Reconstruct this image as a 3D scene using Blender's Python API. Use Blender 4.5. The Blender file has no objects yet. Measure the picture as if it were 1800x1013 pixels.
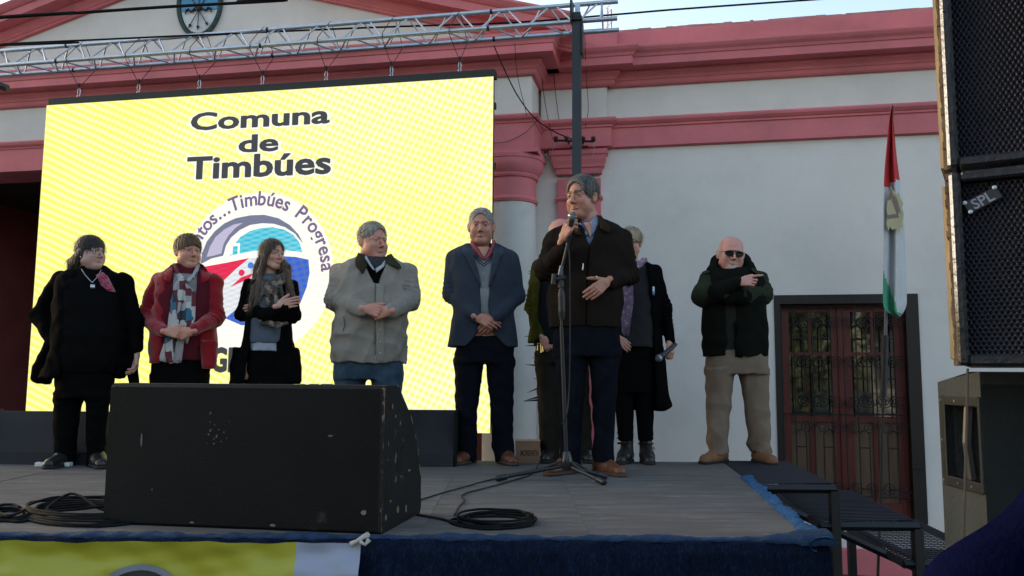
import bpy, math, random
import numpy as np
from mathutils import Vector, Matrix

rnd = random.Random(7)
scn = bpy.context.scene
COL = scn.collection

# ------------------------------------------------------------------ camera
FPX = 1450.0
TH = math.radians(6.1)
RO = math.radians(0.4)
CZ = 1.75
cam_d = bpy.data.cameras.new('camera')
cam_d.lens = 36.0 * FPX / 1800.0
cam_d.clip_end = 1000
cam_d.clip_start = 0.05
cam = bpy.data.objects.new('camera', cam_d)
COL.objects.link(cam)
_fw = Vector((0, math.cos(TH), math.sin(TH)))
_up = Vector((0, -math.sin(TH), math.cos(TH)))
_rt = Vector((1, 0, 0))
_r2 = _rt * math.cos(RO) + _up * math.sin(RO)
_u2 = _up * math.cos(RO) - _rt * math.sin(RO)
M = Matrix((_r2, _u2, -_fw)).transposed().to_4x4()
M.translation = Vector((0, 0, CZ))
cam.matrix_world = M
scn.camera = cam

# ------------------------------------------------------------------ daylight
SUN_EL, SUN_AZ = math.radians(11.5), math.radians(-58)      # azimuth from +Y towards +X
world = bpy.data.worlds.new('World')
scn.world = world
world.use_nodes = True
nt = world.node_tree
bg = nt.nodes['Background']
sky = nt.nodes.new('ShaderNodeTexSky')
sky.sky_type = 'NISHITA'
sky.sun_disc = False
sky.sun_elevation = SUN_EL
sky.sun_rotation = SUN_AZ
sky.altitude = 20
sky.air_density = 0.95
sky.dust_density = 2.2
sky.ozone_density = 0.2
nt.links.new(sky.outputs[0], bg.inputs[0])
bg.inputs[1].default_value = 0.15
sl = bpy.data.lights.new('sun', 'SUN')
sl.energy = 3.2
sl.angle = math.radians(0.6)
sl.color = (1.0, 0.88, 0.72)
sun = bpy.data.objects.new('sun', sl)
COL.objects.link(sun)
sd = Vector((math.cos(SUN_EL) * math.sin(SUN_AZ), math.cos(SUN_EL) * math.cos(SUN_AZ), math.sin(SUN_EL)))
sun.rotation_euler = sd.to_track_quat('Z', 'Y').to_euler()
scn.view_settings.view_transform = 'Standard'
scn.view_settings.look = 'None'
scn.view_settings.exposure = 1.8
scn.view_settings.gamma = 1.0
scn.view_settings.use_curve_mapping = False

# ------------------------------------------------------------------ placing helpers (photo measurements -> metres)
_C = np.array([0, 0, CZ])
def ray(px, py):
    u = px - 900.0; v = py - 506.5
    u, v = u * math.cos(RO) + v * math.sin(RO), -u * math.sin(RO) + v * math.cos(RO)
    return np.array([u / FPX, math.cos(TH) + v / FPX * math.sin(TH), math.sin(TH) - v / FPX * math.cos(TH)])
def at(px, py, Y):
    d = ray(px, py); return _C + d * (Y / d[1])
def onz(px, py, z):
    d = ray(px, py); return _C + d * ((z - CZ) / d[2])
PHI = math.radians(11.2)
EX = np.array([math.cos(PHI), -math.sin(PHI), 0]); EY = np.array([math.sin(PHI), math.cos(PHI), 0])
FO = np.array([0, 8.28, 0.0])
def F(x, o, z):
    return FO + EX * x + EY * o + np.array([0, 0, z])
def fac(px, py, off=0):
    d = ray(px, py); t = ((FO - _C) @ EY + off) / (d @ EY); p = _C + d * t; q = p - FO
    return (q @ EX, p[2])

# ------------------------------------------------------------------ object helpers
def tag(o, label=None, cat=None, group=None, kind=None):
    if label: o['label'] = label
    if cat: o['category'] = cat
    if group: o['group'] = group
    if kind: o['kind'] = kind
    return o
def thing(name, label, cat, loc=(0, 0, 0), group=None, kind=None):
    o = bpy.data.objects.new(name, None); COL.objects.link(o)
    o.location = loc; o.empty_display_size = 0.1
    return tag(o, label, cat, group, kind)
def wloc(o):
    v = Vector((0, 0, 0))
    while o is not None:
        v += Vector(o.location); o = o.parent
    return v
def mesh_obj(name, V, Fc, mat, parent=None, org=None, smooth=False, mats=None, midx=None):
    base = wloc(parent) if parent is not None else Vector((0, 0, 0))
    off = Vector(org) if org is not None else base
    V = np.asarray(V, dtype=np.float64).reshape(-1, 3) - np.array(off)
    me = bpy.data.meshes.new(name)
    if isinstance(Fc, np.ndarray):
        nf = len(Fc); k = Fc.shape[1]
        me.vertices.add(len(V)); me.vertices.foreach_set('co', V.ravel().astype(np.float32))
        me.loops.add(nf * k); me.loops.foreach_set('vertex_index', Fc.ravel().astype(np.int32))
        me.polygons.add(nf)
        me.polygons.foreach_set('loop_start', (np.arange(nf) * k).astype(np.int32))
        me.polygons.foreach_set('loop_total', np.full(nf, k, np.int32))
        me.update(calc_edges=True)
    else:
        me.from_pydata([tuple(v) for v in V], [], [tuple(f) for f in Fc])
    if smooth:
        me.polygons.foreach_set('use_smooth', np.ones(len(me.polygons), bool))
    for m in (mats or [mat]): me.materials.append(m)
    if midx is not None: me.polygons.foreach_set('material_index', np.asarray(midx, np.int32))
    o = bpy.data.objects.new(name, me); COL.objects.link(o)
    o.location = off - base
    if parent is not None: o.parent = parent
    return o
class MB:
    def __init__(s): s.v = []; s.f = []
    def add(s, V, Fc):
        n = len(s.v); s.v.extend([tuple(map(float, p)) for p in V]); s.f.extend([tuple(int(i) + n for i in f) for f in Fc]); return s
    def box(s, c, h, R=None):          # centre, half sizes, optional 3x3 (columns = axes)
        c = np.array(c, float); R = np.eye(3) if R is None else np.array(R, float)
        V = [c + R @ (np.array([sx, sy, sz]) * h) for sx in (-1, 1) for sy in (-1, 1) for sz in (-1, 1)]
        return s.add(V, [(0, 1, 3, 2), (4, 6, 7, 5), (0, 4, 5, 1), (2, 3, 7, 6), (0, 2, 6, 4), (1, 5, 7, 3)])
    def bbox(s, c, h, R=None, b=0.01):  # bevelled box
        c = np.array(c, float); R = np.eye(3) if R is None else np.array(R, float); h = np.array(h, float)
        V = []; idx = {}
        for sx in (-1, 1):
            for sy in (-1, 1):
                for sz in (-1, 1):
                    for a in range(3):
                        q = np.array([sx, sy, sz]) * (h - b); q[a] += b * [sx, sy, sz][a]
                        idx[(sx, sy, sz, a)] = len(V); V.append(c + R @ q)
        fs = []
        for a in range(3):
            b1, b2 = [i for i in range(3) if i != a]
            for sg in (-1, 1):
                q = []
                for (u, w) in ((-1, -1), (1, -1), (1, 1), (-1, 1)):
                    k = [0, 0, 0]; k[a] = sg; k[b1] = u; k[b2] = w; q.append(idx[(k[0], k[1], k[2], a)])
                fs.append(q)
        for a in range(3):          # edges parallel to a
            b1, b2 = [i for i in range(3) if i != a]
            for u in (-1, 1):
                for w in (-1, 1):
                    k0 = [0, 0, 0]; k0[a] = -1; k0[b1] = u; k0[b2] = w; k1 = list(k0); k1[a] = 1
                    fs.append([idx[(*k0, b1)], idx[(*k1, b1)], idx[(*k1, b2)], idx[(*k0, b2)]])
        for sx in (-1, 1):
            for sy in (-1, 1):
                for sz in (-1, 1): fs.append([idx[(sx, sy, sz, a)] for a in range(3)])
        return s.add(V, fs)
    def fbox(s, x0, x1, o0, o1, z0, z1):     # box in facade coordinates
        V = [F(x, o, z) for x in (x0, x1) for o in (o0, o1) for z in (z0, z1)]
        return s.add(V, [(0, 1, 3, 2), (4, 6, 7, 5), (0, 4, 5, 1), (2, 3, 7, 6), (0, 2, 6, 4), (1, 5, 7, 3)])
    def tube(s, pts, r, n=8, cap=True, close=False):
        pts = [np.array(p, float) for p in pts]
        m = len(pts); rr = r if hasattr(r, '__len__') else [r] * m
        V = []; up = None
        for i, p in enumerate(pts):
            if close: d = pts[(i + 1) % m] - pts[i - 1]
            else: d = pts[min(i + 1, m - 1)] - pts[max(i - 1, 0)]
            d = d / (np.linalg.norm(d) + 1e-9)
            if up is None:
                a = np.array([0, 0, 1.0]) if abs(d[2]) < 0.9 else np.array([1.0, 0, 0])
                up = np.cross(d, a)
            up = up - d * (up @ d); up /= np.linalg.norm(up) + 1e-9
            w = np.cross(d, up)
            for k in range(n):
                t = 2 * math.pi * k / n
                V.append(p + (up * math.cos(t) + w * math.sin(t)) * rr[i])
        fs = []
        for i in range(m if close else m - 1):
            for k in range(n):
                a = i * n + k; b = i * n + (k + 1) % n; j = ((i + 1) % m) * n
                fs.append((a, b, j + (k + 1) % n, j + k))
        if cap and not close:
            fs.append(tuple(range(n - 1, -1, -1))); fs.append(tuple((m - 1) * n + k for k in range(n)))
        return s.add(V, fs)
    def lathe(s, c, prof, n=32, R=None):     # profile (r, z)
        c = np.array(c, float); R = np.eye(3) if R is None else np.array(R)
        V = [c + R @ np.array([r * math.cos(2 * math.pi * k / n), r * math.sin(2 * math.pi * k / n), z]) for r, z in prof for k in range(n)]
        fs = [(i * n + k, i * n + (k + 1) % n, (i + 1) * n + (k + 1) % n, (i + 1) * n + k) for i in range(len(prof) - 1) for k in range(n)]
        fs.append(tuple(range(n - 1, -1, -1))); fs.append(tuple((len(prof) - 1) * n + k for k in range(n)))
        return s.add(V, fs)
    def prism(s, poly, dirv):                # polygon (3d points) extruded by a vector
        n = len(poly); V = [np.array(p, float) for p in poly] + [np.array(p, float) + np.array(dirv) for p in poly]
        fs = [tuple(range(n)), tuple(range(2 * n - 1, n - 1, -1))] + [(i, i + n, (i + 1) % n + n, (i + 1) % n) for i in range(n)]
        return s.add(V, fs)
    def sweep(s, path, prof, slope=None):    # facade plan path [(x, o)], profile [(out, z)]
        m = len(path); P = [np.array(p, float) for p in path]; nr = []
        for i in range(m - 1):
            d = P[i + 1] - P[i]; d /= np.linalg.norm(d); nr.append(np.array([d[1], -d[0]]))
        V = []
        for i, p in enumerate(P):
            if i == 0: q = nr[0]
            elif i == m - 1: q = nr[-1]
            else:
                q = nr[i - 1] + nr[i]; q = q / (1 + nr[i - 1] @ nr[i])
            for (o, z) in prof:
                w = p + q * o
                V.append(F(w[0], w[1], z + (slope[i] if slope else 0)))
        k = len(prof)
        fs = [(i * k + j, (i + 1) * k + j, (i + 1) * k + j + 1, i * k + j + 1) for i in range(m - 1) for j in range(k - 1)]
        fs.append(tuple(range(k))); fs.append(tuple((m - 1) * k + j for j in range(k - 1, -1, -1)))
        return s.add(V, fs)
    def build(s, name, mat, parent=None, org=None, smooth=False):
        return mesh_obj(name, s.v, s.f, mat, parent, org, smooth)
def smooth_by_angle(o, ang=40):
    me = o.data
    me.polygons.foreach_set('use_smooth', np.ones(len(me.polygons), bool))
    try: me.set_sharp_from_angle(angle=math.radians(ang))
    except Exception: pass
    return o
def inst(me, name, parent, a, b):            # unit tube along Z from a to b
    a = Vector(a); b = Vector(b); d = b - a
    o = bpy.data.objects.new(name, me); COL.objects.link(o); o.parent = parent
    o.location = a - wloc(parent); o.rotation_euler = d.to_track_quat('Z', 'Y').to_euler(); o.scale = (1, 1, d.length)
    return o

# ------------------------------------------------------------------ materials
def mat(name, col, rough=0.8, var=0.15, nscale=6.0, bump=0.0, bscale=40.0, metal=0.0, spec=0.4, col2=None, c2scale=3.0, c2lo=0.5, c2hi=0.6,
        sheen=0.0, stretch=(1, 1, 1), emit=None, estr=1.0, weave=0.0, wscale=300.0, detail=6):
    m = bpy.data.materials.new(name); m.use_nodes = True
    t = m.node_tree; N = t.nodes; L = t.links
    b = N['Principled BSDF']
    b.inputs['Roughness'].default_value = rough; b.inputs['Metallic'].default_value = metal
    b.inputs['Specular IOR Level'].default_value = spec
    if sheen: b.inputs['Sheen Weight'].default_value = sheen
    tc = N.new('ShaderNodeTexCoord'); mp = N.new('ShaderNodeMapping'); mp.inputs['Scale'].default_value = stretch
    L.new(tc.outputs['Object'], mp.inputs[0])
    nz = N.new('ShaderNodeTexNoise'); nz.inputs['Scale'].default_value = nscale; nz.inputs['Detail'].default_value = detail
    L.new(mp.outputs[0], nz.inputs['Vector'])
    r = N.new('ShaderNodeMapRange'); r.inputs[1].default_value = 0.25; r.inputs[2].default_value = 0.75
    r.inputs[3].default_value = 1 - var; r.inputs[4].default_value = 1 + var
    L.new(nz.outputs[0], r.inputs[0])
    base = N.new('ShaderNodeRGB'); base.outputs[0].default_value = (*col, 1)
    src = base.outputs[0]
    if col2 is not None:
        n2 = N.new('ShaderNodeTexNoise'); n2.inputs['Scale'].default_value = c2scale; n2.inputs['Detail'].default_value = 8; n2.inputs['Roughness'].default_value = 0.65
        L.new(mp.outputs[0], n2.inputs['Vector'])
        rr = N.new('ShaderNodeMapRange'); rr.inputs[1].default_value = c2lo; rr.inputs[2].default_value = c2hi
        L.new(n2.outputs[0], rr.inputs[0])
        mx = N.new('ShaderNodeMix'); mx.data_type = 'RGBA'
        L.new(rr.outputs[0], mx.inputs[0]); L.new(src, mx.inputs[6]); mx.inputs[7].default_value = (*col2, 1)
        src = mx.outputs[2]
    vm = N.new('ShaderNodeVectorMath'); vm.operation = 'SCALE'
    L.new(src, vm.inputs[0]); L.new(r.outputs[0], vm.inputs['Scale'])
    L.new(vm.outputs[0], b.inputs['Base Color'])
    hgt = None
    if bump:
        nb = N.new('ShaderNodeTexNoise'); nb.inputs['Scale'].default_value = bscale; nb.inputs['Detail'].default_value = 4
        L.new(mp.outputs[0], nb.inputs['Vector']); hgt = nb.outputs[0]
        bp = N.new('ShaderNodeBump'); bp.inputs['Strength'].default_value = bump; bp.inputs['Distance'].default_value = 0.01
        L.new(hgt, bp.inputs['Height']); last = bp
        L.new(bp.outputs[0], b.inputs['Normal'])
    if weave:
        wv = N.new('ShaderNodeTexWave'); wv.inputs['Scale'].default_value = wscale; wv.inputs['Distortion'].default_value = 1.5
        L.new(tc.outputs['Object'], wv.inputs['Vector'])
        b2 = N.new('ShaderNodeBump'); b2.inputs['Strength'].default_value = weave; b2.inputs['Distance'].default_value = 0.002
        L.new(wv.outputs[1], b2.inputs['Height'])
        if bump: L.new(bp.outputs[0], b2.inputs['Normal'])
        L.new(b2.outputs[0], b.inputs['Normal'])
    if emit is not None:
        b.inputs['Emission Color'].default_value = (*emit, 1); b.inputs['Emission Strength'].default_value = estr
    return m
def emis(name, col, s=1.0, moire=False):
    s = s / 3.48          # the screen is bright, the picture is exposed for the shade
    m = bpy.data.materials.new(name); m.use_nodes = True
    t = m.node_tree; N = t.nodes; L = t.links; b = N['Principled BSDF']
    b.inputs['Base Color'].default_value = (0.02, 0.02, 0.02, 1); b.inputs['Roughness'].default_value = 0.6
    b.inputs['Specular IOR Level'].default_value = 0.1
    b.inputs['Emission Strength'].default_value = s
    b.inputs['Emission Color'].default_value = (*col, 1)
    if moire:
        tc = N.new('ShaderNodeTexCoord')
        def wave(rot, sc, dist, pr):
            mp = N.new('ShaderNodeMapping'); mp.inputs['Rotation'].default_value = rot
            L.new(tc.outputs['Object'], mp.inputs[0])
            w = N.new('ShaderNodeTexWave'); w.bands_direction = 'Z'; w.wave_profile = 'SIN'
            w.inputs['Scale'].default_value = sc; w.inputs['Distortion'].default_value = dist; w.inputs['Detail'].default_value = 1.0
            w.inputs['Detail Scale'].default_value = 0.35; w.inputs['Phase Offset'].default_value = pr
            L.new(mp.outputs[0], w.inputs['Vector']); return w.outputs[1]
        w1 = wave((0, math.radians(moire[0]), 0), moire[1], 3.0, 0.0)
        w2 = wave((0, math.radians(moire[2]), 0), moire[3], 1.5, 1.0)
        # second set of bands fades in across the screen
        sx = N.new('ShaderNodeSeparateXYZ'); L.new(tc.outputs['Object'], sx.inputs[0])
        mr = N.new('ShaderNodeMapRange'); mr.inputs[1].default_value = -2.2; mr.inputs[2].default_value = 1.2; mr.inputs[3].default_value = 0.15
        L.new(sx.outputs[0], mr.inputs[0])
        a = N.new('ShaderNodeMath'); a.operation = 'MULTIPLY'; L.new(w2, a.inputs[0]); L.new(mr.outputs[0], a.inputs[1])
        ad = N.new('ShaderNodeMath'); ad.operation = 'ADD'; L.new(w1, ad.inputs[0]); L.new(a.outputs[0], ad.inputs[1])
        nz = N.new('ShaderNodeTexNoise'); nz.inputs['Scale'].default_value = 0.9; L.new(tc.outputs['Object'], nz.inputs['Vector'])
        am = N.new('ShaderNodeMapRange'); am.inputs[1].default_value = 0.3; am.inputs[2].default_value = 0.7; am.inputs[3].default_value = 0.65; am.inputs[4].default_value = 1.0
        L.new(nz.outputs[0], am.inputs[0])
        r = N.new('ShaderNodeMapRange'); r.inputs[1].default_value = -0.15; r.inputs[2].default_value = 1.35
        L.new(ad.outputs[0], r.inputs[0])
        mu = N.new('ShaderNodeMath'); mu.operation = 'MULTIPLY'; L.new(r.outputs[0], mu.inputs[0]); L.new(am.outputs[0], mu.inputs[1])
        mx = N.new('ShaderNodeMix'); mx.data_type = 'RGBA'
        mx.inputs[6].default_value = (*col, 1); mx.inputs[7].default_value = (*moire[4], 1)
        L.new(mu.outputs[0], mx.inputs[0]); L.new(mx.outputs[2], b.inputs['Emission Color'])
    return m

PINK = mat('pink_paint', (0.62, 0.175, 0.195), 0.75, 0.12, 2.0, 0.25, 60, col2=(0.47, 0.15, 0.16), c2scale=2.2, c2lo=0.42, c2hi=0.78, spec=0.25)
WHITE = mat('white_stucco', (0.67, 0.63, 0.60), 0.9, 0.05, 1.6, 0.2, 70, col2=(0.56, 0.525, 0.50), c2scale=1.3, c2lo=0.46, c2hi=0.85, spec=0.2)
STAIN = mat('grimy_pink_paint', (0.50, 0.19, 0.19), 0.8, 0.25, 5.0, 0.4, 50, col2=(0.13, 0.085, 0.08), c2scale=3.5, c2lo=0.56, c2hi=0.72, stretch=(1, 1, 3))
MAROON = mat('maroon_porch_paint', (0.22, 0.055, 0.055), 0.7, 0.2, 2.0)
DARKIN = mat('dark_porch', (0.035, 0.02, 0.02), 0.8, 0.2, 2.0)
GROUNDM = mat('asphalt', (0.07, 0.07, 0.072), 0.9, 0.2, 2.0, 0.5, 60)
STEEL = mat('galvanised_steel', (0.42, 0.45, 0.50), 0.34, 0.15, 12.0, 0.1, 60, metal=0.9)
BLACKM = mat('black_metal', (0.008, 0.008, 0.010), 0.5, 0.2, 8.0, 0.1, 80)
POSTM = mat('slate_grey_post', (0.026, 0.032, 0.042), 0.5, 0.15, 8.0, metal=0.2)
CABLE = mat('black_cable', (0.010, 0.010, 0.011), 0.85, 0.3, 20.0, spec=0.12)
CORD = mat('black_cord', (0.02, 0.02, 0.022), 0.8)

# ------------------------------------------------------------------ ground
g = MB(); g.box((0, 10, -0.03), (150, 150, 0.02)); tag(g.build('ground', GROUNDM), 'grey asphalt street in front of the building', kind='structure')
sw = MB(); 
for i in range(14):
    for j in range(3):
        sw.fbox(-9 + i * 1.5, -9 + i * 1.5 + 1.494, -1.9 + j * 0.6, -1.9 + j * 0.6 + 0.594, -0.005, 0.0 + 0.002 * ((i + j) % 2))
tag(sw.build('pavement', mat('pavement_concrete', (0.16, 0.15, 0.15), 0.9, 0.2, 3.0, 0.5, 50)), 'pale concrete pavement at the foot of the building', kind='structure')

# ------------------------------------------------------------------ the town hall
TH_ = thing('town_hall', 'white and pink stuccoed hall with pediment, columns and cornice behind the stage', 'building', F(0, 0, 0))
DX0, DX1, DZ0, DZ1 = 2.53, 3.80, 0.46, 2.53
w = MB()
w.fbox(-0.25, DX0, 0, 0.4, 0, 5.1)
w.fbox(DX1, 9.5, 0, 0.4, 0, 5.1)
w.fbox(DX0, DX1, 0, 0.4, DZ1, 5.1)
w.fbox(DX0, DX1, 0, 0.4, 0, DZ0)
w.fbox(0.30, 0.97, -0.06, 0.0, 4.29, 4.70)
w.build('wall', WHITE, TH_)
w = MB(); w.fbox(-7.18, 0.28, -0.5, -0.1, 4.2, 4.98)
A = -3.45
def rz(x): return 6.02 - 0.285 * abs(x - A)
w.prism([F(-7.2, -0.5, 4.98), F(0.3, -0.5, 4.98), F(0.3, -0.5, 5.0), F(A, -0.5, 6.1), F(-7.2, -0.5, 5.0)], EY * 0.35)
w.build('pediment_wall', WHITE, TH_)
w = MB(); w.fbox(-22, -7.18, 0, 0.4, 0, 5.25); w.build('wall', WHITE, TH_)  # left wing stretched out of view so its shadow covers the lower speaker cabinet
# porch recess
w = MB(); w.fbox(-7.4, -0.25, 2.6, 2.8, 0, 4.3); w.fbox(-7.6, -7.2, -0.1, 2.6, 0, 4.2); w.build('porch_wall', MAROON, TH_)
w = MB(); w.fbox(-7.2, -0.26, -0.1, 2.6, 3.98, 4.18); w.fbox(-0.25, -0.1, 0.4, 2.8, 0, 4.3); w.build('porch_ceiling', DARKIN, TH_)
w = MB(); w.fbox(-7.4, 0.3, -0.75, 2.6, 0.0, 0.42); w.build('porch_floor', mat('porch_floor_tile', (0.12, 0.06, 0.05), 0.7, 0.2, 4.0), TH_)
# base band
w = MB(); w.sweep([(0.33, 0), (9.5, 0)], [(0, 0.225), (0.05, 0.22), (0.05, 0.0), (0, 0.0)]); w.build('plinth', PINK, TH_)
corn = [(-0.3, 5.215), (0.075, 5.21), (0.08, 5.19), (0.08, 5.02), (0.28, 4.975), (0.30, 4.965), (0.30, 4.945), (0.285, 4.92), (0.26, 4.895), (0.25, 4.87), (0.24, 4.865), (0.24, 4.79),
        (0.225, 4.785), (0.11, 4.785), (0.11, 4.755), (0.095, 4.745), (0.075, 4.725), (0.065, 4.705), (0.055, 4.70), (0.045, 4.665), (0.03, 4.65), (0.0, 4.648)]
cornp = [(-0.1, 5.0), (0.28, 4.975)] + corn[5:]
band = [(0.0, 4.318), (0.09, 4.312), (0.10, 4.295), (0.095, 4.275), (0.07, 4.25), (0.06, 4.245), (0.06, 4.225), (0.045, 4.22), (0.045, 4.035), (0.05, 4.03), (0.0, 4.018)]
bandp = [(0.0, 4.262), (0.07, 4.258), (0.08, 4.24), (0.07, 4.215), (0.045, 4.195), (0.04, 4.18), (0.03, 4.175), (0.03, 3.935), (0.0, 3.93)]
w = MB(); w.sweep([(0.30, -0.06), (1.0, -0.06), (1.0, 0), (9.5, 0)], corn); w.build('cornice', PINK, TH_)
# chipped render along the parapet top
w = MB(); r2 = random.Random(3); x = 1.1; top = []
while x < 9.3:
    top.append((x, 5.212 + r2.choice([0.008, 0.012, 0.014, 0.016, 0.018, 0.015]) ))
    x += r2.uniform(0.03, 0.16)
for (xa, za), (xb, zb) in zip(top[:-1], top[1:]): w.fbox(xa, xb, -0.078, 0.12, 5.2, za)
w.build('parapet_edge', STAIN, TH_)
w = MB(); w.sweep([(-7.25, 0), (-7.18, -0.5), (0.28, -0.5), (0.28, -0.02)], cornp); w.build('cornice', PINK, TH_)
w = MB(); w.sweep([(0.28, -0.06), (0.97, -0.06), (0.97, 0), (9.5, 0)], band); w.build('band_moulding', PINK, TH_)
w = MB(); w.sweep([(-7.25, 0), (-7.18, -0.5), (0.28, -0.5), (0.28, -0.02)], bandp)
w.fbox(-7.18, 0.28, -0.5, -0.06, 3.93, 4.2); w.fbox(0.28, 0.33, -0.06, 0.0, 3.93, 4.3); w.build('architrave', PINK, TH_)
w = MB(); w.sweep([(0.30, -0.02), (0.30, -0.05)], [(0, 4.3), (0.0, 4.3)]) if False else None
rak = [(-0.3, 0.30), (0.29, 0.30), (0.305, 0.29), (0.305, 0.27), (0.28, 0.235), (0.26, 0.215), (0.245, 0.21), (0.245, 0.125), (0.23, 0.12), (0.10, 0.12), (0.10, 0.09), (0.07, 0.05), (0.06, 0.03), (0.05, 0.025), (0.04, 0.0), (0.0, -0.002)]
for xs in ((-7.75, A), (A, 0.75)):
    w = MB(); w.sweep([(xs[0], -0.5), (xs[1], -0.5)], rak, slope=[rz(xs[0]), rz(xs[1])]); w.build('raking_cornice', PINK, TH_)
# flat roof behind
w = MB(); w.fbox(-12, 9.5, 0.35, 9, 4.9, 5.05)
w.prism([F(-7.3, -0.2, 5.0), F(0.4, -0.2, 5.0), F(A, -0.2, 6.2)], EY * 8); w.build('roof', mat('roof_render', (0.2, 0.18, 0.17), 0.9), TH_)
# corner debris / wall stub seen over the cornice beyond the truss
w = MB(); w.fbox(0.45, 1.28, 0.1, 0.5, 5.05, 5.30); w.fbox(0.5, 0.9, 0.2, 0.6, 5.2, 5.38); w.build('parapet_block', mat('bare_render', (0.23, 0.22, 0.2), 0.9, 0.3, 6, 0.5, 30, col2=(0.1, 0.09, 0.08)), TH_)
# pilaster
w = MB(); w.fbox(0.47, 0.90, -0.055, 0, 0.22, 3.72)
w.sweep([(0.47, 0), (0.47, -0.055), (0.90, -0.055), (0.90, 0)], [(0, 4.02), (0.075, 4.0), (0.075, 3.955), (0.06, 3.94), (0.055, 3.90), (0.04, 3.86), (0.035, 3.83), (0.02, 3.82), (0.012, 3.77), (0, 3.76)])
w.sweep([(0.47, 0), (0.47, -0.055), (0.90, -0.055), (0.90, 0)], [(0, 3.545), (0.012, 3.54), (0.025, 3.52), (0.012, 3.50), (0, 3.495)])
w.build('pilaster', PINK, TH_)
# columns (one shows beside the screen, its twin carries the far end of the porch)
for cx in (0.035, -6.93):
    c = F(cx, -0.27, 0)
    col = MB(); col.lathe(c, [(0.285, 0.0), (0.285, 0.5), (0.262, 0.53), (0.258, 0.6), (0.262, 1.6), (0.255, 2.6), (0.247, 3.44)], 48)
    co = smooth_by_angle(col.build('column', mat('column_stucco', (0.58, 0.555, 0.535), 0.85, 0.08, 1.5, 0.3, 80, col2=(0.45, 0.43, 0.415), c2scale=2.0, c2lo=0.5, c2hi=0.8, spec=0.2) if cx > 0 else WHITE, TH_), 30)
    cc = MB(); cc.lathe(c, [(0.24, 3.42), (0.262, 3.425), (0.272, 3.45), (0.262, 3.475), (0.25, 3.48), (0.25, 3.66), (0.265, 3.665), (0.275, 3.685), (0.272, 3.70), (0.29, 3.72), (0.312, 3.76), (0.322, 3.80), (0.322, 3.835), (0.33, 3.84), (0.335, 3.875), (0.30, 3.89)], 48)
    smooth_by_angle(cc.build('capital', PINK, co), 35)
    ab = MB(); ab.sweep([(cx - 0.33, -0.02), (cx - 0.33, -0.53), (cx + 0.30, -0.53), (cx + 0.30, -0.02)], [(0, 3.931), (0.012, 3.93), (0.012, 3.885), (0, 3.88)])
    ab.build('abacus', PINK, co)
# ------------------------------------------------------------------ coat of arms on the pediment
cx, co_ = -3.30, -0.5
cx, cz = fac(353, 6, co_)
KS = 1.24
CR = tag(bpy.data.objects.new('coat_of_arms', None)); COL.objects.link(CR); CR.parent = TH_; CR.location = Vector(F(cx, co_, cz)) - wloc(TH_)
def oval(rx, rz_, o0, o1, z0=-9, z1=9, n=48):
    pts = []
    for k in range(n):
        t = 2 * math.pi * k / n
        pts.append(F(cx + KS * rx * math.cos(t), o0, cz + KS * min(max(rz_ * math.sin(t), z0), z1)))
    return pts
m_ = MB(); m_.prism(oval(0.175, 0.27, co_, 0), EY * -0.02); m_.build('shield', mat('shield_white_enamel', (0.55, 0.55, 0.56), 0.4), CR)
m_ = MB(); m_.prism(oval(0.172, 0.266, co_ - 0.021, 0, -0.075), EY * -0.006); m_.build('blue_field', mat('shield_blue_enamel', (0.055, 0.24, 0.42), 0.4), CR)
leaf = mat('bronze_green_laurel', (0.035, 0.075, 0.07), 0.6, 0.4, 20)
m_ = MB()
for k in range(72):
    t = 2 * math.pi * k / 72
    for s in (-1, 1):
        c = F(cx + KS * (0.198 * math.cos(t) + s * 0.008 * math.cos(t)), co_ - 0.03, cz + KS * (0.298 * math.sin(t) + s * 0.008 * math.sin(t)))
        d = EX * (-math.sin(t) + s * 0.5 * math.cos(t)) + np.array([0, 0, 1]) * (math.cos(t) + s * 0.5 * math.sin(t)); d /= np.linalg.norm(d)
        m_.tube([c - d * 0.022, c - d * 0.005, c + d * 0.025], [0.004, 0.013, 0.002], 5)
m_.tube([F(cx + KS * 0.198 * math.cos(2 * math.pi * k / 40), co_ - 0.015, cz + KS * 0.298 * math.sin(2 * math.pi * k / 40)) for k in range(40)], 0.024, 6, close=True)
m_.build('laurel_wreath', leaf, CR)
brz = mat('dark_bronze', (0.035, 0.03, 0.035), 0.5, metal=0.5)
m_ = MB()
hub = (0.0, -0.0)
for a in (-30, 0, 33):
    d = (math.sin(math.radians(a)), -math.cos(math.radians(a)))
    p0 = F(cx - d[0] * 0.24, co_ - 0.035, cz - 0.09 - d[1] * 0.24); p1 = F(cx + d[0] * 0.2, co_ - 0.035, cz - 0.09 + d[1] * 0.2)
    m_.tube([p0, p1], 0.0045, 6)
    dv = (p1 - p0) / np.linalg.norm(p1 - p0)
    m_.tube([p1 - dv * 0.03, p1 - dv * 0.02, p1 + dv * 0.02], [0.004, 0.016, 0.001], 6)
m_.build('crossed_arrows', brz, CR)
m_ = MB()
for s in (-1, 1):
    m_.tube([F(cx + s * q[0] * 1.2, co_ - 0.04, cz - 0.09 + q[1] * 1.2) for q in ((0, 0), (0.03, 0.02), (0.05, 0.0), (0.07, -0.015), (0.095, 0.012), (0.12, 0.004), (0.125, -0.03))], [0.02, 0.012, 0.012, 0.01, 0.012, 0.01, 0.008], 6)
m_.build('ribbon', brz, CR)

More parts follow.
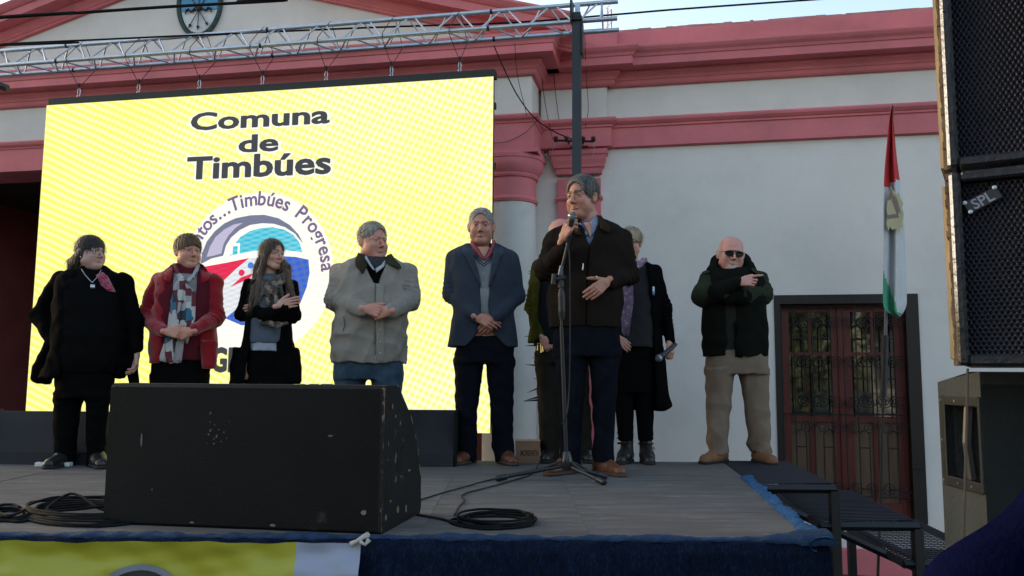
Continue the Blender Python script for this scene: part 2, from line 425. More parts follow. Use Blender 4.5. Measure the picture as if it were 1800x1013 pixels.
# ------------------------------------------------------------------ door
WOOD = mat('red_brown_wood', (0.115, 0.018, 0.014), 0.45, 0.35, 6, 0.3, 40, stretch=(6, 6, 0.6))
WOODD = mat('dark_door_frame', (0.010, 0.005, 0.0045), 0.5, 0.3, 6, stretch=(6, 6, 0.6))
TAN = mat('tan_pane_reflection', (0.13, 0.075, 0.045), 0.5, 0.3, 4, 0.2, 30, stretch=(5, 5, 0.7))  # tan reflection in the lower panes, painted in as a board colour
GLASS = bpy.data.materials.new('door_glass'); GLASS.use_nodes = True
_b = GLASS.node_tree.nodes['Principled BSDF']; _b.inputs['Base Color'].default_value = (0.008, 0.008, 0.008, 1); _b.inputs['Roughness'].default_value = 0.03; _b.inputs['Specular IOR Level'].default_value = 1.0
DR = bpy.data.objects.new('door', None); COL.objects.link(DR); DR.parent = TH_; DR.location = Vector(F((DX0 + DX1) / 2, 0.1, DZ0)) - wloc(TH_)
m_ = MB(); m_.fbox(DX0, DX0 + 0.055, 0.0 - 0.01, 0.3, DZ0, DZ1); m_.fbox(DX1 - 0.11, DX1, -0.01, 0.3, DZ0, DZ1); m_.fbox(DX0 + 0.055, DX1 - 0.11, -0.01, 0.3, DZ1 - 0.085, DZ1)
m_.fbox(DX0, DX1, 0.02, 0.3, DZ0 - 0.03, DZ0)
m_.build('door_frame', WOODD, DR)
L0, L1 = DX0 + 0.055, DX1 - 0.11
mid = (L0 + L1) / 2
lv = MB()
for (a, b) in ((L0, mid - 0.004), (mid + 0.004, L1)):
    ZT = DZ1 - 0.087
    m_ = MB(); sw_ = 0.085
    m_.fbox(a, a + sw_, 0.10, 0.15, DZ0, ZT); m_.fbox(b - sw_, b, 0.10, 0.15, DZ0, ZT)
    m_.fbox(a + sw_, b - sw_, 0.10, 0.15, ZT - 0.07, ZT); m_.fbox(a + sw_, b - sw_, 0.10, 0.15, DZ0, DZ0 + 0.16)
    z1, z2, z3 = 1.98, 1.37, 0.95
    m_.fbox(a + sw_, b - sw_, 0.10, 0.15, z2 - 0.03, z2 + 0.03); m_.fbox(a + sw_, b - sw_, 0.105, 0.145, z1 - 0.015, z1 + 0.015)
    c_ = (a + b) / 2
    m_.fbox(c_ - 0.013, c_ + 0.013, 0.105, 0.145, z1 + 0.015, ZT - 0.07)
    m_.fbox(c_ - 0.022, c_ + 0.022, 0.105, 0.145, DZ0 + 0.16, z2 - 0.03)
    m_.build('door_leaf', WOOD, DR)
    for (xa, xb, za, zb) in ((a + sw_, c_ - 0.013, z1 + 0.015, ZT - 0.07), (c_ + 0.013, b - sw_, z1 + 0.015, ZT - 0.07), (a + sw_, b - sw_, z2 + 0.03, z1 - 0.015)):
        q = MB(); q.fbox(xa, xb, 0.122, 0.128, za, zb); q.build('pane', GLASS, DR)
    for (xa, xb) in ((a + sw_, c_ - 0.022), (c_ + 0.022, b - sw_)):
        q = MB(); q.fbox(xa, xb, 0.122, 0.135, DZ0 + 0.16, z2 - 0.03); q.build('reflection_panel', TAN, DR)
m_ = MB(); m_.fbox(mid - 0.03, mid + 0.03, 0.085, 0.10, DZ0, DZ1 - 0.09); m_.build('cover_strip', WOOD, DR)
m_ = MB(); m_.fbox(L0, L1, 0.2, 0.25, DZ0, DZ1); m_.build('door_back', mat('door_darkness', (0.01, 0.01, 0.01), 0.9), DR)
# iron grille over the door
IRON = mat('wrought_iron', (0.007, 0.006, 0.006), 0.6, 0.2, 30)
GR = bpy.data.objects.new('door_grille', None); COL.objects.link(GR); GR.parent = TH_; GR.location = Vector(F(mid, 0, DZ0)) - wloc(TH_)
ou = MB(); ou.lathe((0, 0, 0), [(0.0065, 0), (0.0065, 1)], 6); _t = ou.build('bar_shape', IRON); bar_me = _t.data; bpy.data.objects.remove(_t)
GO = 0.035
zl, zt_ = DZ0 + 0.22, DZ1 - 0.11
for za in (zl, 1.42, zt_): inst(bar_me, 'grille_bar', GR, F(L0 + 0.01, GO, za), F(L1 - 0.01, GO, za))
W_ = L1 - L0
def curve(fn, n, r=0.0055):
    q = MB(); q.tube([fn(i / n) for i in range(n + 1)], r, 6); q.build('grille_scroll', IRON, GR)
for half in (0, 1):
    a = L0 + half * W_ / 2; ww = W_ / 2
    for k in (0.0, 0.2, 0.36, 0.5, 0.64, 0.8):
        x_ = a + ww * k + 0.01
        if k in (0.36, 0.64):
            inst(bar_me, 'grille_bar', GR, F(x_, GO, zl), F(x_, GO, 1.22)); inst(bar_me, 'grille_bar', GR, F(x_, GO, 1.62), F(x_, GO, 2.2))
        else: inst(bar_me, 'grille_bar', GR, F(x_, GO, zl if k else DZ0 + 0.02), F(x_, GO, zt_))
    for (xc, w2) in ((a + ww * 0.28, ww * 0.08), (a + ww * 0.72, ww * 0.08)):
        for zc in (1.22, 2.2):
            curve(lambda t, xc=xc, w2=w2, zc=zc: F(xc + 0.01 + w2 * math.cos(math.pi * t), GO, zc + w2 * 1.3 * math.sin(math.pi * t)), 12)
    for zc, sg in ((1.30, 1), (1.54, -1), (2.27, 1), (zl + 0.08, -1), (1.9, 1)):
        for s in (-1, 1):
            for xc in (a + ww * 0.5, a + ww * 0.99):
                if xc > L1 - 0.05 and s > 0: continue
                def sp(t, xc=xc, s=s, zc=zc, sg=sg):
                    rr = 0.062 * (1 - 0.75 * t); an = t * 3.6 * math.pi
                    return F(xc + 0.01 + s * (0.07 - rr * math.cos(an)), GO - 0.012, zc + sg * rr * math.sin(an))
                curve(sp, 26, 0.0048)
    for zc in (0.75, 1.12, 1.75, 2.12):
        for k in (0.28, 0.72): inst(bar_me, 'grille_collar', GR, F(a + ww * (k - 0.08) + 0.01, GO - 0.008, zc), F(a + ww * (k + 0.08) + 0.01, GO - 0.008, zc))
m_ = MB(); m_.fbox(DX1 - 0.12, DX1 - 0.02, -0.04, 0.0, 0.95, 0.985); m_.build('grille_hinge', IRON, GR)

# ------------------------------------------------------------------ insulator bracket and wires on the wall
BR = thing('insulator_bracket', 'old black iron bracket with porcelain insulators on the pink band above the pilaster', 'bracket', F(0.72, -0.06, 4.02))
def fp(px, py, off): x, z = fac(px, py, off); return F(x, off, z)
m_ = MB(); m_.tube([fp(974, 247, -0.22), fp(1043, 249, -0.22)], 0.011, 6); m_.tube([fp(1003, 258, -0.2), fp(1034, 258, -0.2)], 0.009, 6)
m_.tube([fp(1000, 250, -0.22), fp(1000, 252, -0.1)], 0.01, 6); m_.tube([fp(1025, 250, -0.22), fp(1025, 252, -0.1)], 0.01, 6); m_.build('cross_arm', BLACKM, BR)
for px in (977, 996, 1025, 1043):
    p = fp(px, 247, -0.22)
    q = MB(); q.lathe(p, [(0.008, -0.02), (0.02, -0.01), (0.026, 0.005), (0.014, 0.012), (0.024, 0.02), (0.024, 0.032), (0.01, 0.042)], 10); q.build('insulator', mat('brown_porcelain', (0.03, 0.018, 0.015), 0.3), BR)
q = MB(); q.lathe(fp(952, 252, -0.05), [(0.012, -0.03), (0.024, -0.01), (0.02, 0.01), (0.012, 0.02)], 10); q.build('insulator', mat('white_porcelain', (0.4, 0.4, 0.42), 0.3), BR)
def wire(name, pts, r, m, label=None, cat='wire', parent=None, n=5):
    P = [np.array(p, float) for p in pts]; out = []
    for i in range(len(P) - 1):
        p0 = P[max(i - 1, 0)]; p1 = P[i]; p2 = P[i + 1]; p3 = P[min(i + 2, len(P) - 1)]
        for k in range(8):
            t = k / 8
            out.append(0.5 * ((2 * p1) + (-p0 + p2) * t + (2 * p0 - 5 * p1 + 4 * p2 - p3) * t * t + (-p0 + 3 * p1 - 3 * p2 + p3) * t ** 3))
    out.append(P[-1])
    q = MB(); q.tube(out, r, n); o = q.build(name, m, parent, org=(None if parent is not None else tuple(P[0])), smooth=True)
    if label: tag(o, label, cat)
    return o
wire('loose_wire', [fp(1043, 250, -0.22), fp(1044, 262, -0.2), fp(1042, 278, -0.18)], 0.004, mat('pale_wire', (0.35, 0.3, 0.28), 0.6), parent=BR)
wire('loose_wire', [fp(977, 250, -0.22), fp(971, 264, -0.2), fp(962, 274, -0.1), fp(948, 272, -0.1)], 0.004, mat('pale_wire', (0.35, 0.3, 0.28), 0.6), parent=BR)
wire('wall_cable', [fp(868, 80, -0.85), fp(890, 130, -0.8), fp(912, 172, -0.7), fp(940, 208, -0.6), fp(975, 232, -0.3), fp(1012, 247, -0.2)], 0.006, CABLE, 'thick dark cable sagging from the truss down to the iron bracket on the wall', 'cable')
wire('wall_wire', [fp(905, 75, -0.8), fp(909, 130, -0.7), fp(926, 203, -0.62)], 0.003, CABLE, 'thin dark wire hanging on the corner of the portico frieze', 'wire')
wire('wall_wire', [fp(945, 60, -0.5), fp(955, 160, -0.2), fp(966, 222, -0.15), fp(972, 246, -0.2)], 0.003, CABLE, 'thin vertical wire left of the two beside the dark post, ending at the bracket', 'wire')
wire('wall_wire', [fp(969, 70, -0.4), fp(976, 160, -0.1), fp(984, 220, -0.12)], 0.003, CABLE, 'thin vertical wire nearest the left side of the dark post', 'wire')
wire('wall_wire', [fp(1028, 60, -0.5), fp(1030, 130, -0.2), fp(1034, 190, -0.1), fp(1029, 222, -0.15)], 0.003, CABLE, 'thin dark wire running just right of the dark post', 'wire')
wire('wall_wire', [fp(868, 252, -0.56), fp(895, 248, -0.56), fp(925, 232, -0.56), fp(944, 212, -0.56)], 0.004, mat('painted_over_wire', (0.12, 0.05, 0.05), 0.7), 'painted over wire curving across the pink architrave beside the screen', 'wire')
wire('wall_wire', [fp(1068, 216, -0.06), fp(1062, 238, -0.05), fp(1045, 245, -0.1)], 0.003, mat('pale_wire2', (0.3, 0.2, 0.2), 0.7), 'short pale wire right of the bracket on the pink band', 'wire')
# power lines over the front
wire('power_line', [at(-2600, 190, 5.0), at(-60, 35, 5.2), at(0, 30, 5.2), at(120, 24, 5.25), at(300, 12, 5.35), at(500, 1, 5.45), at(700, -14, 5.5), at(3200, -150, 6.5)], 0.011, CABLE, 'thick twisted power line crossing the coat of arms at the top left', 'power line')
wire('power_line', [at(-2600, 160, 7.0), at(-60, 82, 7.0), at(0, 78, 7.0), at(150, 71, 7.0), at(620, 50, 6.95), at(900, 40, 6.9), at(1080, 26, 6.9), at(1200, 16, 6.85), at(1440, -1, 6.8), at(1600, -12, 6.8), at(3600, -130, 6.8)], 0.009, CABLE, 'long power line passing behind the truss and out to the right across the sky', 'power line')
# far mast
MS = thing('lattice_mast', 'thin red and white lattice mast far behind the roof', 'mast', (4.3, 60, 0))
for k in range(3):
    a = k * 2.094; q = MB(); q.tube([(4.3 * 1 + 2.9 + 0.25 * math.cos(a), 60 + 0.25 * math.sin(a), 0), (4.3 + 2.9 + 0.2 * math.cos(a), 60 + 0.2 * math.sin(a), 29.5)], 0.04, 4); q.build('mast_leg', mat('mast_red', (0.5, 0.1, 0.08), 0.6), MS)
for k in range(30):
    q = MB(); q.tube([(7.2 - 0.22, 60, 15 + k * 0.5), (7.2 + 0.22, 60, 15.5 + k * 0.5)], 0.025, 4); q.build('mast_brace', mat('mast_white', (0.6, 0.3, 0.3), 0.6), MS)

# ------------------------------------------------------------------ LED screen
SO = -1.75
S0, S1, SZ0, SZ1 = -4.013, 0.18, 1.305, 4.188
SC = thing('led_screen', 'large LED video wall showing yellow Comuna de Timbúes slide, hung behind the people', 'video screen', F(S0 / 2 + S1 / 2, SO, SZ0))
YM = emis('led_yellow', (1.0, 0.93, 0.035), 1.08, moire=(-24, 5.2, 62, 6.5, (1.0, 0.99, 0.68)))
def splane(name, poly, m, off, parent=SC):        # flat lit shape on the face of the screen: poly in (x, z) of the facade frame
    return mesh_obj(name, [F(x, SO - off, z) for x, z in poly], [tuple(range(len(poly)))], m, parent)
pw = (S1 - S0) / 8; ph = (SZ1 - SZ0) / 3
cb = MB(); cb.fbox(S0 + 0.01, S1 - 0.01, SO + 0.012, SO + 0.09, SZ0 + 0.01, SZ1 - 0.01); cb.build('cabinet', BLACKM, SC)
cb = MB(); cb.fbox(S0 + 0.02, S1 + 0.008, SO - 0.004, SO + 0.10, SZ1 + 0.003, SZ1 + 0.062); cb.build('hanging_bar', mat('dark_bar', (0.02, 0.022, 0.02), 0.6), SC)
for k in range(6):
    z_ = SZ0 + 0.12 + k * 0.5
    cb = MB(); cb.fbox(S1 + 0.001, S1 + 0.014, SO + 0.02, SO + 0.06, z_, z_ + 0.05); cb.build('edge_clip', BLACKM, SC)
full = splane('display', [(S0, SZ0), (S1, SZ0), (S1, SZ1), (S0, SZ1)], YM, 0.0)
# move the display's origin to the screen centre so the bands fade across it
def spx(px, py): return fac(px, py, SO)
DGREY = emis('led_text_grey', (0.052, 0.055, 0.06), 1.0)
LWHITE = emis('led_white', (0.95, 0.95, 0.93), 1.12, moire=(10, 7.0, -20, 6.0, (0.9, 0.93, 0.75)))
LBLUEV = emis('led_text_violet', (0.10, 0.10, 0.30), 1.0, moire=(25, 12, -20, 9, (0.28, 0.16, 0.22)))
LGREY = emis('led_grey', (0.21, 0.18, 0.19), 1.0, moire=(25, 8, -20, 7, (0.16, 0.22, 0.42)))
LGREY2 = emis('led_pale', (0.62, 0.52, 0.56), 1.0, moire=(28, 8, -20, 7, (0.45, 0.5, 0.85)))
LCY = emis('led_cyan', (0.0, 0.48, 0.70), 1.0, moire=(15, 8, -20, 7, (0.25, 0.72, 0.80)))
LRED = emis('led_red', (0.75, 0.012, 0.05), 1.0, moire=(15, 8, -20, 7, (0.85, 0.03, 0.12)))
LBL = emis('led_blue', (0.01, 0.11, 0.80), 1.0, moire=(12, 6, -70, 5, (0.10, 0.17, 0.45)))
LSKY = emis('led_silver', (0.62, 0.72, 0.86), 1.0, moire=(18, 8, -20, 7, (0.95, 0.9, 0.85)))
def text_mesh(body, bold=0.0, shear=0.0):
    cu = bpy.data.curves.new('t', 'FONT'); cu.body = body; cu.size = 1.0; cu.offset = bold; cu.shear = shear; cu.resolution_u = 3
    o = bpy.data.objects.new('t', cu); COL.objects.link(o)
    bpy.context.view_layer.update()
    me = bpy.data.meshes.new_from_object(o.evaluated_get(bpy.context.evaluated_depsgraph_get()))
    V = np.array([v.co[:] for v in me.vertices]); Fs = [tuple(p.vertices) for p in me.polygons]
    bpy.data.objects.remove(o); bpy.data.curves.remove(cu)
    return V, Fs
def text_on_screen(body, x0, x1, zb, zh, off, m, bold=0.02, name='lettering', parent=SC):   # zh = height of the tallest glyph
    V, Fs = text_mesh(body, 0.012)
    mn = V.min(0); mx = V.max(0); VV = []; FF = []; n = len(V)
    r_ = max(bold - 0.012, 0.001)
    for k in range(13):          # heavier strokes: the outline smeared round a small circle
        dx, dz = (0, 0) if k == 12 else (r_ * math.cos(k * 0.5236), r_ * math.sin(k * 0.5236))
        X = x0 + (V[:, 0] - mn[0] + dx) / (mx[0] - mn[0]) * (x1 - x0); Z = zb + (V[:, 1] + dz) * (zh / mx[1])
        VV += [F(x, SO - off - k * 0.00008, z) for x, z in zip(X, Z)]; FF += [tuple(i + k * n for i in f) for f in Fs]
    return mesh_obj(name, VV, FF, m, parent)
for body, (xa, ya), (xb, yb), cap in (('Comuna', (337, 229), (579, 217), 0.160), ('de', (421, 268), (489, 265), 0.155), ('Timbúes', (330, 315), (581, 305), 0.20)):
    a = spx(xa, ya); b = spx(xb, yb)
    zz = (a[1] + b[1]) / 2
    text_on_screen(body, a[0] - 0.012, b[0] + 0.012, zz - 0.006, cap * 0.99, 0.006, LWHITE, 0.056, 'lettering_halo')
    text_on_screen(body, a[0], b[0], zz, cap * 0.95, 0.010, DGREY, 0.032)
# emblem
def P_(pts): return [spx(*p) for p in pts]
ecx, ecz = spx(450, 483)
er = (spx(548, 480)[0] - spx(352, 480)[0]) / 2
def arc(r, a0, a1, n=24, cx=None, cz=None, sx=1.0):
    cx = ecx if cx is None else cx; cz = ecz if cz is None else cz
    return [(cx + sx * r * math.cos(math.radians(a0 + (a1 - a0) * k / n)), cz + r * math.sin(math.radians(a0 + (a1 - a0) * k / n))) for k in range(n + 1)]
splane('emblem_ground', arc(er * 1.36, 0, 355, 72, cz=ecz + er * 0.02), LWHITE, 0.004)
def ring(r0, r1, a0, a1, m, off, name, c0=(0, 0), c1=(0, 0), n=28):
    A_ = arc(r0, a0, a1, n, ecx + c0[0], ecz + c0[1]); B_ = arc(r1, a0, a1, n, ecx + c1[0], ecz + c1[1])
    V = [F(x, SO - off, z) for x, z in A_ + B_]; k = n + 1
    return mesh_obj(name, V, [(i, i + 1, k + i + 1, k + i) for i in range(n)], m, SC)
splane('emblem_grey_arc', P_([(353, 464), (356, 445), (364, 425), (378, 407), (395, 393), (415, 384), (440, 379), (465, 378), (490, 384), (510, 396), (525, 412), (534, 429), (516, 409), (500, 400), (480, 394), (460, 393), (440, 396), (422, 405), (407, 418), (398, 432), (393, 450), (372, 455), (357, 463)]), LGREY, 0.006)
splane('emblem_pale_arc', P_([(364, 452), (370, 434), (380, 417), (395, 404), (412, 395), (428, 392), (415, 401), (402, 415), (394, 429), (390, 446), (376, 450)]), LGREY2, 0.008)
splane('emblem_white_arc', P_([(396, 458), (400, 437), (409, 422), (424, 407), (442, 397), (462, 393), (482, 394), (502, 400), (520, 412), (533, 430), (540, 452), (500, 450), (440, 452)]), LWHITE, 0.009)
splane('emblem_sky', P_([(405, 450), (412, 432), (424, 417), (440, 407), (458, 402), (480, 400), (500, 404), (516, 413), (527, 426), (533, 444), (500, 440), (470, 438), (440, 443)]), LCY, 0.012)
splane('emblem_red', P_([(356, 470), (400, 462), (439, 454), (415, 474), (391, 497), (366, 520), (352, 500)]), LRED, 0.0085)
splane('emblem_silver', P_([(438, 454), (500, 450), (545, 456), (520, 480), (470, 520), (430, 550), (400, 560), (383, 535), (374, 515), (390, 498)]), LSKY, 0.007)
splane('emblem_blue', P_([(497, 451), (520, 452), (543, 457), (545, 480), (540, 505), (530, 530), (515, 548), (495, 560), (480, 540), (485, 500), (490, 470)]), LBL, 0.009)
splane('emblem_blue', P_([(397, 560), (415, 545), (440, 520), (460, 510), (470, 530), (470, 560), (450, 572), (425, 572)]), LBL, 0.009)
splane('emblem_red', P_([(406, 505), (425, 488), (447, 480), (440, 490)]), LRED, 0.010)
for (px, py, r, m) in ((426, 480, 0.028, LRED), (442, 467, 0.028, emis('led_dot_blue', (0.05, 0.25, 0.7), 1.0))):
    x_, z_ = spx(px, py); splane('emblem_dot', arc(r, 0, 345, 23, x_, z_), m, 0.012)
gx, gz = spx(416, 448); 
for (xa, xb, za, zb) in ((-.05, -.03, 0, .092), (.015, .035, 0, .10), (-.03, .015, .072, .098)):
    splane('emblem_gate', [(gx + xa, gz + za), (gx + xb, gz + za), (gx + xb, gz + zb), (gx + xa, gz + zb)], LWHITE, 0.014)
# arched motto, letter by letter
motto = 'Juntos...Timbúes Progresa'
glyph_w = {'J': .75, 'u': 1.05, 'n': 1.05, 't': .75, 'o': 1.0, 's': .85, '.': .62, 'T': 1.15, 'i': .6, 'm': 1.5, 'b': 1.05, 'ú': 1.05, 'e': .95, ' ': .9, 'P': 1.25, 'r': .85, 'g': 1.0, 'a': .95}
tot = sum(glyph_w[c] for c in motto)
R_ = er * 1.16
a_t, a_e = 104.0, -13.0          # 'T' of Timbues ... last letter
iT = motto.index('T')
w_after = sum(glyph_w[c] for c in motto[iT:])
a_e = 1.0
deg_per = (114 - a_e) / w_after
ang = 114 + sum(glyph_w[c] for c in motto[:iT]) * deg_per
for c in motto:
    wdt = glyph_w[c]; am = ang - wdt * deg_per / 2; ang -= wdt * deg_per
    if c == ' ': continue
    V, Fs = text_mesh(c, 0.02)
    mn = V[:, 0].min(); mxx = V[:, 0].max(); V[:, 0] -= (mn + mxx) / 2
    sc_ = er * 0.40
    t = math.radians(am); ux, uz = math.sin(t), -math.cos(t)
    pts = []
    for v in V:
        lx, ly = v[0] * sc_ * 0.8, v[1] * sc_ * 0.85
        pts.append(F(ecx + (R_ + ly) * math.cos(t) + lx * ux, SO - 0.012, ecz + (R_ + ly) * math.sin(t) + lx * uz))
    mesh_obj('motto_letter', pts, Fs, LBLUEV, SC)
a = spx(373, 652); text_on_screen('GE', a[0], a[0] + 0.24, a[1], 0.19, 0.008, DGREY, 0.05)
for (pa, pb) in ((371, 387), (389, 405), (529, 536), (544, 561), (565, 586)):
    a = spx(pa, 700); b = spx(pb, 676); text_on_screen('O' if pa < 400 else ('I' if pa == 529 else 'T'), a[0], b[0], a[1], b[1] - a[1], 0.008, DGREY, 0.04)

# ------------------------------------------------------------------ truss
TO = SO
tz = fac(600, 77, TO - 0.11)[1]
tu = []
for (px, py) in ((0, 117), (1083, 31)):
    tu.append(fac(px, py, TO - 0.11))
sl_ = 0.0
zB = (tu[0][1] + tu[1][1]) / 2
TX0, TX1 = -7.5, fac(1085, 31, TO - 0.11)[0]
TR = thing('truss', 'triangular aluminium truss spanning above the LED screen', 'truss', F(TX1, TO, zB))
ch = {'B': (-0.11, zB), 'C': (0.11, zB), 'A': (0.0, zB + 0.19)}
ALU = mat('aluminium_truss', (0.50, 0.54, 0.60), 0.34, 0.12, 20, 0.15, 60, metal=0.85, col2=(0.25, 0.27, 0.3), c2scale=6, c2lo=0.6, c2hi=0.75)
for k, (o, z) in ch.items():
    q = MB(); q.tube([F(TX0, TO + o, z), F(TX1, TO + o, z)], 0.0185, 12); smooth_by_angle(q.build('chord', ALU, TR))
    q = MB()
    for xj in (TX1 - 1.05, TX1 - 3.05, TX1 - 5.05):
        q = MB(); q.tube([F(xj, TO + o, z), F(xj + 0.02, TO + o, z)], 0.0205, 12); q.build('joint_sleeve', BLACKM, TR)
q = MB(); q.lathe((0, 0, 0), [(0.0075, 0), (0.0075, 1)], 8); _t = smooth_by_angle(q.build('brace_shape', ALU)); br_me = _t.data; bpy.data.objects.remove(_t)
for (u, v, ph_) in (('A', 'B', 0), ('B', 'C', 0.1), ('A', 'C', 0.06)):
    x = TX1 - 0.16 - ph_; side = 0
    while x > -6.3:
        p0 = ch[u if side == 0 else v]; p1 = ch[v if side == 0 else u]
        inst(br_me, 'brace', TR, F(x, TO + p0[0], p0[1]), F(x - 0.15, TO + p1[0], p1[1]))
        x -= 0.15 + (0.06 if side else 0.04); side ^= 1
inst(br_me, 'brace', TR, F(TX1 - 0.13, TO, zB + 0.19), F(TX1 - 0.13, TO - 0.11, zB)); inst(br_me, 'brace', TR, F(TX1 - 0.13, TO, zB + 0.19), F(TX1 - 0.13, TO + 0.11, zB))
# slings and carabiners
names = ['leftmost', 'second from left', 'third from left', 'middle one', 'third from right', 'second from right', 'rightmost']
for i, (px, py) in enumerate(((138, 172), (243, 163), (350, 156), (461, 150), (573, 142), (688, 135), (808, 127))):
    x, z = fac(px, py, TO)
    T_ = thing('sling', 'black cord sling with a silver carabiner holding the screen, %s of seven' % names[i], 'sling', F(x, TO, z), group='slings holding the LED screen')
    z0 = SZ1 + 0.065
    cbn = MB(); pts = []
    for k in range(14):
        t = 2 * math.pi * k / 14; pts.append(F(x + 0.010 * math.cos(t), TO + 0.006 * math.cos(t), z0 + 0.045 + 0.034 * math.sin(t)))
    cbn.tube(pts, 0.0034, 6, close=True); pts = [F(x + 0.012 * math.cos(2 * math.pi * k / 10), TO, z0 + 0.004 + 0.012 * math.sin(2 * math.pi * k / 10)) for k in range(10)]
    cbn.tube(pts, 0.004, 6, close=True); cbn.build('carabiner', STEEL, T_)
    cd = MB(); top = z0 + 0.085; jx = rnd.uniform(-0.03, 0.03)
    cd.tube([F(x, TO, top), F(x - 0.035 + jx, TO - 0.13, zB - 0.025), F(x - 0.03 + jx, TO - 0.135, zB + 0.02), F(x + jx, TO - 0.06, zB + 0.14), F(x + 0.02 + jx, TO, zB + 0.215)], 0.0032, 5)
    cd.tube([F(x, TO, top), F(x + 0.05 + jx, TO + 0.13, zB - 0.02), F(x + 0.05 + jx, TO + 0.133, zB + 0.02), F(x + 0.03 + jx, TO + 0.04, zB + 0.17), F(x + 0.02 + jx, TO, zB + 0.215)], 0.0032, 5)
    cd.tube([F(x, TO, top - 0.01), F(x, TO, top + 0.04)], 0.007, 5)
    cd.build('cord', CORD, T_)
# support post
px_, pz_ = fac(1014, 60, TO - 0.2)
PT = thing('support_post', 'dark slate steel post carrying the right end of the truss', 'post', F(px_, TO - 0.2, 0))
q = MB(); q.fbox(px_ - 0.033, px_ + 0.033, TO - 0.24, TO - 0.17, 0, zB + 0.02); q.build('post', POSTM, PT)
q = MB(); q.fbox(px_ - 0.055, px_ + 0.04, TO - 0.245, TO - 0.165, 0, 3.05); q.build('lower_sleeve', POSTM, PT)
q = MB(); q.fbox(px_ - 0.04, px_ + 0.045, TO - 0.26, TO - 0.15, zB - 0.05, zB - 0.02); q.fbox(px_ - 0.045, px_ - 0.03, TO - 0.28, TO - 0.14, zB - 0.06, zB + 0.12); q.fbox(px_ + 0.04, px_ + 0.05, TO - 0.26, TO - 0.16, zB - 0.32, zB - 0.06)
q.build('clamp', BLACKM, PT)
q = MB(); q.fbox(px_ - 0.02, px_ + 0.02, TO - 0.15, TO - 0.14, zB + 0.05, zB + 0.14); q.build('clamp_plate', STEEL, PT)
q = MB(); q.fbox(px_ - 0.25, px_ + 0.25, TO - 0.45, TO + 0.05, 0, 0.02); q.build('base_plate', POSTM, PT)
# dark bracket poking in at the left edge
q = MB(); q.tube([at(-60, 128, 6.6), at(14, 156, 6.6)], 0.03, 4); tag(q.build('support_post', BLACKM, org=tuple(at(-60, 128, 6.6))), 'dark square bar end poking in at the left edge under the truss', 'bar')

# ------------------------------------------------------------------ stage
SZ = 1.16
DECK = mat('stage_paint', (0.118, 0.109, 0.102), 0.85, 0.3, 2.5, 0.3, 40, col2=(0.24, 0.23, 0.22), c2scale=7.0, c2lo=0.56, c2hi=0.72, stretch=(0.7, 4.0, 1), spec=0.12)
DECK2 = mat('stage_paint_worn', (0.132, 0.122, 0.113), 0.85, 0.3, 3.0, 0.3, 40, col2=(0.25, 0.24, 0.23), c2scale=8.0, c2lo=0.58, c2hi=0.72, stretch=(0.6, 4.5, 1), spec=0.12)
ST = thing('stage', 'grey painted plywood stage floor with scuffs and sheet joints', 'stage', (-1.5, 4.4, 0))
YR = [3.05, 4.93, 5.88]
def xr(y): return 1.10 + (y - 3.05) * 0.145
k_ = 0
for (ya, yb) in zip(YR[:-1], YR[1:]):
    xs = [-5.2, -4.0, -2.78, -1.56, -0.34 if ya < 4 else -0.9, 0.3, None]
    for i in range(len(xs) - 1):
        xa = xs[i]; xb = xs[i + 1]
        g_ = 0.0003
        if xb is None: poly = [(xa + g_, ya + .004), (xr(ya), ya + .004), (xr(yb), yb - .003), (xa + g_, yb - .003)]
        else: poly = [(xa + g_, ya + .004), (xb - g_, ya + .004), (xb - g_, yb - .003), (xa + g_, yb - .003)]
        dz = [0, 0.0015, -0.001, 0.001][k_ % 4]
        q = MB(); q.prism([(x, y, SZ - 0.02) for x, y in poly], (0, 0, 0.02 + dz)); q.build('deck_panel', DECK if k_ % 3 else DECK2, ST, org=(poly[0][0], poly[0][1], SZ)); k_ += 1
q = MB()
for y in (3.12, 3.9, 4.9, 5.8):
    q.box((-2.0, y, SZ - 0.075), (3.1 if y < 4 else 3.2, 0.025, 0.05))
for x in (-5.1, -3.6, -2.1, -0.6, 0.9):
    q.box((x, 4.45, SZ - 0.13), (0.02, 1.35, 0.004))
    for y in (3.15, 4.5, 5.8): q.box((x, y, 0.51), (0.025, 0.025, 0.51))
q.build('stage_frame', BLACKM, ST)
# blue shade net round the front and right edge
NETT = mat('blue_shade_net', (0.010, 0.060, 0.15), 0.8, 0.45, 26, 0.6, 160, stretch=(1, 1, 0.35), col2=(0.015, 0.10, 0.23), c2scale=60, c2lo=0.5, c2hi=0.6)
NETD = mat('navy_stage_skirt', (0.0028, 0.007, 0.020), 0.85, spec=0.1, var=0.4, nscale=30, bump=0.8, bscale=120, stretch=(1.4, 1.4, 0.5), col2=(0.005, 0.015, 0.042), c2scale=90, c2lo=0.5, c2hi=0.6)
def grid_surf(fn, nu, nv):
    V = [fn(i / nu, j / nv) for i in range(nu + 1) for j in range(nv + 1)]
    Fs = [(i * (nv + 1) + j, (i + 1) * (nv + 1) + j, (i + 1) * (nv + 1) + j + 1, i * (nv + 1) + j + 1) for i in range(nu) for j in range(nv)]
    return V, Fs
def wob(x, s=0.0): return math.sin(x * 7.1 + s) * 0.5 + math.sin(x * 17.3 + 2 * s + 1) * 0.3 + math.sin(x * 41.7 + s * 3) * 0.2
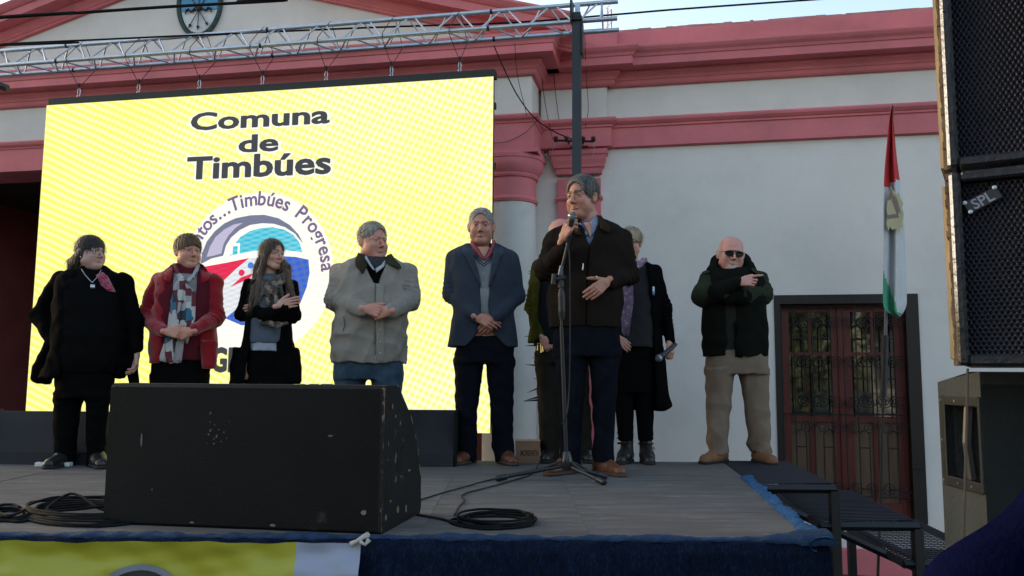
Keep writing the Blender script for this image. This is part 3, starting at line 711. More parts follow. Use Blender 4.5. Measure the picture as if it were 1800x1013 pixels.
def skirt(u, v):                      # v: 0 = on the deck, then over the lip, 1 = ground
    x = -5.2 + u * 6.34
    lip = 0.035 + 0.018 * wob(x)
    pts = [(3.07 + lip, SZ + 0.003), (3.055, SZ + 0.012), (3.025, SZ + 0.004), (3.005, SZ - 0.03), (3.0, SZ - 0.10), (2.995, 0.6), (2.99, 0.01)]
    t = v * (len(pts) - 1); i = min(int(t), len(pts) - 2); f = t - i
    y = pts[i][0] * (1 - f) + pts[i + 1][0] * f; z = pts[i][1] * (1 - f) + pts[i + 1][1] * f
    if v > 0.5: y += 0.018 * wob(x * 1.3, 2.0) * (v - 0.4)
    if v > 0.1: y += 0.006 * math.sin(x * 33 + z * 18) 
    return (x, y, z + (0.004 * wob(x * 3, 1) if v < 0.4 else 0))
V, Fs = grid_surf(skirt, 420, 36)
sk = mesh_obj('stage_skirt', V, Fs, NETD, None, (-2, 3.0, 0), True); tag(sk, 'dark navy shade cloth hanging down the front of the stage', 'cloth')
def edge(u, v):
    y = 3.0 + u * 1.95; x = xr(y)
    w_ = 0.03 + 0.012 * wob(y * 2.2, 1); t = v * 2 * math.pi * 0.72
    if y < 3.25: w_ += 0.03 * (1 - (y - 3.0) / 0.25)
    return (x + 0.004 + w_ * (0.25 + math.cos(t - 0.4)) * 0.9 + 0.006 * wob(y * 9, v * 5), y, SZ + 0.006 + 0.45 * w_ * math.sin(t) + 0.004 * wob(y * 14, v * 9))
V, Fs = grid_surf(edge, 220, 16)
ne = mesh_obj('shade_net', V, Fs, NETT, None, (1.1, 3.0, SZ), True); tag(ne, 'bright blue shade net bunched along the right edge of the stage', 'net')
def lipf(u, v):
    x = -1.95 + u * 3.1; w_ = 0.02 + 0.011 * wob(x * 1.4, 3)
    if x > 0.85: w_ += (x - 0.85) * 0.12
    t = v * math.pi * 1.25 - 0.5
    return (x, 3.045 + (0.4 + math.cos(t)) * w_ * 1.3 + 0.003 * wob(x * 5, v * 4), SZ + 0.008 + w_ * 0.6 * math.sin(t) + 0.003 * wob(x * 9, v * 6))
V, Fs = grid_surf(lipf, 300, 10)
ne = mesh_obj('shade_net', V, Fs, mat('blue_net_edge', (0.006, 0.028, 0.075), 0.85, 0.4, 40, 0.6, 160), None, (-0.4, 3.0, SZ), True); tag(ne, 'dull blue net hem folded over the front edge of the stage', 'net')
# net hanging down the right side
def sidef(u, v):
    y = 3.0 + u * 1.0; z = SZ - v * (SZ - 0.02)
    return (xr(y) + 0.02 + 0.012 * wob(y * 3 + z), y, z)
V, Fs = grid_surf(sidef, 60, 24)
ns = mesh_obj('stage_skirt', V, Fs, NETD, None, (1.1, 3.5, 0), True); tag(ns, 'navy cloth closing the right side of the stage front corner', 'cloth')
# yellow and white banner
BY = mat('yellow_vinyl', (0.36, 0.345, 0.028), 0.38, 0.10, 1.2, 0.05, 10, spec=0.5)
BW = mat('white_vinyl', (0.30, 0.33, 0.43), 0.4, 0.06, 2, spec=0.5)
BN = thing('banner', 'yellow vinyl banner with a white end tied along the stage front', 'banner', (-1.2, 2.97, 0.2))
bx1 = onz(634, 955, SZ)[0] + 0.0; bxs = onz(521, 955, SZ)[0]; 
def ban(x0, x1, yo=0.0):
    def fn(u, v):
        x = x0 + u * (x1 - x0); z = SZ + 0.004 + 0.006 * wob(x * 1.1, 4) - v * 0.95
        y = 2.965 + yo + 0.016 * wob(x * 0.9 + z * 1.2, 1) + 0.010 * wob(x * 0.5 - z * 2.4, 5) + 0.02 * math.exp(-((v - 0.05) / 0.05) ** 2) + 0.006 * math.sin(z * 30 + x * 4)
        return (x, y, z)
    return fn
V, Fs = grid_surf(ban(-3.4, bxs), 200, 60); mesh_obj('yellow_field', V, Fs, BY, BN, None, True)
V, Fs = grid_surf(ban(bxs, bx1), 40, 60); mesh_obj('white_end', V, Fs, BW, BN, None, True)
c = at(236, 1064, 2.94)
for r_, m, o_ in ((0.128, mat('banner_print_grey', (0.20, 0.21, 0.25), 0.4), -0.012), (0.108, mat('banner_print_black', (0.012, 0.012, 0.014), 0.4), -0.016)):
    f0 = ban(-3.4, bxs)
    V = []; n = 36
    for rr in np.linspace(0, 1, 9):
        for k in range(n):
            x = c[0] + r_ * rr * math.cos(2 * math.pi * k / n) * 1.25; z = c[2] + r_ * rr * math.sin(2 * math.pi * k / n)
            y = f0((x + 3.4) / (bxs + 3.4), 0)
            v = (SZ + 0.004 + 0.006 * wob(x * 1.1, 4) - z) / 0.95
            V.append((x, f0((x + 3.4) / (bxs + 3.4), v)[1] + o_ * 0.5, z))
    Fs = [(i * n + k, i * n + (k + 1) % n, (i + 1) * n + (k + 1) % n, (i + 1) * n + k) for i in range(8) for k in range(n)]
    mesh_obj('printed_disc', V, Fs, m, BN, None, True)
q = MB(); p = np.array([bx1, 2.975, SZ + 0.01]); q.tube([p + (-0.03, 0, -0.012), p + (-0.01, 0.0, 0.0), p + (0.01, 0.01, 0.012), p + (0.022, 0.03, 0.016)], [0.012, 0.007, 0.009, 0.012], 7)
q.tube([p, p + (0.018, 0.0, -0.012), p + (0.03, 0.01, 0.004)], [0.008, 0.006, 0.01], 6); q.build('knotted_corner', mat('knot_vinyl', (0.4, 0.38, 0.33), 0.6), BN, smooth=True)

# ------------------------------------------------------------------ front stage monitor
SCUFF = dict(col2=(0.30, 0.24, 0.17), c2scale=7.0, c2lo=0.735, c2hi=0.75)
MONF = mat('black_textured_paint', (0.0065, 0.0065, 0.0072), 0.6, 0.25, 5.0, 0.4, 170, col2=(0.05, 0.05, 0.05), c2scale=4.5, c2lo=0.66, c2hi=0.76, spec=0.12)
MONS = mat('chipped_black_paint', (0.010, 0.010, 0.010), 0.6, 0.3, 6.0, 0.5, 120, col2=(0.13, 0.10, 0.075), c2scale=8.0, c2lo=0.64, c2hi=0.68, spec=0.2)
RAWW = mat('bare_plywood_edge', (0.20, 0.135, 0.075), 0.8, 0.45, 20, 0.4, 60, stretch=(1, 1, 0.3), col2=(0.08, 0.06, 0.05), c2scale=14, c2lo=0.5, c2hi=0.6)
FM = thing('stage_monitor', 'big black wedge monitor with chipped edges at the stage front', 'speaker', onz(420, 930, SZ))
bl = onz(181, 922, SZ); brr = onz(664, 941, SZ); bk = onz(733, 903, SZ)
brr = np.array(brr); bl = np.array(bl); bk = np.array(bk)
ux = (brr - bl); wL = np.linalg.norm(ux); ux /= wL
uy = np.array([-ux[1], ux[0], 0]);
dep = 0.50
uy = (bk - brr); uy /= np.linalg.norm(uy)
dep = np.linalg.norm(bk - brr)
tz_ = at(664, 678, brr[1])[2] - SZ
prof = [(0.0, 0.012), (0.012, 0.0), (dep, 0.0), (dep + 0.012, 0.03), (dep + 0.004, 0.16), (dep - 0.055, 0.30), (dep - 0.15, 0.42), (dep - 0.26, 0.50), (dep - 0.32, tz_ - 0.006), (dep - 0.34, tz_), (0.014, tz_), (0.0, tz_ - 0.014)]
b0 = bl; 
NX = 14
V = []
for i in range(NX + 1):
    e = 0.0
    for (d_, z_) in prof:
        V.append(b0 + ux * (wL * i / NX) + uy * d_ + np.array([0, 0, z_]))
k = len(prof); Fs = []
for i in range(NX):
    for j in range(k): Fs.append((i * k + j, i * k + (j + 1) % k, (i + 1) * k + (j + 1) % k, (i + 1) * k + j))
Fs.append(tuple(range(k)))
mo = mesh_obj('cabinet', V, Fs, MONF, FM); 
side = MB(); P0 = b0 + ux * wL
side.prism([P0 + uy * d_ + np.array([0, 0, z_]) for d_, z_ in prof], ux * 0.012); side.build('side_panel', MONS, FM)
r3 = random.Random(5)
WORN = mat('flaked_edge_paint', (0.012, 0.012, 0.012), 0.7, 0.3, 30, 0.4, 90, col2=(0.19, 0.13, 0.085), c2scale=26, c2lo=0.50, c2hi=0.56, stretch=(1, 1, 0.45))
def edge_strip(name, path, w_):
    q = MB(); q.tube(path, w_, 6); tag(q.build(name, WORN, FM, smooth=True), kind='stuff')
NN = 40
edge_strip('flaked_edge', [P0 + ux * 0.009 + uy * (0.004 + 0.0015 * r3.random()) + np.array([0, 0, 0.01 + (tz_ - 0.02) * k / NN]) for k in range(NN + 1)], [0.0035 + 0.003 * r3.random() for k in range(NN + 1)])
pp = [P0 + ux * 0.010 + uy * d_ + np.array([0, 0, z_ - 0.002]) for d_, z_ in prof[1:10]]
edge_strip('flaked_edge', pp, 0.004)
q = MB()
for (d_, z_, a, b) in ((0.05, 0.055, .016, .012), (0.19, 0.065, .02, .016), (0.30, 0.05, .012, .02), (0.14, 0.43, .012, .008), (0.10, 0.47, .008, .012), (0.2, 0.40, .006, .01), (0.33, 0.2, .022, .007), (0.24, 0.33, .007, .009), (0.06, 0.33, .006, .012), (0.10, 0.11, .012, .006)):
    if d_ > dep: d_ = dep * 0.9
    n = 9; pts = [P0 + ux * 0.0125 + uy * (d_ + a * r3.uniform(0.6, 1) * math.cos(6.283 * i / n)) + np.array([0, 0, z_ + b * r3.uniform(0.6, 1) * math.sin(6.283 * i / n)]) for i in range(n)]
    q.prism(pts, ux * 0.0012)
tag(q.build('paint_chips', RAWW, FM), kind='stuff')
q = MB(); zc = 0.26; dc = dep * 0.42
hp = [(-.035, -.05), (.035, -.045), (.04, .05), (.005, .02), (-.02, .025), (-.04, .04)]
q.prism([P0 + ux * 0.0126 + uy * (dc + a) + np.array([0, 0, zc + b]) for a, b in hp], ux * 0.001); q.build('handle_hole_shade', mat('hole_shade_black', (0.002, 0.002, 0.002), 0.9), FM)  # flat black patch painted for the dark inside of the handle hole
q = MB()
for k in range(17):
    sx_ = 0.392 * wL + r3.gauss(0, 0.018); z_ = 0.37 + r3.gauss(0, 0.03); s_ = r3.uniform(0.0012, 0.0045)
    if k % 4 == 0: z_ += 0.0; sx_ += r3.uniform(0, 0.1)
    pts = [b0 + ux * (sx_ + s_ * r3.uniform(0.5, 1.3) * math.cos(6.283 * i / 6)) - uy * 0.0004 + np.array([0, 0, z_ + s_ * r3.uniform(.5, 1.5) * math.sin(6.283 * i / 6)]) for i in range(6)]
    q.prism(pts, -uy * 0.0006)
for (f_, z_, a, b) in ((.13, .33, .004, .03), (.825, .36, .012, .004), (.63, .022, .014, .006), (.335, .02, .01, .004), (.95, .08, .012, .012), (.18, .14, .002, .006)):
    pts = [b0 + ux * (wL * f_ + a * r3.uniform(0.7, 1.1) * math.cos(6.283 * i / 8)) - uy * 0.0004 + np.array([0, 0, z_ + b * r3.uniform(.7, 1.1) * math.sin(6.283 * i / 8)]) for i in range(8)]
    q.prism(pts, -uy * 0.0006)
q.build('paint_flecks', mat('pale_fleck', (0.15, 0.145, 0.14), 0.7), FM)

# ------------------------------------------------------------------ rear monitors
def rear_monitor(x0, x1, Y, h, label, lean, m):
    T_ = thing('floor_monitor', label, 'speaker', ((x0 + x1) / 2, Y, SZ), group='black monitors at the back of the stage')
    pr = [(0, 0.0), (0.42, 0), (0.42, 0.10), (lean + 0.02, h), (lean, h), (0.015, 0.08)]
    q = MB(); q.prism([(x0, Y + d_, SZ + z_) for d_, z_ in pr], (x1 - x0, 0, 0)); q.build('cabinet', m, T_)
    q = MB(); q.bbox((x0 - 0.011, Y + 0.21, SZ + h / 2), (0.011, 0.20, h / 2 + 0.004), None, 0.008); q.build('side_panel', MONF, T_); q = MB(); q.bbox((x1 + 0.011, Y + 0.21, SZ + h / 2), (0.011, 0.20, h / 2 + 0.004), None, 0.008)
    q.build('side_panel', MONF, T_)
    return T_
GRL = mat('dark_grille_cloth', (0.008, 0.0082, 0.011), 0.7, 0.2, 6.0, 0.4, 200)
a = at(-60, 815, 5.45)[0]; b = at(178, 815, 5.45)[0]; rear_monitor(a, b, 5.42, 0.335, 'low black floor monitor behind the woman in the black coat', 0.16, GRL)
a = at(640, 815, 5.5)[0]; b = at(797, 815, 5.5)[0]; rear_monitor(a, b, 5.46, 0.36, 'black floor monitor left of the blazer man under the screen glow', 0.16, GRL)
q = MB(); p = at(95, 812, 5.3); p[2] = SZ
PS = thing('power_strip', 'small white power strip on the stage behind the black coat', 'power strip', p)
q.bbox(p + (0, 0, 0.016), (0.11, 0.025, 0.014), None, 0.005); q.build('strip_body', mat('white_plastic', (0.6, 0.6, 0.58), 0.4), PS)
for k in range(4):
    q = MB(); q.lathe(p + np.array([-0.075 + k * 0.05, 0, 0.0305]), [(0.014, 0), (0.014, 0.0015)], 10); q.build('socket', mat('socket_grey', (0.1, 0.1, 0.1), 0.5), PS)
# carton
p0 = onz(906, 817, SZ); p1 = onz(950, 817, SZ)
CB = thing('carton', 'brown cardboard carton with faded print by the blazer man’s shoe', 'box', (p0[0] / 2 + p1[0] / 2, 5.72, SZ))
CARD = mat('cardboard', (0.20, 0.115, 0.07), 0.85, 0.15, 10, 0.2, 60)
hb = at(928, 776, 5.72)[2] - SZ
q = MB(); q.box(((p0[0] + p1[0]) / 2, 5.80, SZ + hb / 2), ((p1[0] - p0[0]) / 2, 0.08, hb / 2)); q.build('carton_body', CARD, CB)
q = MB(); q.box(((p0[0] + p1[0]) / 2 + 0.002, 5.80, SZ + hb + 0.002), ((p1[0] - p0[0]) / 2, 0.083, 0.0015)); q.build('carton_flap', mat('cardboard_light', (0.3, 0.2, 0.13), 0.85), CB)
V, Fs = text_mesh('MORENITA', 0.03); mn = V.min(0); mx = V.max(0)
w2 = (p1[0] - p0[0]) * 0.74
mesh_obj('print', [(p0[0] + (p1[0] - p0[0]) * 0.2 + (v[0] - mn[0]) / (mx[0] - mn[0]) * w2, 5.7185, SZ + hb * 0.34 + v[1] * 0.055) for v in V], Fs, mat('brown_print', (0.07, 0.025, 0.015), 0.8), CB)

# ------------------------------------------------------------------ cables on the stage
def spline(P, sub=8, closed=False):
    P = [np.array(p, float) for p in P]; out = []
    for i in range(len(P) - 1):
        p0 = P[max(i - 1, 0)]; p1 = P[i]; p2 = P[i + 1]; p3 = P[min(i + 2, len(P) - 1)]
        for k in range(sub):
            t = k / sub
            out.append(0.5 * ((2 * p1) + (-p0 + p2) * t + (2 * p0 - 5 * p1 + 4 * p2 - p3) * t * t + (-p0 + 3 * p1 - 3 * p2 + p3) * t ** 3))
    out.append(P[-1]); return out
def floor_pts(L_, z=0.006): 
    r = []
    for p in L_:
        q = onz(p[0], p[1], SZ + z); 
        if len(p) > 2: q = np.array([q[0], q[1], SZ + p[2]])
        r.append(q)
    return r
GCAB = mat('grey_rubber_cable', (0.030, 0.030, 0.032), 0.8, 0.3, 30, spec=0.15)
r4 = random.Random(11); pts = []
for k in range(6 * 14):
    t = 2 * math.pi * k / 14; kk = k // 14
    px = 872 + (72 + r4.uniform(-5, 5) - kk * 2.5) * math.cos(t) + (kk % 3) * 6 - 6; py = 918 + (11.5 + r4.uniform(-1, 1)) * math.sin(t) - kk * 0.8
    pts.append((px, py, 0.006 + 0.007 * (kk % 4)))
q = MB(); q.tube(spline(floor_pts(pts), 3), 0.0052, 6); tag(q.build('cable_coil', CABLE, org=tuple(onz(872, 918, SZ)), smooth=True), 'black cable coil lying on the stage in front of the microphone stand', 'cable')
q = MB(); q.tube(spline(floor_pts([(733, 905), (770, 911), (800, 918), (840, 922), (880, 925)])), 0.005, 6); tag(q.build('stage_cable', GCAB, org=tuple(onz(733, 905, SZ)), smooth=True), 'grey cable running from the chipped monitor to the coil', 'cable')
q = MB(); q.tube(spline(floor_pts([(700, 893), (735, 880), (780, 866), (820, 855), (856, 845), (930, 830), (1000, 824)])), 0.004, 6); tag(q.build('stage_cable', GCAB, org=tuple(onz(735, 880, SZ)), smooth=True), 'thin cable running from behind the chipped monitor towards the stand', 'cable')
r5 = random.Random(21)
for ci, (cx_, cy_, rx, ry, n_) in enumerate(((150, 908, 110, 17, 6), (15, 908, 48, 9, 4))):
    pts = []
    for k in range(n_ * 12):
        t = 2 * math.pi * k / 12; kk = k // 12
        pts.append((cx_ + (rx - 8 * kk % 30 + r5.uniform(-6, 6)) * math.cos(t), cy_ + (ry + r5.uniform(-2, 2)) * math.sin(t) - kk * 1.2, 0.006 + 0.006 * kk))
    if ci == 0: pts += [(215, 898, 0.05), (208, 885, 0.08), (225, 875, 0.1), (245, 884, 0.06), (262, 893, 0.02), (190, 893, .02)] if False else [(92, 905, 0.02), (96, 897, 0.04), (122, 890, 0.06), (145, 893, 0.05), (170, 898, 0.02), (185, 899, 0.01)]
    q = MB(); q.tube(spline(floor_pts(pts), 3), 0.006, 6)
    tag(q.build('cable_coil', CABLE, org=tuple(onz(cx_, cy_, SZ)), smooth=True), ['loose heap of black cable at the left end of the big front monitor', 'small bundle of black cable at the far left edge of the stage'][ci], 'cable')

# ------------------------------------------------------------------ metal steps
STP = thing('metal_steps', 'black steel steps with expanded metal treads at the right end of the stage', 'steps', (1.6, 5.3, 0))
y0s, y1s = 4.66, 5.95
for i in range(4):
    x0 = 1.345 + i * 0.452; z = SZ - 0.0 - 0.2 * i
    x1 = x0 + 0.455
    if i: x0 -= 0.09
    def skew(y): return 0.12 * (y - y0s)
    xl0, xl1, xh0, xh1 = x0, x1, x0 + skew(y1s) , x1 + skew(y1s)
    fr = MB()
    fr.tube([(x0, y0s, z - 0.02), (x1, y0s, z - 0.02)], 0.024, 4); fr.tube([(xh0, y1s, z - 0.02), (xh1, y1s, z - 0.02)], 0.024, 4)
    fr.tube([(x0, y0s, z - 0.02), (xh0, y1s, z - 0.02)], 0.024, 4); fr.tube([(x1, y0s, z - 0.02), (xh1, y1s, z - 0.02)], 0.024, 4)
    fr.build('tread_frame', BLACKM, STP)
    gr = MB(); n = 24
    for k in range(n):
        ya = y0s + 0.02 + (y1s - y0s - 0.1) * k / n; yb = ya + 0.075
        gr.tube([(x0 + skew(ya), ya, z + 0.004), (x1 + skew(yb), yb, z + 0.004)], 0.0045, 3, cap=False)
    for k in range(14):
        xa = x0 + (x1 - x0) * (k + .5) / 14
        gr.tube([(xa, y0s, z + 0.001), (xa + skew(y1s), y1s, z + 0.001)], 0.0025, 3, cap=False)
    gr.build('tread_grating', mat('worn_black_grating', (0.02, 0.02, 0.026), 0.5, metal=0.3), STP)
    for (lx, ly) in ((x1 - 0.01, y0s), (xh1 - 0.01, y1s)):
        lg = MB(); lg.box((lx, ly, (z - 0.03) / 2), (0.024, 0.024, (z - 0.03) / 2)); lg.build('leg', BLACKM, STP)
sg = MB()
sg.tube([(1.345 + 0.03, 4.9, SZ - 0.06), (3.1, 4.9, SZ - 0.84)], 0.022, 4); sg.build('stringer', BLACKM, STP)
sg = MB(); sg.tube([(1.5, 5.85, SZ - 0.06), (3.25, 5.85, SZ - 0.84)], 0.022, 4); sg.build('stringer', BLACKM, STP)
sg = MB(); sg.tube([(1.4, 4.66, 0.65), (2.2, 4.66, 0.63)], 0.018, 4); sg.build('cross_bar', BLACKM, STP)

# ------------------------------------------------------------------ PA stack on the right
PAM = mat('pa_black_paint', (0.009, 0.009, 0.013), 0.45, 0.3, 10, 0.5, 60, col2=(0.16, 0.15, 0.15), c2scale=9, c2lo=0.72, c2hi=0.76)
FOAM = mat('pa_foam', (0.012, 0.012, 0.017), 0.9)
GRI = mat('pa_grille_steel', (0.018, 0.018, 0.028), 0.4, 0.25, 10, spec=0.4)
def pa_cab(label, C_, w_, h_, d_, rotz, tilt, logo=False):
    T_ = thing('pa_speaker', label, 'speaker', tuple(C_), group='black speakers in the stack on the right')
    R = Matrix.Rotation(rotz, 3, 'Z') @ Matrix.Rotation(tilt, 3, 'Y')
    R = np.array(R); C_ = np.array(C_)
    def W(x, y, z): return C_ + R @ np.array([x, y, z])
    bz = 0.028
    q = MB(); q.bbox(W(w_ / 2, d_ / 2 + 0.03, h_ / 2), (w_ / 2, d_ / 2 - 0.004, h_ / 2), R, 0.012); q.build('cabinet', PAM, T_)
    q = MB()      # front rim
    q.bbox(W(bz / 2, 0.0, h_ / 2), (bz / 2, 0.035, h_ / 2), R, 0.008); q.bbox(W(w_ - bz / 2, 0.0, h_ / 2), (bz / 2, 0.035, h_ / 2), R, 0.008)
    q.bbox(W(w_ / 2, 0.001, h_ - bz / 2), (w_ / 2 - bz, 0.034, bz / 2), R, 0.006); q.bbox(W(w_ / 2, 0.001, bz / 2), (w_ / 2 - bz, 0.034, bz / 2), R, 0.006)
    q.build('front_rim', PAM, T_)
    q = MB(); q.box(W(w_ / 2, 0.024, h_ / 2), (w_ / 2 - bz, 0.003, h_ / 2 - bz), R); q.build('foam', FOAM, T_)
    # honeycomb grille
    px_ = 0.0135; py_ = px_ * 0.866; V = []; Fs = []; r1 = px_ / math.sqrt(3) * 1.0; r0 = 0.0044
    ny = int((h_ - 2 * bz) / py_); nx = int((w_ - 2 * bz) / px_)
    for j in range(ny):
        for i in range(nx):
            x_ = bz + px_ * (i + 0.5 + 0.5 * (j % 2)); z_ = bz + py_ * (j + 0.6)
            if x_ > w_ - bz - px_ / 2: continue
            b_ = len(V); bulge = -0.006 * math.sin(math.pi * x_ / w_) 
            for k in range(6):
                a = math.radians(30 + 60 * k); V.append(W(x_ + r1 * math.cos(a), -0.002 + bulge, z_ + r1 * math.sin(a)))
            for k in range(6):
                a = math.radians(30 + 60 * k); V.append(W(x_ + r0 * math.cos(a), 0.0015 + bulge, z_ + r0 * math.sin(a)))
            Fs += [(b_ + k, b_ + (k + 1) % 6, b_ + 6 + (k + 1) % 6, b_ + 6 + k) for k in range(6)]
    mesh_obj('perforated_grille', V, np.array(Fs), GRI, T_)
    # raw plywood edge showing along the left side
    q = MB(); r6 = random.Random(int(h_ * 1000)); n = 30
    for k in range(n):
        z_ = h_ * (k + 0.5) / n
        q.box(W(-0.0005 - r6.uniform(0.0, 0.003), 0.02 + r6.uniform(-0.004, 0.004), z_), (0.0055 + r6.uniform(0, 0.004), 0.033, h_ / n / 2), R)
    q.build('bare_ply_edge', RAWW, T_)
    q = MB(); q.box(W(-0.014, 0.16, h_ / 2), (0.0075, 0.11, h_ / 2 - 0.02), R); q.build('side_batten', mat('pale_ply', (0.42, 0.33, 0.2), 0.8, 0.2, 12, 0.3, 50, stretch=(1, 1, 0.2)), T_)
    for (x_, z_) in ((0.011, h_ - 0.15), (0.011, 0.10), (0.012, 0.02), (0.014, h_ * 0.5)):
        q = MB(); q.lathe(W(x_, -0.034, z_), [(0.005, 0.0), (0.005, 0.002), (0.002, 0.003)], 8, R @ np.array([[1, 0, 0], [0, 0, -1], [0, 1, 0]])); q.build('screw', BLACKM, T_)
    if logo:
        R2 = R @ np.array(Matrix.Rotation(-math.radians(26), 3, 'Y'))
        q = MB(); q.bbox(W(0.078, -0.012, h_ - 0.082), (0.046, 0.003, 0.019), R2, 0.003); q.build('logo_plate', mat('logo_plate_black', (0.02, 0.02, 0.024), 0.4), T_)
        V, Fs = text_mesh('SPL', 0.02); mn = V.min(0); mx = V.max(0)
        cen = W(0.078, -0.0165, h_ - 0.082)
        mesh_obj('logo_lettering', [cen + R2 @ np.array([(v[0] - (mn[0] + mx[0]) / 2) * 0.038, -0.0003, (v[1] - (mn[1] + mx[1]) / 2) * 0.04]) for v in V], Fs, mat('logo_paint', (0.20, 0.22, 0.27), 0.5), T_)
        for (a, b) in ((-0.040, 0.015), (0.040, 0.015), (-0.040, -0.014)):
            q = MB(); q.lathe(cen + R2 @ np.array([a, 0, b]), [(0.006, 0.0), (0.006, 0.002), (0.003, 0.003)], 8, R @ np.array([[1, 0, 0], [0, 0, -1], [0, 1, 0]])); q.build('logo_screw', STEEL, T_)
    return T_
DP = 2.25
p = at(1685, 643, DP)
h2 = at(1678, 308, DP)[2] - p[2]
tl = math.atan2(at(1694, 643, DP)[0] - at(1675, 308, DP)[0], h2)
pa_cab('black perforated speaker with an SPL badge, lower of the two at right', p, 0.62, h2, 0.5, math.radians(-31), 0.0, True)
p2 = at(1667, 300, DP + 0.02)
pa_cab('black perforated speaker on top of the stack, above the SPL badge', p2, 0.62, 0.60, 0.5, math.radians(-31), 0.0)
# the olive grey cabinet under them, with a recessed handle on its side
GPL = mat('olive_grey_cabinet', (0.038, 0.043, 0.044), 0.85, 0.2, 4, 0.4, 60, spec=0.15, col2=(0.075, 0.072, 0.062), c2scale=5, c2lo=0.64, c2hi=0.72)
q0 = at(1648, 672, 2.62); 
SB = thing('subwoofer', 'worn olive grey speaker cabinet with side handle recess under the black speakers', 'speaker', (q0[0], q0[1], 0))
Rs = np.array(Matrix.Rotation(math.radians(-62), 3, 'Z'))
ztop = q0[2]
cor = at(1722, 660, 2.36)                 # near vertical corner
sidev = np.array([cor[0] - q0[0], cor[1] - q0[1], 0]); sL = np.linalg.norm(sidev); sidev /= sL
fr_ = np.array([math.cos(math.radians(-6)), math.sin(math.radians(-6)), 0]); up_ = np.array([0, 0, 1.0])
nrm = np.cross(sidev, up_)
def WS(s, z, o=0.0): return np.array([q0[0], q0[1], 0]) + sidev * s + up_ * z + nrm * o
zt0 = ztop; hS = 1.05; zb0 = 0.62
ha, hb_, hz0, hz1 = sL * 0.20, sL * 0.98, None, None
hz1 = at(1665, 712, 2.58)[2]; hz0 = at(1665, 835, 2.58)[2]
ZF = 1.772
def zt_s(s): return zt0 + (ZF - zt0) * min(1, max(0, s / (sL * 0.8)))
m_ = MB()
# side wall as a frame round the recess
for (s0, s1, z0, z1) in ((0, ha, zb0, zt0), (hb_, sL, zb0, zt0), (ha, hb_, zb0, hz0), (ha, hb_, hz1, zt0)):
    zA_, zB_ = (zt_s(s0), zt_s(s1)) if z1 == zt0 else (z1, z1)
    m_.add([WS(s0, z0), WS(s1, z0), WS(s1, zB_), WS(s0, zA_), WS(s0, z0, -0.02), WS(s1, z0, -0.02), WS(s1, zB_, -0.02), WS(s0, zA_, -0.02)], [(0, 1, 2, 3), (7, 6, 5, 4), (0, 4, 5, 1), (3, 2, 6, 7), (0, 3, 7, 4), (1, 5, 6, 2)])
# recess box
m_.add([WS(ha, hz0, -0.09), WS(hb_, hz0, -0.09), WS(hb_, hz1, -0.09), WS(ha, hz1, -0.09), WS(ha, hz0), WS(hb_, hz0), WS(hb_, hz1), WS(ha, hz1)], [(0, 1, 2, 3), (0, 4, 5, 1), (3, 2, 6, 7), (0, 3, 7, 4), (1, 5, 6, 2)])
cpt = WS(sL, 0)
m_.prism([cpt + up_ * zb0, cpt + fr_ * 0.75 + up_ * zb0, cpt + fr_ * 0.75 - sidev * 0.5 + up_ * zb0, WS(0, zb0) + fr_ * 0.03, WS(0.0, zb0, -0.1) , WS(sL - 0.001, zb0, -0.1)], up_ * (zt0 - zb0 - 0.004))
m_.add([cpt + up_ * zb0, cpt + fr_ * 0.75 + up_ * zb0, cpt + fr_ * 0.75 + up_ * ZF, cpt + up_ * ZF], [(0, 1, 2, 3)])
m_.add([WS(0, zt0), WS(sL * 0.8, ZF), WS(sL, ZF), cpt + fr_ * 0.75 + up_ * ZF, WS(sL * 0.8, ZF) + fr_ * 0.75, WS(0, zt0) + fr_ * 0.75], [(0, 1, 4, 5), (1, 2, 3, 4)])
m_.build('cabinet', GPL, SB)
m_ = MB()
e_ = 0.012
for (s0, s1, z0, z1) in ((ha - 0.03, ha, hz0 - 0.03, hz1 + 0.03), (hb_ - 0.004, hb_ + 0.004, hz0 - 0.03, hz1 + 0.03), (ha, hb_, hz0 - 0.03, hz0), (ha, hb_, hz1, hz1 + 0.03)):
    c_ = (WS((s0 + s1) / 2, (z0 + z1) / 2, 0.004)); m_.bbox(c_, ((s1 - s0) / 2, 0.005, (z1 - z0) / 2), np.array([sidev, nrm, up_]).T, 0.003)
m_.build('handle_plate', mat('handle_plate_black', (0.012, 0.0125, 0.012), 0.45), SB)
m_ = MB(); s_ = ha + (hb_ - ha) * 0.5; m_.tube([WS(s_, hz0 - 0.002, -0.02), WS(s_, (hz0 + hz1) / 2, -0.01), WS(s_, hz1 + 0.002, -0.02)], 0.016, 8); m_.build('handle', mat('handle_black', (0.03, 0.03, 0.032), 0.4), SB)
for (s_, z_) in ((ha - 0.018, hz0 - 0.015), (ha - 0.018, hz1 + 0.015), (ha - 0.018, (hz0 + hz1) / 2), (ha + .07, hz0 - 0.015), (ha + .07, hz1 + 0.015), (ha + .15, hz0 - 0.015)):
    m_ = MB(); m_.box(WS(s_, z_, 0.0095), (0.003, 0.0015, 0.003), np.array([sidev, nrm, up_]).T); m_.build('rivet', STEEL, SB)
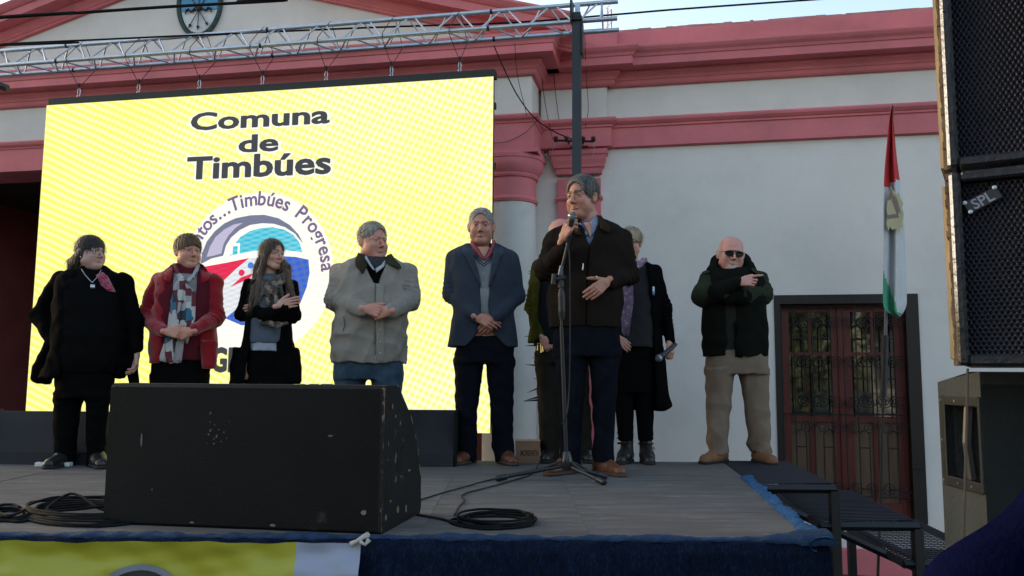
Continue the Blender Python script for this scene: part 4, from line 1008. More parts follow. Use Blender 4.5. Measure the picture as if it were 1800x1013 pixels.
# strap
m_ = MB(); pa = at(1701, 648, 2.2); pb = at(1693, 955, 2.2)
m_.tube([pa, (pa + pb) / 2 + np.array([0.001, 0, 0]), pb, pb - np.array([0.002, 0, 0.25])], 0.0035, 5)
tag(m_.build('hanging_cord', mat('pale_strap', (0.055, 0.045, 0.04), 0.7), org=tuple(pa)), 'thin pale cord hanging straight down from the lower black speaker', 'cord')
m_ = MB(); m_.prism([WS(-0.05, 0.0), cpt * [1, 1, 0], cpt * [1, 1, 0] + fr_ * 0.75, WS(0, 0) + fr_ * 0.75], up_ * 0.61)
SBB = thing('speaker_plinth', 'black low cabinet standing on the street under the olive speaker', 'cabinet', tuple(WS(0.2, 0)))
m_.build('cabinet', PAM, SBB)

# ------------------------------------------------------------------ flag
fo = -0.9
FT = fp(1569, 186, fo); FB = fp(1556, 600, fo); dn = (FB - FT) / np.linalg.norm(FB - FT)
FL = thing('flag', 'limp red, white and green flag with leafy emblem on a grey pole', 'flag', tuple(FT + dn * (np.linalg.norm(FB - FT) * 1.95)))
FB2 = FT + dn * ((FT[2]) / -dn[2])
m_ = MB(); m_.tube([FT, FB], 0.014, 8); m_.build('flagpole', mat('grey_pole', (0.10, 0.10, 0.11), 0.45, metal=0.2), FL); m_ = MB(); m_.tube([FB, FT + dn * (FT[2] / -dn[2])], 0.012, 8); m_.build('pole_foot', BLACKM, FL)
s600 = fp(1556, 590, fo - 0.002); m_ = MB(); m_.tube([s600, s600 + dn * 0.5], 0.028, 8); m_.build('pole_socket', BLACKM, FL)
NU, NVv = 26, 60
rows = [(186, 1567, 1571), (210, 1563, 1570), (240, 1560, 1573), (280, 1556, 1577), (310, 1554, 1581), (340, 1553, 1585), (400, 1553, 1590), (450, 1553, 1592), (500, 1552, 1594), (520, 1552, 1594), (534, 1552, 1594), (548, 1556, 1589), (556, 1577, 1581)]
ry = [r[0] for r in rows]; rl = [r[1] for r in rows]; rr_ = [r[2] for r in rows]
V = []; cols = []
for j in range(NVv + 1):
    py = 186 + (556 - 186) * j / NVv
    xl_ = np.interp(py, ry, rl); xr_ = np.interp(py, ry, rr_)
    for i in range(NU + 1):
        u = i / NU; px = xl_ + (xr_ - xl_) * u
        dpt = 0.05 * math.sin(u * 9.5 + j * 0.03) * min(1, j / 14) + 0.02 * math.sin(u * 19 + j * 0.08)
        if py > 534: py_ = py - 0.0
        V.append(fp(px, py + 1.5 * math.sin(u * 8), fo - 0.10 - dpt))
Fs = []; mi = []
for j in range(NVv):
    for i in range(NU):
        Fs.append((j * (NU + 1) + i, j * (NU + 1) + i + 1, (j + 1) * (NU + 1) + i + 1, (j + 1) * (NU + 1) + i))
        py = 186 + (556 - 186) * (j + .5) / NVv; u = (i + .5) / NU
        red = py < 330 - 16 * u
        green = (py - 480) > (u - 0.05) * 115 and u < 0.75 if py < 548 else u < 0.95
        mi.append(0 if red else (2 if green else 1))
FR_ = mat('flag_red', (0.50, 0.035, 0.04), 0.8, 0.1, 10, weave=0.2); FW_ = mat('flag_white', (0.52, 0.53, 0.55), 0.8, 0.06, 10, weave=0.2); FG_ = mat('flag_green', (0.06, 0.30, 0.18), 0.8, 0.1, 10, weave=0.2)
mesh_obj('flag_cloth', V, Fs, None, FL, None, True, [FR_, FW_, FG_], mi)
def flagpoly(pts, m, name, o):
    m_ = MB(); m_.prism([fp(px, py, fo - 0.172 - o) for px, py in pts], EY * -0.001); m_.build(name, m, FL)
flagpoly([(1562, 340), (1566, 328), (1570, 336), (1575, 342), (1580, 338), (1583, 350), (1588, 358), (1585, 366), (1589, 378), (1586, 392), (1588, 402), (1583, 400), (1580, 412), (1575, 402), (1568, 404), (1564, 398), (1562, 406), (1558, 394), (1560, 380), (1558, 366)], mat('flag_gold', (0.42, 0.38, 0.24), 0.8), 'flag_emblem', 0)
for pts in ([(1560, 352), (1566, 330), (1571, 345), (1567, 350)], [(1568, 352), (1572, 344), (1580, 374), (1577, 378)], [(1561, 378), (1578, 376), (1580, 382), (1560, 385)], [(1572, 340), (1577, 352), (1584, 376), (1580, 370)]):
    flagpoly(pts, mat('flag_leaf', (0.20, 0.14, 0.13), 0.8), 'flag_leaf', 0.003)

# ------------------------------------------------------------------ spiky plant behind the stage
PL = thing('spiky_plant', 'dry dark spiky leaves poking out beside the olive jacket', 'plant', (0.32, 6.3, 0))
r7 = random.Random(9)
LM = mat('dark_dry_leaf', (0.03, 0.032, 0.022), 0.7)
q = MB(); q.tube([(0.30, 6.35, 0), (0.30, 6.3, 2.45)], 0.022, 6); q.build('stem', LM, PL)
for k in range(26):
    z_ = 1.5 + 1.05 * k / 26; s_ = -1 if k % 3 else 1
    L_ = r7.uniform(0.12, 0.22); a = r7.uniform(0.1, 0.6)
    b_ = np.array([0.30, 6.3, z_])
    tip = b_ + np.array([s_ * L_ * math.cos(a), r7.uniform(-0.08, 0.05), L_ * math.sin(a) * (1 if k % 2 else -0.6)])
    md = (b_ + tip) / 2 + np.array([0, 0, 0.02])
    q = MB(); q.tube([b_, md, tip], [0.006, 0.008, 0.001], 4); q.build('leaf', LM, PL)

# ------------------------------------------------------------------ across the street (mirrored in the door panes, closes the open sky)
HS = thing('white_house', 'plain white house with green shutters across the street, mirrored in the door', 'house', (10, -22, 0))
HW = mat('house_white', (0.6, 0.58, 0.54), 0.9, 0.1, 2)
q = MB(); q.box((10, -24, 1.9), (6, 2, 1.9)); q.build('wall', HW, HS)
q = MB(); q.prism([(3.6, -21.6, 3.8), (3.6, -26.4, 3.8), (3.6, -24, 5.2)], (12.8, 0, 0)); q.build('roof', mat('tile_roof', (0.2, 0.08, 0.05), 0.9), HS)
for k in range(4):
    q = MB(); q.box((6 + k * 2.7, -21.98, 1.7), (0.5, 0.06, 0.7)); q.build('window', mat('green_shutter', (0.02, 0.12, 0.07), 0.6), HS)
for ti, (tx, ty, hh) in enumerate(((-16, -19, 7.5), (-7, -21, 8.5), (1.5, -19, 7.0), (18, -17, 9), (26, -14, 8))):
    T_ = thing('street_tree', 'leafy street tree across the road, number %s from the left behind the camera' % ['first', 'second', 'third', 'fourth', 'fifth'][ti], 'tree', (tx, ty, 0), group='street trees across the road')
    q = MB(); q.tube([(tx, ty, 0), (tx + 0.1, ty, 1.5), (tx, ty + 0.1, 3)], [0.28, 0.2, 0.15], 8)
    for k in range(5):
        a = k * 1.25; q.tube([(tx, ty, 2.6), (tx + 1.2 * math.cos(a), ty + 1.2 * math.sin(a), 4.3), (tx + 2 * math.cos(a), ty + 2 * math.sin(a), 5.6)], [0.12, 0.08, 0.03], 5)
    q.build('trunk', mat('bark', (0.08, 0.06, 0.045), 0.9), T_)
    rg = np.random.RandomState(ti); n = 5000
    cs = rg.normal(size=(26, 3)) * [2.3, 2.3, 1.5] + [tx, ty, hh * 0.66]
    P = cs[rg.randint(0, 26, n)] + rg.normal(size=(n, 3)) * 0.65
    a1 = rg.normal(size=(n, 3)); a1 /= np.linalg.norm(a1, axis=1)[:, None]; a2 = np.cross(a1, rg.normal(size=(n, 3))); a2 /= np.linalg.norm(a2, axis=1)[:, None]
    V = np.stack([P, P + a1 * 0.28, P + a1 * 0.1 + a2 * 0.2], 1).reshape(-1, 3)
    mesh_obj('crown', V, np.arange(n * 3).reshape(-1, 3), mat('foliage', (0.05, 0.08, 0.03), 0.8, 0.3, 3), T_)

# ================================================================== people: smooth implicit shapes meshed with surface nets
f32 = np.float32
class S:
    def __init__(s, f, lo, hi): s.f = f; s.lo = np.array(lo, float); s.hi = np.array(hi, float)
    def __call__(s, X, Y, Z): return s.f(X, Y, Z)
def smin(a, b, k):
    if k <= 0: return np.minimum(a, b)
    h = np.maximum(k - np.abs(a - b), 0) / k
    return np.minimum(a, b) - h * h * (k * 0.25)
def U(L, k=0.02):
    L = [l for l in L if l is not None]
    def f(X, Y, Z):
        d = L[0](X, Y, Z)
        for l in L[1:]: d = smin(d, l(X, Y, Z), k)
        return d
    return S(f, np.min([l.lo for l in L], 0), np.max([l.hi for l in L], 0))
def Cut(a, b, k=0.0):
    def f(X, Y, Z): return -smin(-a(X, Y, Z), b(X, Y, Z), k)
    return S(f, a.lo, a.hi)
def Cap(a, b):
    return S(lambda X, Y, Z: np.maximum(a(X, Y, Z), b(X, Y, Z)), a.lo, a.hi)
def Off(a, o): return S(lambda X, Y, Z: a(X, Y, Z) - o, a.lo - o, a.hi + o)
def half(p, n):          # half space: inside where (q - p).n < 0
    p = np.array(p, float); n = np.array(n, float); n /= np.linalg.norm(n)
    return S(lambda X, Y, Z: (X - p[0]) * n[0] + (Y - p[1]) * n[1] + (Z - p[2]) * n[2], [-9] * 3, [9] * 3)
def ell(c, r, R=None):
    c = np.array(c, float); r = np.array(r, float) if hasattr(r, '__len__') else np.array([r] * 3, float)
    def f(X, Y, Z):
        x = X - f32(c[0]); y = Y - f32(c[1]); z = Z - f32(c[2])
        if R is not None:
            x, y, z = (R[0][0] * x + R[1][0] * y + R[2][0] * z), (R[0][1] * x + R[1][1] * y + R[2][1] * z), (R[0][2] * x + R[1][2] * y + R[2][2] * z)
        x = x / f32(r[0]); y = y / f32(r[1]); z = z / f32(r[2])
        k0 = np.sqrt(x * x + y * y + z * z)
        x = x / f32(r[0]); y = y / f32(r[1]); z = z / f32(r[2])
        k1 = np.sqrt(x * x + y * y + z * z) + f32(1e-6)
        return k0 * (k0 - 1) / k1
    m = max(r); return S(f, c - (m if R is not None else r), c + (m if R is not None else r))
def cone(a, b, ra, rb, wr=0.0, lam=0.035, at_=1.0, wid=0.10, flat=None):
    a = np.array(a, float); b = np.array(b, float); ba = b - a; L2 = float(ba @ ba) + 1e-9; L_ = math.sqrt(L2)
    ph = a[0] * 40 + b[2] * 70
    def f(X, Y, Z):
        x = X - f32(a[0]); y = Y - f32(a[1]); z = Z - f32(a[2])
        h = (x * f32(ba[0]) + y * f32(ba[1]) + z * f32(ba[2])) / f32(L2)
        hc = np.clip(h, 0, 1)
        x = x - hc * f32(ba[0]); y = y - hc * f32(ba[1]); z = z - hc * f32(ba[2])
        if flat is not None:       # flatten along a direction
            n, s_ = flat; dn = x * n[0] + y * n[1] + z * n[2]
            x = x + dn * n[0] * (s_ - 1); y = y + dn * n[1] * (s_ - 1); z = z + dn * n[2] * (s_ - 1)
        d = np.sqrt(x * x + y * y + z * z) - (ra + (rb - ra) * hc)
        if wr:
            e = np.exp(-(((h - at_) * L_) / wid) ** 2)
            sv = 2 * np.abs(np.sin(0.5 * (h * L_ * 6.283 / lam + ph + 3.4 * np.sin(x * 21 + z * 17 + ph) + 3.0 * np.sin(y * 23 - z * 15 + x * 9)))) - 1
            d = d + (wr * 1.0) * e * (sv * (0.5 + 0.5 * np.sin(x * 13 + y * 17 + z * 11 + ph)) )
        return d
    m = max(ra, rb); return S(f, np.minimum(a, b) - m, np.maximum(a, b) + m)
def chain(P, R, k=0.01):
    return U([cone(P[i], P[i + 1], R[i], R[i + 1]) for i in range(len(P) - 1)], k)
def loftw(rows, n=2.4, zlo=None, zhi=None, sm=0.02, capk=0.0):       # rows (z, cx, cy, hx, hy) in metres
    rows = sorted(rows); A = np.array(rows, float)
    zz = np.arange(A[0, 0], A[-1, 0] + 0.004, 0.004)
    C_ = np.stack([np.interp(zz, A[:, 0], A[:, i]) for i in range(1, 5)], 1)
    w = max(1, int(sm / 0.004)); ker = np.hanning(2 * w + 3)[1:-1]; ker /= ker.sum()
    for i in range(4):
        p = np.pad(C_[:, i], w, mode='edge'); C_[:, i] = np.convolve(p, ker, 'valid')[:len(zz)]
    zl = A[0, 0] if zlo is None else zlo; zh = A[-1, 0] if zhi is None else zhi
    def f(X, Y, Z):
        cx = np.interp(Z, zz, C_[:, 0]).astype(f32); cy = np.interp(Z, zz, C_[:, 1]).astype(f32)
        hx = np.interp(Z, zz, C_[:, 2]).astype(f32); hy = np.interp(Z, zz, C_[:, 3]).astype(f32)
        a = np.abs(X - cx) / hx; b = np.abs(Y - cy) / hy
        rho = (a ** n + b ** n + f32(1e-9)) ** (1.0 / n)
        d = (rho - 1) * np.minimum(hx, hy)
        return np.maximum(np.maximum(d, zl - Z), Z - zh)
    lo = [(A[:, 1] - A[:, 3]).min(), (A[:, 2] - A[:, 4]).min(), zl]; hi = [(A[:, 1] + A[:, 3]).max(), (A[:, 2] + A[:, 4]).max(), zh]
    return S(f, lo, hi)
def folds(seed, amp, sc=14.0, ax=(1, 1, 0.7), n=4):
    r = np.random.RandomState(seed); K = r.normal(size=(n, 3)) * ax * sc; Q = r.normal(size=(n, 3)) * sc * 0.6; ph = r.uniform(0, 6.28, (n, 2)); amp = amp * 0.95
    def f(X, Y, Z):
        d = 0
        for i in range(n):
            if i == n - 1: d = d + 0.35 * np.sin(2.3 * (K[0, 0] * X + K[0, 1] * Y + K[0, 2] * Z) + 2.0 * np.sin(Q[1, 0] * 1.5 * X + Q[1, 2] * 1.5 * Z))
            d = d - (1 - 2 * np.abs(np.sin(K[i, 0] * X + K[i, 1] * Y + K[i, 2] * Z + ph[i, 0] + 1.7 * np.sin(Q[i, 0] * X + Q[i, 1] * Y + Q[i, 2] * Z + ph[i, 1]))))
        return (amp / n * 1.6) * d
    return f
def Disp(a, fn, k=1.0): return S(lambda X, Y, Z: a(X, Y, Z) + fn(X, Y, Z), a.lo - 0.012, a.hi + 0.012)
_CO = np.array([(i, j, k) for i in (0, 1) for j in (0, 1) for k in (0, 1)])
_ED = [(a, b) for a in range(8) for b in range(a + 1, 8) if np.abs(_CO[a] - _CO[b]).sum() == 1]
def nets(s, h, lo=None, hi=None):
    lo = (s.lo if lo is None else np.array(lo, float)) - 2.5 * h; hi = (s.hi if hi is None else np.array(hi, float)) + 2.5 * h
    n = np.ceil((hi - lo) / h).astype(int) + 1
    X = (lo[0] + h * np.arange(n[0])).astype(f32)[:, None, None]; Y = (lo[1] + h * np.arange(n[1])).astype(f32)[None, :, None]; Z = (lo[2] + h * np.arange(n[2])).astype(f32)[None, None, :]
    D = np.broadcast_to(s(X, Y, Z), tuple(n)).astype(f32)
    ins = D < 0
    m = np.zeros(tuple(n - 1), np.int8)
    for c in _CO: m += ins[c[0]:n[0] - 1 + c[0], c[1]:n[1] - 1 + c[1], c[2]:n[2] - 1 + c[2]]
    act = (m > 0) & (m < 8)
    I = np.argwhere(act); 
    if len(I) == 0: return np.zeros((0, 3)), np.zeros((0, 4), int)
    vid = np.full(act.shape, -1, np.int64); vid[act] = np.arange(len(I))
    cv = [D[I[:, 0] + c[0], I[:, 1] + c[1], I[:, 2] + c[2]] for c in _CO]
    acc = np.zeros((len(I), 3)); cnt = np.zeros(len(I))
    for a, b in _ED:
        cr = (cv[a] < 0) != (cv[b] < 0)
        t = np.where(cr, cv[a] / (cv[a] - cv[b] + 1e-12), 0)
        acc += np.where(cr[:, None], _CO[a] + t[:, None] * (_CO[b] - _CO[a]), 0); cnt += cr
    V = lo + h * (I + acc / cnt[:, None])
    Fs = []
    for ax in range(3):
        b1, b2 = (ax + 1) % 3, (ax + 2) % 3
        s0 = [slice(1, -1)] * 3; s0[ax] = slice(0, n[ax] - 1); s1 = list(s0); s1[ax] = slice(1, n[ax])
        A_ = ins[tuple(s0)]; B_ = ins[tuple(s1)]
        for sg in (0, 1):
            E = np.argwhere((A_ & ~B_) if sg == 0 else (~A_ & B_))
            if not len(E): continue
            E = E + 1; E[:, ax] -= 1
            q = []
            for (u, w) in ((-1, -1), (0, -1), (0, 0), (-1, 0)):
                c = E.copy(); c[:, b1] += u; c[:, b2] += w; q.append(vid[c[:, 0], c[:, 1], c[:, 2]])
            q = np.stack(q, 1); Fs.append(q if sg == 0 else q[:, ::-1])
    Fs = np.concatenate(Fs); Fs = Fs[(Fs >= 0).all(1)]
    return V, Fs
def join(parts):
    V = []; Fs = []; o = 0
    for v, f_ in parts:
        if len(v) == 0: continue
        V.append(v); Fs.append(np.asarray(f_) + o); o += len(v)
    return np.concatenate(V), np.concatenate(Fs)
def rotz(a): a = math.radians(a); return np.array([[math.cos(a), -math.sin(a), 0], [math.sin(a), math.cos(a), 0], [0, 0, 1]])
def rotx(a): a = math.radians(a); return np.array([[1, 0, 0], [0, math.cos(a), -math.sin(a)], [0, math.sin(a), math.cos(a)]])
def roty(a): a = math.radians(a); return np.array([[math.cos(a), 0, math.sin(a)], [0, 1, 0], [-math.sin(a), 0, math.cos(a)]])
def xf(s, c, R, k):      # a shape given in head-local metres, placed in the world
    c = np.array(c, float); R = np.array(R, float)
    def f(X, Y, Z):
        x = (X - f32(c[0])) / f32(k); y = (Y - f32(c[1])) / f32(k); z = (Z - f32(c[2])) / f32(k)
        lx = f32(R[0, 0]) * x + f32(R[1, 0]) * y + f32(R[2, 0]) * z
        ly = f32(R[0, 1]) * x + f32(R[1, 1]) * y + f32(R[2, 1]) * z
        lz = f32(R[0, 2]) * x + f32(R[1, 2]) * y + f32(R[2, 2]) * z
        return s(lx, ly, lz) * f32(k)
    cs = np.array([c + R @ (np.array([a, b, d]) * k) for a in (s.lo[0], s.hi[0]) for b in (s.lo[1], s.hi[1]) for d in (s.lo[2], s.hi[2])])
    return S(f, cs.min(0), cs.max(0))

# ---- skin: colour varies over the face through a vertex colour layer that marks lips, brows and stubble only
def skin_mat(name, col, red=(0.30, 0.10, 0.08), brow=(0.05, 0.04, 0.035), beard=None):
    m = bpy.data.materials.new(name); m.use_nodes = True; t = m.node_tree; N = t.nodes; L = t.links; b = N['Principled BSDF']
    at_ = N.new('ShaderNodeAttribute'); at_.attribute_name = 'marks'
    sp = N.new('ShaderNodeSeparateColor'); L.new(at_.outputs['Color'], sp.inputs[0])
    tc = N.new('ShaderNodeTexCoord'); nz = N.new('ShaderNodeTexNoise'); nz.inputs['Scale'].default_value = 22; nz.inputs['Detail'].default_value = 5
    L.new(tc.outputs['Object'], nz.inputs['Vector'])
    m0 = N.new('ShaderNodeMix'); m0.data_type = 'RGBA'; m0.inputs[6].default_value = (*col, 1); m0.inputs[7].default_value = (col[0] * 1.05, col[1] * 0.78, col[2] * 0.72, 1)
    mr = N.new('ShaderNodeMapRange'); mr.inputs[1].default_value = 0.35; mr.inputs[2].default_value = 0.7; L.new(nz.outputs[0], mr.inputs[0]); L.new(mr.outputs[0], m0.inputs[0])
    src = m0.outputs[2]
    for ch_, c2 in ((0, red), (1, brow), (2, beard or brow)):
        mx = N.new('ShaderNodeMix'); mx.data_type = 'RGBA'; L.new(sp.outputs[ch_], mx.inputs[0]); L.new(src, mx.inputs[6]); mx.inputs[7].default_value = (*c2, 1); src = mx.outputs[2]
    L.new(src, b.inputs['Base Color'])
    b.inputs['Roughness'].default_value = 0.48; b.inputs['Specular IOR Level'].default_value = 0.45
    b.inputs['Subsurface Weight'].default_value = 0.12; b.inputs['Subsurface Radius'].default_value = (0.8, 0.3, 0.2); b.inputs['Subsurface Scale'].default_value = 0.01
    nb = N.new('ShaderNodeTexNoise'); nb.inputs['Scale'].default_value = 160; L.new(tc.outputs['Object'], nb.inputs['Vector'])
    bp = N.new('ShaderNodeBump'); bp.inputs['Strength'].default_value = 0.15; bp.inputs['Distance'].default_value = 0.003; L.new(nb.outputs[0], bp.inputs['Height']); L.new(bp.outputs[0], b.inputs['Normal'])
    return m
def hair_mat(name, c1, c2, stretch=(70, 70, 6), rough=0.5):
    m = bpy.data.materials.new(name); m.use_nodes = True; t = m.node_tree; N = t.nodes; L = t.links; b = N['Principled BSDF']
    tc = N.new('ShaderNodeTexCoord'); mp = N.new('ShaderNodeMapping'); mp.inputs['Scale'].default_value = stretch; L.new(tc.outputs['Object'], mp.inputs[0])
    nz = N.new('ShaderNodeTexNoise'); nz.inputs['Scale'].default_value = 1.0; nz.inputs['Detail'].default_value = 5; L.new(mp.outputs[0], nz.inputs['Vector'])
    mr = N.new('ShaderNodeMapRange'); mr.inputs[1].default_value = 0.35; mr.inputs[2].default_value = 0.68; L.new(nz.outputs[0], mr.inputs[0])
    mx = N.new('ShaderNodeMix'); mx.data_type = 'RGBA'; mx.inputs[6].default_value = (*c1, 1); mx.inputs[7].default_value = (*c2, 1); L.new(mr.outputs[0], mx.inputs[0]); L.new(mx.outputs[2], b.inputs['Base Color'])
    b.inputs['Roughness'].default_value = rough; b.inputs['Specular IOR Level'].default_value = 0.4
    bp = N.new('ShaderNodeBump'); bp.inputs['Strength'].default_value = 0.8; bp.inputs['Distance'].default_value = 0.006; L.new(nz.outputs[0], bp.inputs['Height']); L.new(bp.outputs[0], b.inputs['Normal'])
    return m
def cloth(name, col, **k):
    d = dict(rough=0.9, var=0.16, nscale=9, bump=0.35, bscale=120, spec=0.02, sheen=0.0, weave=0.15, wscale=260); d.update(k)
    return mat(name, col, **d)

def head_sdf(p):
    """p: face options. Local frame: x to the image right, -y out of the face, z up, eyes at z = 0, crown 0.115, chin -0.115."""
    w = p.get('w', 1.0); fat = p.get('fat', 0.0); nose = p.get('nose', 1.0)
    E = lambda c, r, R=None: ell(c, r, R)
    skull = E((0, .014, .036), (.073 * w, .092, .079))
    face = U([skull, E((0, -.018, -.030), (.060 * w + fat * .012, .068, .082))], .03)
    face = U([face, E((0, -.056, -.094), (.026 + fat * .01, .024, .021)), cone((-.048 * w, -.002, -.066), (-.018, -.05, -.098), .018 + fat * .008, .014), cone((.048 * w, -.002, -.066), (.018, -.05, -.098), .018 + fat * .008, .014)], .022)
    if fat > 0: face = U([face, E((0, -.030, -.102), (.045, .040, .022 + .008 * fat)), E((-.045, -.040, -.055), (.022, .026, .03)), E((.045, -.040, -.055), (.022, .026, .03))], .025)
    ck = [E((sx * .038 * w, -.062, -.030), (.020, .017, .018)) for sx in (-1, 1)]
    br = [cone((sx * .010, -.088, .019), (sx * .044, -.070, .014), .0085, .0075) for sx in (-1, 1)]
    face = U([face] + ck + br, .016)
    sock = U([E((sx * .031, -.094, .001), (.0165, .014, .0105)) for sx in (-1, 1)], .003)
    face = Cut(face, sock, .010)
    ns = U([cone((0, -.083, .008), (0, -.106 - .004 * nose, -.033), .0065, .0090 * nose), E((-.0110, -.095, -.0385), (.0075, .010, .0065)), E((.0110, -.095, -.0385), (.0075, .010, .0065))], .007)
    face = U([face, ns], .010)
    lids = [E((sx * .031, -.0700, .0005), .0150) for sx in (-1, 1)]
    face = U([face] + lids, .004)
    sl = p.get('slit', 1.0)
    slit = U([E((sx * .031, -.086, -.0005), (.0125, .010, .0042 * sl), roty(-sx * 3)) for sx in (-1, 1)], .001)
    face = Cut(face, slit, .0015)
    sm_ = p.get('smile', -0.45)
    up = U([cone((sx * (.023 + .003 * sm_), -.0775 + .004 * sm_, -.0645 + .006 * sm_), (0, -.0895, -.0605), .0028, .0048) for sx in (-1, 1)], .004)
    lo = U([cone((sx * .018, -.0815, -.0690 + .003 * sm_), (0, -.0880, -.0710), .0035, .0054) for sx in (-1, 1)], .004)
    face = U([face, up, lo], .005)
    mouth = U([cone((-.024 - .003 * sm_, -.0845, -.0655 + .006 * sm_), (0, -.096, -.0655), .0012, .0018), cone((.024 + .003 * sm_, -.0845, -.0655 + .006 * sm_), (0, -.096, -.0655), .0012, .0018)], .001)
    face = Cut(face, mouth, .002)
    for sx in (-1, 1):      # folds from nose to mouth corners
        if p.get('age', 0.5) > 0.3:
            face = Cut(face, cone((sx * .019, -.098, -.040), (sx * .031, -.088, -.064), .0022, .0016), .006)
    ears = []
    for sx in (-1, 1):
        R = roty(sx * 8) @ rotz(-sx * 22)
        e = E((sx * .0765 * w, .010, -.006), (.0085, .019, .031), R)
        e = Cut(e, E((sx * .0865 * w, .004, -.002), (.007, .011, .020), R), .004)
        ears.append(e)
    face = U([face] + ears, .006)
    return face
def head_marks(Pl, p):
    """Pl: head-local points -> (lips, brows, beard) masks."""
    x, y, z = Pl[:, 0], Pl[:, 1], Pl[:, 2]; sm_ = p.get('smile', -0.45)
    front = y < -.03
    cz = -.0655 + .006 * sm_ * (np.abs(x) / .02) ** 2
    lip = np.clip(1.5 - np.sqrt((x / .024) ** 2 + ((z - cz) / .0068) ** 2) * 1.1, 0, 1) * front * p.get('lip', 0.7)
    ax = np.abs(x); bz = .0205 + .002 * np.sin((ax - .012) / .036 * 3.1) - np.clip(ax - .038, 0, 1) * .35
    bw = p.get('browt', 1.0)
    brow = np.clip(1.8 - np.abs(z - bz) / (.0042 * bw), 0, 1) * ((ax > .010) & (ax < .047)) * front * p.get('brow', 0.9)
    lash = np.clip(1.6 - np.abs(z - (.0045 - .35 * np.clip(ax - .036, 0, 1))) / .0016, 0, 1) * ((ax > .019) & (ax < .044)) * (y < -.07) * p.get('lash', 0.75)
    brow = np.maximum(brow, lash)
    lo_l = np.clip(1.4 - np.abs(z + .0055) / .0012, 0, 1) * ((ax > .021) & (ax < .042)) * (y < -.07) * .3
    brow = np.maximum(brow, lo_l)
    beard = np.zeros(len(x))
    if p.get('beard', 0):
        d = np.clip((-.045 - z) / .012, 0, 1) * np.clip((.0 - y) / .03, 0, 1) * (1 - np.clip(1.6 - np.sqrt((x / .021) ** 2 + ((z - cz) / .0075) ** 2), 0, 1))
        g = p.get('goatee', 0)
        if g: d = d * np.clip(1.7 - np.abs(x) / .024, 0, 1)
        beard = d * p['beard']
    if p.get('sides', 0):
        s_ = np.clip((ax - .052) / .01, 0, 1) * np.clip((.075 - z) / .02, 0, 1) * np.clip((z + .05) / .02, 0, 1) * np.clip((y + .025) / .015, 0, 1)
        s2 = np.clip((y - .045) / .02, 0, 1) * np.clip((.06 - z) / .02, 0, 1) * np.clip((z + .07) / .02, 0, 1)
        beard = np.maximum(beard, np.maximum(s_, s2) * p['sides'])
    return np.stack([lip, brow, beard, np.ones(len(x))], 1)

def hand(w, f_, n, side, curls=((25, 30, 20),) * 4, s=1.0, thumb=(0.7, 0.6, 0.35), splay=0.02, tb=20):
    w = np.array(w, float); f_ = np.array(f_, float); f_ /= np.linalg.norm(f_); n = np.array(n, float); n = n - f_ * (n @ f_); n /= np.linalg.norm(n)
    l = np.cross(f_, n) * side
    offs = (.031, .0105, -.0105, -.030); kn = (.092, .095, .090, .082)
    bones = ((.042, .025, .021), (.046, .029, .022), (.042, .027, .021), (.034, .020, .019)); rad = (.0092, .0095, .0090, .0080)
    palm = [cone(w - f_ * .02 * s, w + f_ * .02 * s, .021 * s, .020 * s, flat=None)]
    fing = []
    for i in range(4):
        k = w + (f_ * kn[i] + l * offs[i]) * s
        palm.append(cone(w + (f_ * .015 + l * offs[i] * .55) * s, k, .0145 * s, .0108 * s))
        a = 0; p = k; P = [p]; c = curls[i] if len(curls) == 4 else curls[0]
        for j in range(3):
            a += math.radians(c[j]); d = f_ * math.cos(a) + n * math.sin(a) + l * (offs[i] * splay / .02 * (1 if j == 0 else .4)) * 10 * .1
            d /= np.linalg.norm(d); p = p + d * bones[i][j] * s; P.append(p)
        r = rad[i] * s
        fing.append(chain(P, [r * 1.08, r, r * .92, r * .78], .003))
    b = w + (f_ * .022 + l * .024 + n * .006) * s
    d1 = f_ * thumb[0] + l * thumb[1] + n * thumb[2]; d1 /= np.linalg.norm(d1)
    p1 = b + d1 * .042 * s
    a = math.radians(tb); d2 = d1 * math.cos(a) + (f_ * .8 - l * .3 + n * .2) * math.sin(a); d2 /= np.linalg.norm(d2)
    p2 = p1 + d2 * .030 * s; p3 = p2 + d2 * .022 * s
    th = chain([b, p1, p2, p3], [.0165 * s, .0115 * s, .0102 * s, .0082 * s], .005)
    pm = U(palm, .010)
    fg = fing[0]
    for q in fing[1:]: fg = U([fg, q], .0015)
    return U([pm, fg, th], .006)

